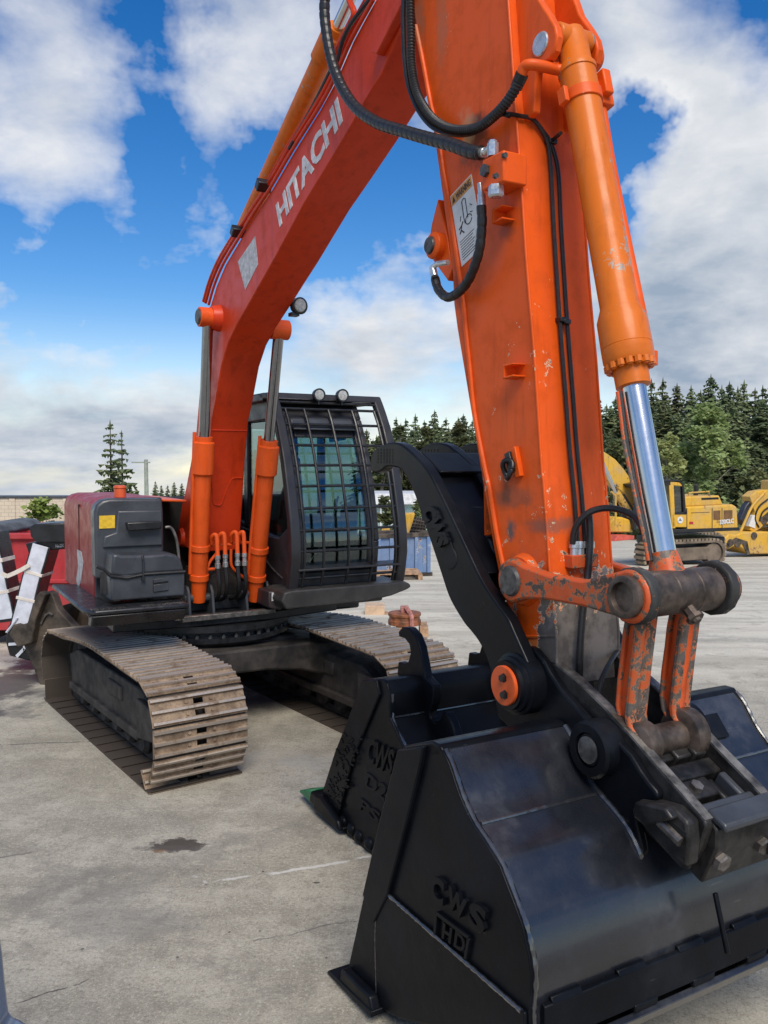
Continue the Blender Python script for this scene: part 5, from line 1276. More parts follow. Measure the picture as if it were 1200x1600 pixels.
# ================================================================== second bucket on the ground, between the machine and the camera
YD = -.125
def DS(pts): return H.SP(pts, YD)
dg_o = H.o + H.F * 2.9 + H.L * .4
dbk = thing('digging_bucket', 'black digging bucket with green tooth standing behind the attached bucket', 'bucket', dg_o, H.rot())
DOFF = Vector((-2.9, -.4, 0))
def shift(bm):
    bmesh.ops.translate(bm, verts=bm.verts, vec=DOFF); return bm
b2f = DS([(570, 1061), (560, 1092), (540, 1140), (527, 1175), (520, 1200), (507, 1238)])
b2t = DS([(570, 1061), (597, 1061), (604, 1068), (608, 1085), (609, 1122), (630, 1170)])
zoff = H.S(585, 1332, YD)
b2 = b2f[::-1] + b2t[1:]
xe = b2t[-1][0]
tail = [(xe + .16, b2t[-1][1] - .12), (xe + .25, b2t[-1][1] - .30), (xe + .22, .18), (xe + .08, .03), (3.02, .0), (2.62, .0), (2.36, .02)]
PB = b2 + tail
WY = YD + 1.10
for y0 in (YD, WY - .03): obj('side_plate', shift(prism(NBM(), PB, y0, y0 + .03)), M_bkt2, dbk, .006)
body = [(x, z) for x, z in b2t[2:]] + tail
bsm = [(p.x, p.y) for p in catmull([(a, b, 0) for a, b in body], 3)]
bm = NBM(); prism(bm, off(bsm, -.003) + off(bsm, -.022)[::-1], YD + .012, WY - .012); obj('shell', shift(bm), M_bkt2, dbk, ang=25)
top_ = [(p.x, p.y) for p in catmull([(a, b, 0) for a, b in b2t[:5]], 4)]
bm = NBM(); prism(bm, off(top_, -.002) + off(top_, -.024)[::-1], YD + .012, WY - .012); obj('top_plate', shift(bm), M_bkt2, dbk, ang=25)
q0 = DS([(570, 1061)])[0]
bm = NBM(); prism(bm, DS([(570, 1062), (592, 1062), (597, 1085), (555, 1185), (530, 1282), (507, 1238), (527, 1175), (548, 1122)]), YD - .018, YD + .001); obj('front_strip', shift(bm), M_bkt2, dbk, .006)
bm = NBM(); random.seed(8)
for i in range(90):
    t = random.random(); w = random.random(); u = 540 + w * 32 - t * 34; v = 1145 + t * 118
    a = DS([(u, v)])[0]
    obox(bm, (a[0], YD - .019, a[1]), (1, 0, random.uniform(-.5, .5)), (0, 1, 0), (random.uniform(-.5, .5), 0, 1), random.uniform(.008, .022), .004, .005)
obj('hardfacing', shift(bm), M_bkt2, dbk, kind='stuff')
# lip, side cutter, tooth
lipx = b2f[-1][0]
bm = NBM(); prism(bm, [(lipx - .03, .03), (lipx - .03, .055), (lipx + .30, .05), (lipx + .30, .02)], YD - .03, WY + .03); obj('lip', shift(bm), M_bkt2, dbk, .006)
bm = NBM(); prism(bm, [(lipx - .05, .035), (lipx - .03, .13), (lipx + .05, .15), (lipx + .27, .085), (lipx + .30, .03)], YD - .055, YD - .018); obj('side_cutter', shift(bm), M_bkt2, dbk, .014, 3)
for k in range(4):
    yy = YD + .0 + k * .34
    bm = NBM(); prism(bm, [(lipx + .04, .03), (lipx + .02, .15), (lipx - .10, .13), (lipx - .12, .06)], yy - .05, yy + .07); obj('tooth_adapter', shift(bm), M_bkt2, dbk, .016, 3)
    bm = NBM(); v = [bm.verts.new(p) for p in ((lipx - .10, yy - .045, .055), (lipx - .10, yy + .065, .055), (lipx - .10, yy + .065, .135), (lipx - .10, yy - .045, .135), (lipx - .30, yy - .03, .05), (lipx - .30, yy + .05, .05), (lipx - .30, yy + .05, .062), (lipx - .30, yy - .03, .062))]
    for f in ((0, 1, 2, 3), (4, 5, 6, 7), (0, 1, 5, 4), (1, 2, 6, 5), (2, 3, 7, 6), (3, 0, 4, 7)): bm.faces.new([v[i] for i in f])
    obj('tooth', shift(bm), M_green, dbk, .006)
# wear buttons along the lower side
for u, v in ((536, 1284), (549, 1296), (561, 1307), (577, 1318), (590, 1330)):
    a = DS([(u, v)])[0]; bm = NBM(); lathe(bm, (a[0], YD + .002, a[1]), (a[0], YD - 1, a[1]), [(0, .036), (.012, .034), (.024, .02), (.027, .004)], 20); obj('wear_button', shift(bm), M_bkt2, dbk)
for s_, p0, p1, p2, dp in (('CWS', (574, 1190), (614, 1212), (580, 1152), .020), ('D2', (570, 1228), (602, 1252), (575, 1206), .012), ('PSC', (560, 1262), (617, 1308), (565, 1246), .012)):
    lo = [H.S(*q, YD) for q in (p0, p1, p2)]
    t_ = text_on('raised_lettering', s_, lo[0] + DOFF, lo[1] + DOFF, lo[2] + DOFF, dp, M_bkt2, dbk, NRM, .03)
# hook ears
HK = DS([(622, 985), (628, 980), (638, 981), (648, 992), (655, 1010), (660, 1035), (664, 1058), (677, 1072), (678, 1082), (676, 1100), (671, 1112), (672, 1122), (678, 1129), (686, 1127), (691, 1113), (697, 1113), (705, 1130), (712, 1152), (713, 1162), (680, 1166), (672, 1160), (655, 1118), (645, 1085), (632, 1078), (620, 1070), (618, 1055), (622, 1034), (629, 1037), (637, 1034), (641, 1020), (639, 1005), (632, 995), (624, 992)])
YH = YD + .205
HKs = H.SP([(622, 987), (628, 980), (638, 981), (648, 992), (655, 1010), (660, 1035), (664, 1058), (677, 1072), (678, 1082), (676, 1100), (671, 1112), (672, 1122), (678, 1129), (686, 1127), (691, 1113), (697, 1113), (705, 1130), (712, 1152), (713, 1162), (690, 1170), (668, 1160), (655, 1125), (640, 1090), (618, 1078), (620, 1055), (622, 1034), (629, 1037), (637, 1035), (641, 1020), (639, 1007), (632, 998), (623, 995)], YH)
for y in (YH, YH + .47):
    bm = NBM(); prism(bm, HKs, y, y + .05); obj('hook_ear', shift(bm), M_bkt2, dbk, .008)
bm = NBM(); random.seed(9)
P = [(x, YD + .02, z) for x, z in b2t[3:]]; P = resample(catmull(P, 4), .012); tube(bm, P, .007, 6, rfun=lambda i: .007 * random.uniform(.8, 1.3))
q = DS([(609, 1122)])[0]; tube(bm, [(q[0] + .002, YD + .03, q[1]), (q[0] + .002, WY - .03, q[1])], .006, 6)
for y in (YH, YH + .05): tube(bm, [(x, y, z) for x, z in H.SP([(645, 1095), (655, 1125), (668, 1160)], YH)], .007, 6)
obj('weld_bead', shift(bm), M_weld, dbk)
# ================================================================== THINGS AROUND THE YARD
def wtube(bm, pts, r, n=10, k=5): tube(bm, catmull(pts, k), r, n)
# ---- red dumpster, upper left
dY = 9.9
dq = GA(0, 1000); dl = at_depth(-60, 905, dY); dr = at_depth(330, 905, dY)
zt = at_depth(0, 833, dY).z; zb = at_depth(0, 985, dY).z
red_d = thing('dumpster', 'red steel dumpster behind the wrapped attachments at the left', 'dumpster', (dl.x, dY, 0), 0)
wd = dr.x - dl.x
bm = NBM(); box(bm, 0, wd, 0, .04, zb, zt - .05); box(bm, 0, wd, 1.75, 1.79, zb, zt - .05); box(bm, 0, .04, .04, 1.75, zb, zt - .05); box(bm, wd - .04, wd, .04, 1.75, zb, zt - .05); box(bm, .04, wd - .04, .04, 1.75, zb, zb + .05)
obj('body', bm, M_red, red_d, .01)
bm = NBM(); box(bm, -.03, wd + .03, -.05, .06, zt - .07, zt); box(bm, -.03, wd + .03, 1.73, 1.84, zt - .07, zt); box(bm, -.03, .06, .06, 1.73, zt - .07, zt); box(bm, wd - .06, wd + .03, .06, 1.73, zt - .07, zt); obj('top_rim', bm, M_red, red_d, .012)
bm = NBM(); zm = at_depth(0, 908, dY).z; box(bm, 0, wd, -.035, .0, zm - .025, zm + .025); obj('mid_rail', bm, M_red, red_d, .01)
for f in (.08, .30, .52, .66, .80, .93):
    bm = NBM(); box(bm, wd * f, wd * f + .10, -.03, .0, zb, zm - .025); obj('rib', bm, M_red, red_d, .008)
for f in (.1, .5, .9):
    bm = NBM(); box(bm, wd * f - .06, wd * f + .06, .1, 1.7, 0.0, zb); obj('skid', bm, M_frameblk, red_d, .01)
c = at_depth(8, 826, dY + .5)
bm = NBM(); random.seed(2)
prof = [(-.35, zt - .02), (-.3, zt + .07), (-.1, zt + .10), (.08, zt + .08), (.16, zt + .0), (.1, zt - .05)]
prism(bm, [(c.x - 0 + a, b) for a, b in prof], dY + .1, dY + 1.3); tag(obj('tarp_bundle', bm, simple('grey_tarp', (.09, .10, .11), .7, 0, .3, 5, .4, 12), None, .03, 3), 'grey bundled tarp lying on top of the red dumpster', 'tarp')

# ---- new attachments wrapped in white film, standing in front of the dumpster
def tine(pts_c, half, Y, t, nm, lab):
    root_p = at_depth(*pts_c[-1], Y)
    r_ = thing(nm, lab, 'attachment', (root_p.x, Y, 0), 0, 'film wrapped tines by the red dumpster')
    L_ = [at_depth(u, v, Y) for u, v in pts_c]; C_ = catmull(L_, 5)
    def band(i0, i1, w, y0, y1, nm2, mat, bev=.004):
        bm = NBM(); ring_l, ring_r = [], []
        for i in range(i0, i1 + 1):
            a = C_[max(0, i - 1)]; b = C_[min(len(C_) - 1, i + 1)]; d = (b - a).normalized(); nx = Vector((-d.z, 0, d.x)); h_ = w if not callable(w) else w(i / (len(C_) - 1))
            ring_l.append((C_[i].x - nx.x * h_ - root_p.x, C_[i].z - nx.z * h_)); ring_r.append((C_[i].x + nx.x * h_ - root_p.x, C_[i].z + nx.z * h_))
        prism(bm, ring_l + ring_r[::-1], y0, y1); return obj(nm2, bm, mat, r_, bev)
    n_ = len(C_) - 1
    band(0, n_, half * 1.08, -t / 2, t / 2, 'blade', M_black)
    fl = band(int(n_ * .0), n_ - 1, half * .88, -t / 2 - .012, t / 2 + .012, 'film', M_white)
    for f in (.3, .62): band(int(n_ * f), int(n_ * f) + 1, half * 1.11, -t / 2 - .015, t / 2 + .015, 'tape', M_tape, .002)
    return r_
s8 = pr
ta = tine([(72, 850), (66, 872), (59, 895), (53, 918), (48, 940), (42, 962), (38, 978)], .088, 8.4, .26, 'wrapped_tine', 'curved black tine wrapped in white film with a black steel head box on top')
tb_ = tine([(-8, 832), (-2, 860), (4, 890), (10, 920), (16, 945), (20, 968)], .075, 8.5, .26, 'wrapped_tine', 'curved film wrapped tine cut off by the left edge of the photograph')
ra = ta.location
def wloc(u, v, Y): p = at_depth(u, v, Y); return (p.x - ra.x, p.z)
bm = NBM(); prism(bm, [wloc(u, v, 8.4) for u, v in ((56, 822), (64, 817), (112, 815), (112, 846), (66, 845), (58, 836))], -.16, .2); obj('head_box', bm, M_black, ta, .012)
bm = NBM(); prism(bm, [wloc(u, v, 8.4) for u, v in ((46, 848), (62, 846), (112, 838), (112, 856), (84, 858), (72, 866), (52, 866))], -.10, .14); hb = obj('head_bracket', bm, M_black, ta, .01)
l0, l1, l2 = wloc(93, 854, 8.4), wloc(106, 853, 8.4), wloc(93, 849, 8.4)
text_on('lettering', 'No.DX', (l0[0], -.102, l0[1]), (l1[0], -.102, l1[1]), (l2[0], -.102, l2[1]), .003, M_decalwhite, ta, (0, -1, 0), .02)
bm = NBM(); P = [at_depth(u, v, 8.4) for u, v in ((14, 893), (22, 897), (34, 892), (46, 886), (56, 880))]; 
for a, b in zip(P, P[1:]):
    obox(bm, ((a.x + b.x) / 2 - ra.x, -.16, (a.z + b.z) / 2), b - a, (0, 1, 0), Vector((-(b - a).z, 0, (b - a).x)), (b - a).length / 2 + .003, .006, .02)
obj('loose_tape', bm, M_tape, ta)
bm = NBM(); P = [at_depth(u, v, 8.35) for u, v in ((34, 962), (25, 975), (17, 985))]; tube(bm, [(p.x - ra.x, -.15, p.z) for p in P], .012, 6); obj('strap_end', bm, M_white, ta)
# black base frame with white cable ties under the tines
bp_ = at_depth(30, 1000, 8.5)
bm = NBM(); prism(bm, [(at_depth(u, v, 8.5).x, at_depth(u, v, 8.5).z) for u, v in ((18, 975), (48, 972), (60, 1010), (52, 1030), (20, 1022), (14, 1000))], 8.42, 8.7)
bs = obj('base_frame', bm, M_black, None, .012); tag(bs, 'black steel base frame below the wrapped tines beside the rusty bucket', 'frame')
bm = NBM()
for q in ([(13, 1005), (28, 1004), (28, 1008), (13, 1009)], [(36, 995), (42, 993), (41, 1012), (36, 1018)], [(24, 1024), (36, 1012), (39, 1015), (27, 1028)]):
    prism(bm, [(at_depth(u, v, 8.4).x, at_depth(u, v, 8.4).z) for u, v in q], 8.40, 8.419)
obj('white_strap', bm, M_white, bs)

# ---- rusty old bucket behind the left track
rY = 8.0
ob = at_depth(60, 1060, rY)
old = thing('rusty_bucket', 'worn brown excavator bucket standing behind the left track', 'bucket', (ob.x, rY, 0), R(-12))
def ol(u, v, Y=rY): p = at_depth(u, v, Y); return (p.x - ob.x, p.z)
bm = NBM(); prism(bm, [ol(u, v) for u, v in ((26, 985), (36, 975), (54, 980), (66, 940), (80, 922), (90, 925), (100, 950), (138, 985), (150, 1000), (140, 1060), (95, 1085), (72, 1075), (55, 1040), (40, 1008))], -.05, .05); prism(bm, [ol(u, v) for u, v in ((66, 940), (80, 922), (100, 950), (150, 1000), (140, 1070), (100, 1090), (60, 1030))], .5, .56)
obj('side_plate', bm, M_rustbucket, old, .012)
bm = NBM(); sh = [ol(u, v) for u, v in ((84, 950), (72, 985), (64, 1020), (72, 1060), (95, 1092), (130, 1105))]; prism(bm, sh + [(a + .02, b + .01) for a, b in sh[::-1]], .05, .5); obj('shell', bm, M_rustbucket, old, .006)
bm = NBM(); P = [ol(u, v) for u, v in ((72, 972), (80, 958), (86, 955), (92, 958))]; tube(bm, [(a, -.065, b) for a, b in P], .012, 8); obj('weld_bead', bm, M_steel, old)
bm = NBM(); prism(bm, [ol(u, v) for u, v in ((24, 988), (34, 972), (52, 976), (60, 962), (70, 930), (78, 920), (88, 924), (72, 960), (64, 1000), (40, 1008))], -.14, -.05); obj('ear', bm, M_rustbucket, old, .012)
bm = NBM()
for a, b in (((76, 1017), (110, 1013)), ((76, 1050), (98, 1046))):
    p0, p1 = ol(*a), ol(*b); rod(bm, (p0[0], -.08, p0[1]), (p1[0], .1, p1[1]), .014, None, 8)
obj('rod', bm, M_steel, old)
c = at_depth(76, 928, rY); 

# ---- pallet goods right of the machine
def idler():
    p = GA(632, 992); Y = p.y
    r_ = thing('track_idler', 'rust brown flanged idler wheel strapped flat on wooden blocks', 'machine part', (p.x, Y, gz(p.x, Y)), 0)
    s = Y / FPX; g0 = gz(p.x, Y); 
    def zz(v): return at_depth(630, v, Y).z - g0
    R0 = 26 * s
    bm = NBM(); lathe(bm, (0, 0, zz(975)), (0, 0, 9), [(0, R0 * .9), (.0, R0), (zz(968) - zz(975), R0), (zz(967) - zz(975), R0 * .93), (zz(962) - zz(975), R0 * .93), (zz(961) - zz(975), R0), (zz(957) - zz(975), R0), (zz(956) - zz(975), R0 * .6)], 36); obj('wheel', bm, M_rustidler, r_, .004)
    bm = NBM(); box(bm, -R0 * .25, R0 * .25, -R0 * .3, R0 * .3, zz(957), zz(947)); obj('hub_block', bm, M_strap, r_, .01)
    bm = NBM(); tube(bm, catmull([(R0 * .1, -R0 * .3, zz(948)), (R0 * .3, -R0 * .7, zz(955)), (R0 * .4, -R0 * 1.0, zz(960)), (R0 * .42, -R0 * 1.03, zz(975))], 5), .03, 6); obj('strap', bm, M_strap, r_)
    for a in (-.5, .9):
        bm = NBM(); box(bm, R0 * a, R0 * a + R0 * .5, -R0, R0, 0.0, zz(976)); obj('wood_block', bm, M_wood, r_, .006)
    bx = GA(585, 972); Yb = bx.y + .8; g1 = gz(bx.x, Yb)
    q0, q1 = at_depth(570, 961, Yb), at_depth(601, 947, Yb)
    bm = NBM(); box(bm, q0.x, q1.x, Yb, Yb + .35, q0.z, q1.z); o_ = obj('box', bm, simple('pale_plywood', (.56, .40, .27), .7, 0, .15, 9, .1, 60), None, .006)
    o_.name = 'wooden_box'; tag(o_, 'pale wooden box beyond the right track beside the rusty idler wheel', 'box')
    bm = NBM(); box(bm, q0.x + .1, q1.x + .05, Yb - .05, Yb + .33, g1, q0.z); o_ = obj('wood_crib', bm, M_wood, None, .006); tag(o_, 'brown wood cribbing under the pale wooden box', 'timber')
idler()

# ---- blue bin with scrap
bc_ = GA(672, 900); bY = bc_.y; bg = bc_.z
sc = bY / FPX
bin_ = thing('scrap_bin', 'blue steel scrap bin with rusty ribs beyond the cab', 'bin', (bc_.x, bY, bg), R(24))
hb_ = 64 * sc; z0b = 6 * sc; Lb = 92 * sc; Wb = 60 * sc
bm = NBM()
box(bm, -Lb, 0, 0, .05, z0b, hb_); box(bm, -Lb, 0, Wb - .05, Wb, z0b, hb_); box(bm, -.05, 0, .05, Wb - .05, z0b, hb_); box(bm, -Lb, -Lb + .05, .05, Wb - .05, z0b, hb_); box(bm, -Lb + .05, -.05, .05, Wb - .05, z0b, z0b + .06)
obj('body', bm, M_blue, bin_, .008)
bm = NBM(); box(bm, -Lb - .05, .05, -.06, .08, hb_ - .02, hb_ + .08); box(bm, -.08, .05, .08, Wb, hb_ - .02, hb_ + .08); box(bm, -Lb - .05, .05, Wb - .05, Wb + .06, hb_ - .02, hb_ + .08); obj('top_rim', bm, M_rustbucket, bin_, .01)
for k in range(5):
    bm = NBM(); xk = -Lb + k * (Lb - .1) / 4; box(bm, xk, xk + .09, -.05, .0, z0b, hb_ - .02); obj('rib', bm, M_blue, bin_, .006)
for k in range(3):
    bm = NBM(); yk = .1 + k * (Wb - .3) / 2; box(bm, 0, .05, yk, yk + .09, z0b, hb_ - .02); obj('rib', bm, M_blue, bin_, .006)
bm = NBM(); box(bm, -Lb - .02, .06, -.02, .12, 0, z0b); box(bm, -Lb - .02, .06, Wb - .12, Wb, 0, z0b); obj('skid', bm, M_rustbucket, bin_, .01)
fy = Vector((0, 0, 0))
p_ = at_depth(640, 818, bY + .7)
bm = NBM(); prism(bm, [(at_depth(u, v, bY + .7).x, at_depth(u, v, bY + .7).z) for u, v in ((630, 834), (632, 803), (648, 802), (641, 834))], bY + .6, bY + 1.2); tag(obj('steel_sheet', bm, M_yellow, None, .01), 'yellow steel panel leaning in the blue bin', 'steel sheet')
bm = NBM(); prism(bm, [(at_depth(u, v, bY + .7).x, at_depth(u, v, bY + .7).z) for u, v in ((596, 834), (597, 825), (609, 825), (609, 834))], bY + .6, bY + 1.2); tag(obj('steel_block', bm, M_yellow, None, .01), 'low yellow block at the left end of the blue bin', 'steel block')
gr = [(at_depth(u, v, bY + .5).x, at_depth(u, v, bY + .5).z) for u, v in ((639, 834), (648, 807), (666, 812), (664, 834))]
bm = NBM(); prism(bm, gr, bY + .52, bY + .60); gro = obj('scrap_grate', bm, M_black, None, .004); tag(gro, 'black steel grate sticking out of the blue bin beside the yellow panel', 'grate')
bm = NBM()
for k in range(1, 5):
    a = Vector(gr[0]).lerp(Vector(gr[3]), k / 5); b = Vector(gr[1]).lerp(Vector(gr[2]), k / 5); rod(bm, (a.x, bY + .51, a.y), (b.x, bY + .51, b.y), .018, None, 5)
    a = Vector(gr[0]).lerp(Vector(gr[1]), k / 5); b = Vector(gr[3]).lerp(Vector(gr[2]), k / 5); rod(bm, (a.x, bY + .50, a.y), (b.x, bY + .50, b.y), .018, None, 5)
obj('grate_bars', bm, M_rustbucket, gro)
q = GA(607, 906)
pal = thing('pallet', 'bare wooden pallet under the left end of the blue bin', 'pallet', (q.x, q.y, q.z), R(5))
for k in range(4):
    bm = NBM(); box(bm, -.3, .75, -.1 + k * .26, .08 + k * .26, .12, .15); obj('plank', bm, M_wood, pal, .004)
for k in range(3):
    bm = NBM(); box(bm, -.3 + k * .48, -.2 + k * .48, -.1, .86, 0, .12); obj('bearer', bm, M_wood, pal, .004)

# ---- yellow excavator far right
YTH = R(-68)
yg = GA(1065, 879)
yx = Frame((yg.x, yg.y, yg.z), YTH)
K = yg.y / 30.0
yel = thing('yellow_excavator', 'yellow crawler excavator with black cab roof parked by the forest edge', 'excavator', yg, yx.rot())
YS = 1.15 * K
def yp(pts, y): return yx.SP(pts, y)
bm = NBM(); prism(bm, yp([(1073, 829), (1072, 792), (1145, 788), (1152, 792), (1154, 826)], YS), -YS, YS); yb = obj('engine_body', bm, M_yellow, yel, .05, 3)
bm = NBM(); prism(bm, yp([(1069, 792), (1071, 776), (1124, 774), (1130, 789)], YS * .9), -YS * .6, YS * .9); obj('hood', bm, M_yellow, yel, .04, 3)
bm = NBM(); q_ = yx.S(1087, 775, YS * .4); rod(bm, (q_.x, YS * .4, q_.z), (q_.x, YS * .4, q_.z + .32), .07, None, 10); obj('exhaust_stack', bm, M_black, yel)
bm = NBM(); tube(bm, [yx.S(u, v, YS * .85) for u, v in ((1076, 777), (1076, 770), (1108, 768), (1108, 775))], .022, 6); obj('hand_rail', bm, M_yellow, yel)
bm = NBM(); prism(bm, yp([(1080, 801), (1109, 800), (1109, 800.6), (1080, 801.6)], YS + .01), YS, YS + .008); obj('panel_gap', bm, M_ink, yb)
bm = NBM(); prism(bm, yp([(1096, 778), (1122, 777), (1123, 780), (1096, 781)], YS * .9), YS * .9, YS * .91); obj('hood_vent', bm, M_void, yb)
for q in ([(1115, 798), (1125.5, 797.5), (1125.5, 812), (1115, 812)], [(1131, 797.5), (1144.5, 797), (1144.5, 811), (1131, 811.5)]):
    bm = NBM(); prism(bm, yp(q, YS + .01), YS - .02, YS + .012); obj('louvre', bm, simple('louvre_brown', (.17, .085, .03), .7) if 'louvre_brown' not in MATS else MATS['louvre_brown'], yb)
for uu in (1073, 1112.5, 1128):
    bm = NBM(); prism(bm, yp([(uu, 794), (uu + 1, 794), (uu + 1, 826), (uu, 826)], YS + .01), YS - .01, YS + .006); obj('door_seam', bm, M_ink, yb)
bm = NBM(); prism(bm, yp([(1048, 833), (1048, 827), (1155, 824), (1155, 829)], YS), -YS, YS + .02); obj('deck', bm, M_black, yel, .02)
l0, l1, l2 = [yx.S(*q, YS + .012) for q in ((1124, 819.5), (1146, 817), (1124, 812.5))]
text_on('lettering', '330CLC', l0, l1, l2, .02, M_decalwhite, yb, (0, 1, 0), .03)
# cab
bm = NBM()
cabp = yp([(1050, 826), (1047, 800), (1049, 753), (1047, 757)], YS)
A_ = lambda pts: yp(pts, YS)
prism(bm, A_([(1047, 752), (1064, 754), (1067, 760), (1047, 758)]), 0.1, YS); prism(bm, A_([(1050, 824), (1050, 803), (1074, 803), (1074, 824)]), .1, YS)
prism(bm, A_([(1046, 757), (1053, 757), (1056, 826), (1050, 826)]), YS - .12, YS)
cb_ = obj('cab', bm, M_yellow, yel, .02)
bm = NBM(); prism(bm, A_([(1026, 760), (1030, 753), (1060, 752), (1068, 760), (1068, 756), (1060, 750), (1029, 750)]), .1, YS + .02)
prism(bm, A_([(1066, 757), (1069, 760), (1072, 803), (1068, 803)]), YS - .12, YS + .01); prism(bm, A_([(1054, 800), (1072, 800), (1072, 804), (1054, 804)]), YS - .1, YS + .01); prism(bm, A_([(990, 828), (996, 772), (1000, 762), (1004, 757), (1004, 762), (998, 775), (994, 828)]), YS - .12, YS)
prism(bm, A_([(1000, 757), (1030, 750), (1048, 750), (1048, 758), (1004, 763)]), .1, YS)
obj('cab_frame', bm, M_black, yel, .01)
bm = NBM(); prism(bm, A_([(1055, 760), (1066, 760), (1069, 801), (1056, 801)]), YS - .05, YS - .04); obj('cab_window', bm, M_glass2, cb_)
bm = NBM(); prism(bm, A_([(994, 826), (1000, 768), (1006, 760), (1046, 758), (1048, 826)]), YS - .05, YS - .04); obj('cab_window', bm, M_glass2, cb_)
bm = NBM(); prism(bm, A_([(1000, 826), (1004, 763), (1046, 760), (1068, 760), (1070, 803), (1050, 826)]), .1, .16); obj('cab_backdrop', bm, M_cabin_grey, cb_)
bm = NBM(); c = yx.S(1063, 812.5, YS + .01); lathe(bm, (c.x, YS, c.z), (c.x, YS + .02, c.z), [(0, pr(1, c) * 0 + .10), (.012, .10)], 20); em = obj('emblem', bm, M_decalwhite, cb_)
bm = NBM(); prism(bm, [(c.x - .06, c.z - .03), (c.x - .01, c.z + .01), (c.x + .02, c.z + .06), (c.x + .03, c.z + .01), (c.x + .07, c.z - .04), (c.x + .02, c.z - .01), (c.x - .02, c.z - .02)], YS + .012, YS + .016); obj('emblem_mark', bm, M_ink, cb_)
bm = NBM(); prism(bm, yp([(1077, 815), (1083, 815), (1083, 819), (1077, 819)], YS), YS, YS + .01); obj('red_label', bm, M_red, yb)
# boom and cylinders
yb0, yb1 = -.15 * K, .25 * K
bm = NBM(); prism(bm, yp([(932, 700), (946, 707), (962, 718), (975, 733), (991, 757), (1004, 780), (1004, 800), (990, 792), (978, 773), (961, 760), (945, 748), (930, 740), (880, 720), (840, 735), (836, 722), (880, 700)], yb1), yb0, yb1); ybm = obj('boom', bm, M_yellow, yel, .02)
for s in (yb1 + .12, yb0 - .12):
    bm = NBM(); rod(bm, yx.S(985, 805, s), yx.S(963, 770, s), .13 * K); cy_ = obj('boom_cylinder', bm, M_yellow, yel)
    bm = NBM(); rod(bm, yx.S(963, 770, s), yx.S(941, 722, s), .065 * K); obj('rod', bm, M_chrome, cy_)
bm = NBM(); tube(bm, [yx.S(u, v, YS) for u, v in ((962, 822), (962, 775), (955, 768))], .03, 6); tube(bm, [yx.S(u, v, YS) for u, v in ((948, 826), (948, 796), (954, 790))], .03, 6); obj('hand_rail', bm, M_yellow, yel)
bm = NBM(); prism(bm, yp([(948, 832), (952, 818), (960, 808), (972, 808), (984, 812), (990, 832)], YS * .8), -YS * .3, YS * .8); obj('front_box', bm, M_yellow, yel, .04)
bm = NBM(); prism(bm, yp([(952, 845), (958, 836), (984, 836), (984, 842)], YS), YS - .3, YS + .2); obj('red_cover', bm, simple('faded_red', (.55, .09, .06), .6), yel, .01)
# undercarriage of the yellow excavator
bm = NBM(); box(bm, -1.2 * K, 1.3 * K, -.8 * K, .8 * K, .5 * K, .95 * K); obj('carbody', bm, M_black, yel, .04)
def ytrack(y0, y1):
    fr_ = yp([(1008, 866), (1012, 850), (1030, 843), (1100, 838), (1125, 842), (1133, 856), (1130, 868), (1120, 874), (1060, 880), (1016, 882)], y1)
    xs_ = [p[0] for p in fr_]; xa, xb = max(xs_), min(xs_); hh = .88 * K; r_ = hh / 2
    out = [(xa - r_ + r_ * math.cos(a), r_ + r_ * math.sin(a)) for a in [R(-90 + 18 * k) for k in range(11)]] + [(xb + r_ + r_ * math.cos(a), r_ + r_ * math.sin(a)) for a in [R(90 + 18 * k) for k in range(11)]]
    P = [Vector((a, 0, b)) for a, b in out + [out[0]]]
    bm = NBM(); inn = [(xa - r_ + (r_ - .06) * math.cos(a), r_ + (r_ - .06) * math.sin(a)) for a in [R(-90 + 18 * k) for k in range(11)]] + [(xb + r_ + (r_ - .06) * math.cos(a), r_ + (r_ - .06) * math.sin(a)) for a in [R(90 + 18 * k) for k in range(11)]]
    k = len(out); V = [[bm.verts.new((a, y, b)) for a, b in pl] for y in (y0, y1) for pl in (out, inn)]
    for i in range(k):
        j = (i + 1) % k
        for q in ((V[0][i], V[0][j], V[2][j], V[2][i]), (V[1][i], V[1][j], V[3][j], V[3][i]), (V[0][i], V[0][j], V[1][j], V[1][i]), (V[2][i], V[2][j], V[3][j], V[3][i])): bm.faces.new(q)
    t_ = obj('track', bm, M_farsteel, yel)
    bm = NBM()
    for p in resample(P, .16 * K):
        cx_ = min(max(p.x, xb + r_), xa - r_); d = Vector((p.x - cx_, 0, p.z - r_)); d = d.normalized() if d.length > 1e-4 else Vector((0, 0, 1)); tt = Vector((d.z, 0, -d.x))
        obox(bm, (p.x + d.x * .03, (y0 + y1) / 2, p.z + d.z * .03), tt, (0, 1, 0), d, .05 * K, (y1 - y0) / 2, .03)
    obj('track_shoes', bm, simple('far_shoe_steel', (.24, .19, .13), .75, 0, .3, 3) if 'far_shoe_steel' not in MATS else MATS['far_shoe_steel'], t_, kind='stuff')
    bm = NBM(); box(bm, xb + r_ * .9, xa - r_ * .9, y0 + .08, y1 - .06, .22 * K, .66 * K); lathe(bm, (xa - r_, y0 + .05, r_), (xa - r_, y1 - .05, r_), [(0, r_ * .8), (y1 - y0 - .1, r_ * .8)], 20); lathe(bm, (xb + r_, y0 + .05, r_), (xb + r_, y1 - .05, r_), [(0, r_ * .8), (y1 - y0 - .1, r_ * .8)], 20); obj('track_frame', bm, M_farsteel, t_, .02)
ytrack(.70 * K, 1.20 * K); ytrack(-1.20 * K, -.70 * K)

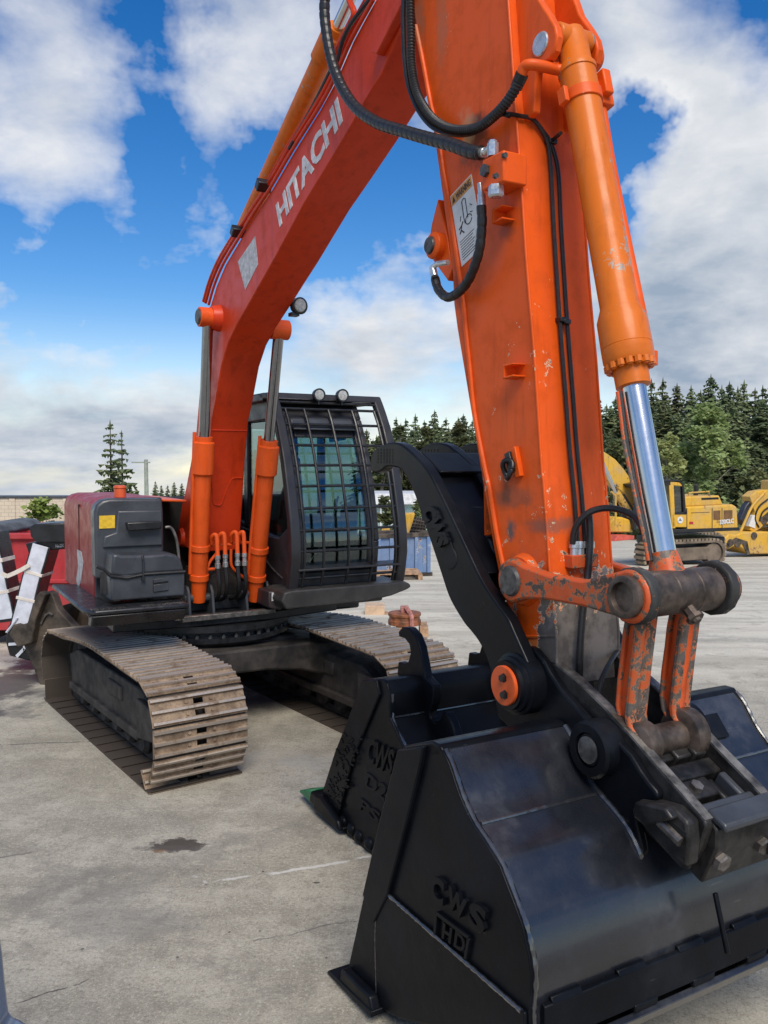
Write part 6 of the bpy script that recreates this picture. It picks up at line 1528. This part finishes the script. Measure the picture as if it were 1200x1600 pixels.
# ---- second yellow excavator: its arm and bucket reach into the right edge
zg = GA(1165, 869); zx = Frame((zg.x, zg.y, zg.z), YTH)
yel2 = thing('yellow_excavator', 'yellow excavator at the right edge with only its arm and bucket in view', 'excavator', zg, zx.rot())
def zp(pts, y): return zx.SP(pts, y)
bm = NBM(); prism(bm, zp([(1172, 776), (1182, 768), (1200, 765), (1260, 775), (1330, 800), (1320, 830), (1215, 822), (1196, 818), (1188, 826), (1178, 832), (1172, 828), (1180, 800)], .2), -.2, .2); obj('arm', bm, M_yellow, yel2, .02)
bm = NBM(); prism(bm, zp([(1157, 812), (1166, 790), (1176, 778), (1182, 784), (1172, 806), (1164, 822)], .12), -.12, .12); obj('bucket_cylinder', bm, simple('dark_cylinder', (.03, .035, .05), .4), yel2, .03)
bm = NBM()
for s in (-.24, .24): 
    P = [zx.S(u, v, s) for u, v in ((1196, 768), (1176, 790), (1164, 815), (1154, 838))]; tube(bm, catmull(P, 5), .045, 8)
obj('link_bar', bm, M_yellow, yel2)
bm = NBM(); prism(bm, zp([(1131, 842), (1140, 834), (1150, 836), (1160, 832), (1205, 831), (1240, 835), (1235, 858), (1215, 865), (1172, 866), (1152, 851), (1140, 858), (1132, 852)], .55), -.55, .55); bk_ = obj('bucket', bm, M_yellow, yel2, .04)
bm = NBM()
for u, v in ((1152, 850), (1178, 837), (1141, 848)):
    c = zx.S(u, v, .56); bm = NBM(); lathe(bm, (c.x, .54, c.z), (c.x, .60, c.z), [(0, .12), (.05, .12), (.05, .07)], 16); obj('pin', bm, M_rustbucket, bk_)
for pts_ in ([(1200, 780), (1186, 792), (1180, 810), (1186, 824)], [(1205, 790), (1192, 800), (1187, 814)]):
    bm = NBM(); tube(bm, catmull([zx.S(u, v, .23) for u, v in pts_], 5), .03, 6); obj('hydraulic_hose', bm, M_rubber, yel2)
bm = NBM(); prism(bm, zp([(1186, 812), (1200, 800), (1206, 806), (1194, 822)], .21), .2, .215); obj('worn_patch', bm, M_rustbucket, yel2)
bm = NBM(); prism(bm, zp([(1134, 850), (1150, 840), (1168, 846), (1172, 866), (1168, 867), (1160, 850), (1150, 848), (1138, 857)], .57), .55, .57); obj('cutting_edge', bm, M_rustbucket, bk_)
bm = NBM(); prism(bm, zp([(1170, 822), (1176, 806), (1182, 804), (1180, 826)], .23), -.1, .23); obj('coupler_head', bm, M_decalwhite, yel2, .01)
bm = NBM(); box(bm, -3.4, -1.6, -1.0, 1.0, 1.0, 2.6); box(bm, -3.6, -.8, -1.2, -.7, .0, .9); box(bm, -3.6, -.8, .7, 1.2, 0, .9); obj('machine_body', bm, M_yellow, yel2, .06)

# ---- block building on the left
def building():
    Yb = 46.0; l = at_depth(-260, 775, Yb); r = at_depth(116.5, 775, Yb); zt_ = r.z; g = gz(0, Yb) - .1
    m, n, b, o = bsdf('tan_block_wall'); co = obj_co(n); bt = n.node('ShaderNodeTexBrick'); 
    x, y, z = n.xyz(co); n._in(bt.inputs['Vector'], n.comb(x, z, 0.0)); bt.inputs['Scale'].default_value = 1.0; bt.inputs['Brick Width'].default_value = .40; bt.inputs['Row Height'].default_value = .20; bt.inputs['Mortar Size'].default_value = .012
    bt.inputs['Color1'].default_value = (.60, .51, .39, 1); bt.inputs['Color2'].default_value = (.54, .455, .35, 1); bt.inputs['Mortar'].default_value = (.38, .32, .25, 1)
    n._in(b.inputs['Base Color'], bt.outputs[0]); b.inputs['Roughness'].default_value = .85
    bl_ = thing('block_building', 'low tan block building with a dark flat roof edge at the left', 'building', (r.x, Yb, g), 0)
    w = r.x - l.x
    bm = NBM(); box(bm, -w, 0, 0, 1.2, 0, zt_ - g - .12); obj('wall', bm, m, bl_)
    bm = NBM(); box(bm, -w - .1, .06, -.06, 1.26, zt_ - g - .13, zt_ - g + .0); obj('roof_edge', bm, M_toolbox, bl_, .01)
    for f in (.02, .23, .33):
        px_ = at_depth(116 - f * 400, 790, Yb).x - r.x; bm = NBM(); box(bm, px_ - .3, px_, -.07, .0, 0, zt_ - g - .14); obj('pilaster', bm, m, bl_)
building()
# ---- white roofed shed beyond the bin
def shed():
    Yb = 44.0; l = at_depth(560, 773, Yb); r = at_depth(700, 773, Yb); g = gz(0, Yb) - .1
    s_ = thing('shed', 'long low shed with white roof and teal glazed wall beyond the blue bin', 'building', (l.x, Yb, g), 0); w = r.x - l.x
    zr, ze, zw = (at_depth(600, v, Yb).z - g for v in (771, 788, 840))
    bm = NBM(); prism(bm, [(-.3, ze), (-.2, zr), (4.2, zr), (6.2, ze)], 0, w, 'x'); obj('roof', bm, simple('white_roof_sheet', (.62, .63, .64), .5), s_, .03)
    bm = NBM(); box(bm, .1, w - .1, .05, 5.5, 0, ze); obj('wall', bm, simple('teal_wall', (.30, .42, .40), .35, 0, .2, 2), s_)
    for k in range(9):
        bm = NBM(); box(bm, k * w / 8 - .04, k * w / 8 + .04, -.03, .05, 0, ze); obj('mullion', bm, M_decalwhite, s_)
shed()
# ---- utility pole
p = at_depth(229, 775, 60); g = gz(p.x, 60)
bm = NBM(); zt_ = at_depth(229, 718, 60).z; rod(bm, (p.x, 60, g), (p.x, 60, zt_), .17, .13, 10); po = obj('utility_pole', bm, simple('weathered_pole', (.30, .33, .27), .8), None); tag(po, 'pale wooden utility pole rising above the machine body', 'pole')
bm = NBM(); box(bm, p.x - 1.0, p.x + .3, 59.9, 59.99, zt_ - .25, zt_ - .16); obj('cross_arm', bm, po.data.materials[0], po)

# ---- blue grey vehicle panel at the very left, close to the camera
def fender():
    m = simple('blue_grey_vehicle_paint', (.13, .17, .25), .28, 0, .1, 6, 0, 40, .05, coat=.6)
    Yv = 2.05
    v_ = at_depth(0, 1500, Yv)
    f_ = thing('parked_vehicle', 'blue grey corner of a vehicle at the lower left edge', 'vehicle', (v_.x, Yv, 0), 0)
    def q(u, v): p = at_depth(u, v, Yv); return (p.x - v_.x, p.z)
    bm = NBM(); pr_ = [q(u, v) for u, v in ((-1, 1418), (3, 1450), (8, 1490), (12, 1530), (16, 1565), (19, 1582), (34, 1588), (44, 1595), (52, 1610), (40, 1660), (-400, 1680), (-400, 1300), (-40, 1330), (-10, 1385))]
    prism(bm, pr_, -1.6, .0); obj('body_panel', bm, m, f_, .02, 3)
    bm = NBM(); rod(bm, (-.35, -1.5, .28), (-.35, -.2, .28), .28, None, 28); obj('wheel', bm, M_rubber, f_)
fender()

# ================================================================== TREES
def leaf_mat(name, c1, c2, c3, trans=.25):
    m, n, b, o = bsdf(name); oi = n.node('ShaderNodeObjectInfo'); co = obj_co(n)
    k = n.noise(co, 1.3, 3); at = n.node('ShaderNodeAttribute'); at.attribute_name = 'tint'; at.attribute_type = 'GEOMETRY'
    c = n.mix(at.outputs['Fac'], c1, c2); c = n.mix(n.mul(n.ss(k, .45, .7), .5), c, c3)
    hs_ = n.node('ShaderNodeHueSaturation'); n._in(hs_.inputs['Hue'], n.lin(oi.outputs['Random'], 0, 1, .475, .52)); n._in(hs_.inputs['Value'], n.lin(n.m('FRACT', n.mul(oi.outputs['Random'], 7.3)), 0, 1, .7, 1.3)); n.t.links.new(c, hs_.inputs['Color'])
    n._in(b.inputs['Base Color'], hs_.outputs[0]); b.inputs['Roughness'].default_value = .75
    tl = n.node('ShaderNodeBsdfTranslucent'); n.t.links.new(hs_.outputs[0], tl.inputs[0]); mxs = n.node('ShaderNodeMixShader'); mxs.inputs[0].default_value = trans
    n.t.links.new(b.outputs[0], mxs.inputs[1]); n.t.links.new(tl.outputs[0], mxs.inputs[2]); n.t.links.new(mxs.outputs[0], o.inputs[0])
    return m
M_conifer = leaf_mat('conifer_needles', (.066, .100, .046), (.185, .23, .10), (.22, .22, .10))
M_conifer2 = leaf_mat('far_conifer_needles', (.018, .036, .020), (.040, .062, .034), (.055, .068, .030))
M_leaf = leaf_mat('broadleaf_leaves', (.22, .28, .10), (.42, .48, .20), (.50, .53, .26), .45)
M_leafdark = leaf_mat('olive_leaves', (.10, .125, .05), (.22, .235, .10), (.26, .25, .12), .4)
M_leafy = leaf_mat('bright_shrub_leaves', (.10, .16, .03), (.22, .29, .06), (.28, .33, .08))
M_bark = simple('tree_bark', (.075, .058, .045), .9, 0, .3, 8)
M_birch = simple('pale_bark', (.22, .20, .16), .85, 0, .25, 8)
def mesh_tint(name, V, Fs, Tn, mat):
    me = bpy.data.meshes.new(name); me.from_pydata(V, [], Fs); me.materials.append(mat)
    a = me.attributes.new('tint', 'FLOAT', 'FACE'); a.data.foreach_set('value', Tn); me.update(); return me
def conifer_mesh(h, seed, dens=1.0, droop=.35, wid=.17, mat=None, bare=.06):
    rnd = random.Random(seed); V, Fs, Tn = [], [], []
    nw = int(h * 5.6 * dens); z0 = h * bare
    for i in range(nw):
        f = (i + rnd.random()) / nw; z = z0 + (h - z0) * f
        rad = h * wid * (1 - f) ** .68 * rnd.uniform(.70, 1.2) + .10
        if f < .10: rad *= .75 + f * 2.5
        nb = max(6, int(10 * (1 - f * .4)))
        for k in range(nb):
            a = rnd.random() * 6.283; r = rad * rnd.uniform(.55, 1.15); dx, dy = math.cos(a), math.sin(a)
            tn = rnd.random(); ns = max(2, int(r / .55) + 1)
            up = rnd.uniform(-.10, .30) - droop * .4
            for q in range(ns):
                t0, t1 = q / ns, (q + 1) / ns
                ax, ay, az = dx * r * t0, dy * r * t0, z + r * t0 * up - droop * r * t0 * t0 * .5
                bx, by, bz = dx * r * t1, dy * r * t1, z + r * t1 * up - droop * r * t1 * t1 * .5
                for side in (-1, 1):
                    L = (r * .26 * (1.2 - t0) + .12) * rnd.uniform(.7, 1.2)
                    ex, ey = ax + (dx * .6 - dy * side) * L, ay + (dy * .6 + dx * side) * L
                    i0 = len(V); V += [(ax, ay, az + .04), (bx, by, bz + .04), (ex, ey, az - L * rnd.uniform(.2, .7))]
                    Fs.append((i0, i0 + 1, i0 + 2)); Tn.append(min(1, max(0, tn * .55 + rnd.random() * .45)))
                L = rnd.uniform(.18, .42) * (1 - f * .5); i0 = len(V)
                V += [(ax + dx * .02, ay + dy * .02, az + .05), (bx, by, bz + .03), ((ax + bx) / 2 + rnd.uniform(-.08, .08), (ay + by) / 2 + rnd.uniform(-.08, .08), (az + bz) / 2 - L)]
                Fs.append((i0, i0 + 1, i0 + 2)); Tn.append(tn * .45)
    for k in range(6):
        a = k * 1.05; i0 = len(V); V += [(0, 0, h + .25), (.10 * math.cos(a), .10 * math.sin(a), h - .35), (.10 * math.cos(a + .9), .10 * math.sin(a + .9), h - .30)]; Fs.append((i0, i0 + 1, i0 + 2)); Tn.append(.4)
    return mesh_tint('conifer_crown', V, Fs, Tn, mat or M_conifer)
def trunk_mesh(h, r, mat=None, lean=0.0):
    bm = NBM(); n = 7; tube(bm, [(lean * math.sin(i) * .05, lean * .05 * math.cos(i * 1.7), h * i / n) for i in range(n + 1)], r, 7, rfun=lambda i: r * (1 - .85 * i / n)); shade(bm, 60)
    me = bpy.data.meshes.new('trunk'); bm.to_mesh(me); bm.free(); me.materials.append(mat or M_bark); return me
def broad_mesh(h, w, seed, nl, mat, leaf=.16, base=.2):
    rnd = random.Random(seed); V, Fs, Tn = [], [], []
    cl = []
    for i in range(int(26 + h * 3)):
        f = rnd.uniform(base, 1.0); prof = math.sin(math.pi * min(1, (f - base) / (1 - base) * .86 + .12)) ** .7
        a = rnd.random() * 6.283; rr = w * prof * math.sqrt(rnd.random()); cl.append((rr * math.cos(a), rr * math.sin(a), h * f, rnd.uniform(.10, .19) * (w + .4), rnd.random()))
    for i in range(nl):
        c = cl[rnd.randrange(len(cl))]; 
        x, y, z = (rnd.gauss(0, .62) for _ in range(3)); x = c[0] + x * c[3]; y = c[1] + y * c[3]; z = c[2] + z * c[3] * .8
        s = leaf * rnd.uniform(.6, 1.4); a = rnd.random() * 6.283; t = rnd.uniform(-.9, .9)
        ux, uy, uz = math.cos(a) * s, math.sin(a) * s, t * s * .6; vx, vy, vz = -math.sin(a) * s * .7, math.cos(a) * s * .7, rnd.uniform(-.8, .8) * s
        i0 = len(V); V += [(x - ux, y - uy, z - uz), (x + vx, y + vy, z + vz), (x + ux, y + uy, z + uz), (x - vx, y - vy, z - vz)]
        Fs.append((i0, i0 + 1, i0 + 2, i0 + 3)); Tn.append(min(1, max(0, .55 * c[4] + .45 * rnd.random())))
    return mesh_tint('broadleaf_crown', V, Fs, Tn, mat), cl
def limbs_mesh(h, cl, r, mat):
    bm = NBM(); tube(bm, [(0, 0, -.2), (.03 * h * .1, 0, h * .35), (0, .02, h * .7), (0, 0, h * .95)], r, 7, rfun=lambda i: r * (1, .8, .5, .12)[i])
    for c in cl[::2]:
        z0 = max(.12 * h, c[2] * .55); tube(bm, [(0, 0, z0), (c[0] * .5, c[1] * .5, (z0 + c[2]) / 2 + .1), (c[0], c[1], c[2])], r * .35, 5, rfun=lambda i: r * (.38, .25, .08)[i])
    shade(bm, 60); me = bpy.data.meshes.new('trunk'); bm.to_mesh(me); bm.free(); me.materials.append(mat); return me
def tree(name, label, cat, x, y, crown, trunk, s=1.0, rz=0.0, group=None):
    r_ = thing(name, label, cat, (x, y, gz(x, y) - .1), rz, group); r_.scale = (s, s, s)
    for nm, me in (('trunk', trunk), ('crown', crown)):
        o = bpy.data.objects.new(nm, me); COL.objects.link(o); o.parent = r_
    return r_
CON = [(conifer_mesh(h, 20 + i, 1.0, dr, wd_), trunk_mesh(h * .97, .16)) for i, (h, dr, wd_) in enumerate(((10, .35, .23), (11, .5, .26), (9.5, .25, .21), (10.5, .45, .29), (11, .3, .24)))]
CONH = [10, 11, 9.5, 10.5, 11]
rnd = random.Random(44)
def place_con(u, vtop, Y, lab, grp, k=None, cm=None):
    p = at_depth(u, vtop, Y); g = gz(p.x, Y) - .1; k = rnd.randrange(5) if k is None else k
    s = (p.z - g) / (CONH[k] + .25)
    return tree('conifer', lab, 'tree', p.x, Y, CON[k][0], CON[k][1], s, rnd.random() * 6.28, grp)
LAB_R = 'dark green conifer in the forest behind the yellow machines'
LAB_C = 'dark green conifer in the forest beyond the black thumb'
skyline = [(905, 640), (918, 625), (934, 618), (948, 630), (962, 618), (976, 606), (988, 600), (1003, 612), (1018, 590), (1036, 588), (1058, 597), (1080, 600), (1095, 607), (1111, 583), (1128, 600), (1140, 594), (1153, 602), (1163, 592), (1180, 604), (1192, 600), (1206, 596), (1222, 600), (1240, 590)]
ORD = ['first', 'second', 'third', 'fourth', 'fifth', 'sixth', 'seventh', 'eighth', 'ninth', 'tenth', 'eleventh', 'twelfth', 'thirteenth', 'fourteenth', 'fifteenth', 'sixteenth', 'seventeenth', 'eighteenth', 'nineteenth', 'twentieth']
inview = [q for q in skyline if 930 < q[0] < 1200]
for (u, v) in skyline:
    lab = 'skyline conifer of the right forest, ' + ORD[inview.index((u, v))] + ' treetop counted from the orange arm' if (u, v) in inview else LAB_R
    place_con(u, v, 74 + rnd.uniform(-5, 5), lab, 'conifers of the right forest')
for i in range(74):
    u = 895 + i * 4.8 + rnd.uniform(-4, 4); place_con(u, 640 + rnd.uniform(-22, 50) + (14 if u < 960 else 0), 65 + rnd.uniform(-6, 6), 'dark conifer in the middle rows of the right forest, below the skyline treetops', 'conifers of the right forest')
for i in range(46):
    u = 895 + i * 7.6 + rnd.uniform(-5, 5); place_con(u, 715 + rnd.uniform(-25, 40), 55 + rnd.uniform(-3, 3), 'low dark conifer in the front row directly behind the yellow machines', 'conifers of the right forest')
mid_sky = [(596, 668), (607, 660), (619, 650), (634, 652), (649, 645), (663, 655), (679, 639), (697, 651), (716, 650), (724, 645), (738, 655), (752, 650), (770, 645)]
mid_in = [q for q in mid_sky if 600 < q[0] < 735]
for (u, v) in mid_sky:
    place_con(u, v, 82 + rnd.uniform(-4, 4), 'skyline conifer between cab and arm, ' + ORD[mid_in.index((u, v))] + ' treetop counted from the cab' if (u, v) in mid_in else LAB_C, 'conifers of the middle forest')
for i in range(60):
    u = 572 + i * 3.4 + rnd.uniform(-4, 4); place_con(u, 672 + rnd.uniform(-16, 30), 72 + rnd.uniform(-4, 4), LAB_C, 'conifers of the middle forest')
for (u, v) in ((150, 772), (160, 765), (205, 760), (213, 762), (243, 751), (252, 757), (262, 757), (272, 752), (284, 754), (294, 760), (305, 758), (398, 700), (404, 712), (392, 730)): place_con(u, v, 95 + rnd.uniform(-5, 5), 'small distant conifer ' + ('left of the utility pole' if u < 229 else 'between utility pole and boom' if u < 320 else 'in the gap between boom and cab'), 'distant conifers on the left')
# the tall open pair on the left
for (u, v, Y, sd, lab) in ((172, 660, 62, 71, 'taller left spruce of the open pair against the sky'), (190, 676, 64, 72, 'shorter right spruce of the open pair against the sky')):
    p = at_depth(u, v, Y); g = gz(p.x, Y) - .1; h = p.z - g
    tree('spruce', lab, 'tree', p.x, Y, conifer_mesh(h, sd, .40, .22, .17, M_conifer, .22), trunk_mesh(h * .98, .16), 1.0)
# broadleaf trees
def bl(name, lab, u0, u1, vtop, vbot, Y, seed, nl, mat, leaf, base=.12, bark=None, grp=None, cat='tree'):
    p = at_depth((u0 + u1) / 2, vtop, Y); g = gz(p.x, Y) - .1; h = p.z - g; w = (at_depth(u1, vtop, Y).x - at_depth(u0, vtop, Y).x) / 2
    cr, cl = broad_mesh(h, w, seed, nl, mat, leaf, base); return tree(name, lab, cat, p.x, Y, cr, limbs_mesh(h, cl, max(.03, h * .013), bark or M_birch), 1.0, 0, grp)
bl('broadleaf_tree', 'light green broadleaf tree standing before the dark conifers', 1045, 1160, 640, 850, 46, 5, 11000, M_leaf, .115, .08)
bl('broadleaf_tree', 'smaller light green tree left of the tall light green one', 1012, 1075, 680, 850, 45, 6, 5200, M_leaf, .11, .1)
bl('broadleaf_tree', 'low green tree just right of the orange arm', 935, 985, 690, 850, 47, 7, 4600, M_leafdark, .115, .1)
bl('broadleaf_tree', 'olive brown bush tree at the right below the conifers', 1140, 1215, 735, 850, 50, 8, 5000, M_leafdark, .12, .1)
OLO = ('first', 'second', 'third', 'fourth', 'fifth')
OL = 'olive green broadleaf tree in front of the middle conifers'
for i, (u0, u1, v) in enumerate(((600, 650, 668), (640, 690, 672), (690, 745, 665), (735, 780, 670), (575, 615, 690))): bl('broadleaf_tree', OL + ', ' + OLO[(i + 1) % 5] + ' from the cab', u0, u1, v, 830, 66 - i, 30 + i, 4600, M_leafdark, .14, .1, grp='olive trees in front of the middle conifers')
bl('shrub', 'yellow green leafy shrub in front of the tan block building', 24, 108, 786, 850, 16, 12, 2600, M_leafy, .05, .1, cat='shrub')
bl('shrub', 'bright green bush between the shed and the blue bin', 583, 625, 778, 835, 36, 13, 1400, M_leafdark, .12, .05, cat='shrub')
bl('shrub', 'low green bush beside the pale shed wall right of the cab', 640, 668, 785, 835, 37, 14, 900, M_leaf, .1, .05, cat='shrub')
# undergrowth along the foot of the forest
def undergrowth(name, u0, u1, Y, hgt, n_, seed, mat):
    rr_ = random.Random(seed); V, Fs, Tn = [], [], []
    for i in range(n_):
        u = rr_.uniform(u0, u1); Yy = Y + rr_.uniform(-1.5, 3.5); p = at_depth(u, 840, Yy); z = gz(p.x, Yy) + rr_.random() ** 1.5 * hgt * (.6 + .4 * math.sin(u * .11) + .25 * math.sin(u * .37))
        q = .16; a = rr_.random() * 6.283; i0 = len(V)
        V += [(p.x - math.cos(a) * q, Yy - math.sin(a) * q, z - .05), (p.x + rr_.uniform(-.1, .1), Yy, z + q), (p.x + math.cos(a) * q, Yy + math.sin(a) * q, z + .02), (p.x, Yy - .1, z - q)]
        Fs.append((i0, i0 + 1, i0 + 2, i0 + 3)); Tn.append(rr_.random())
    o = bpy.data.objects.new(name, mesh_tint(name, V, Fs, Tn, mat)); COL.objects.link(o); o['kind'] = 'stuff'; return o
undergrowth('undergrowth', 880, 1260, 49, 2.6, 5200, 3, M_leafdark)
undergrowth('undergrowth', 540, 800, 54, 2.6, 3600, 4, M_leafdark)
random.seed(1)
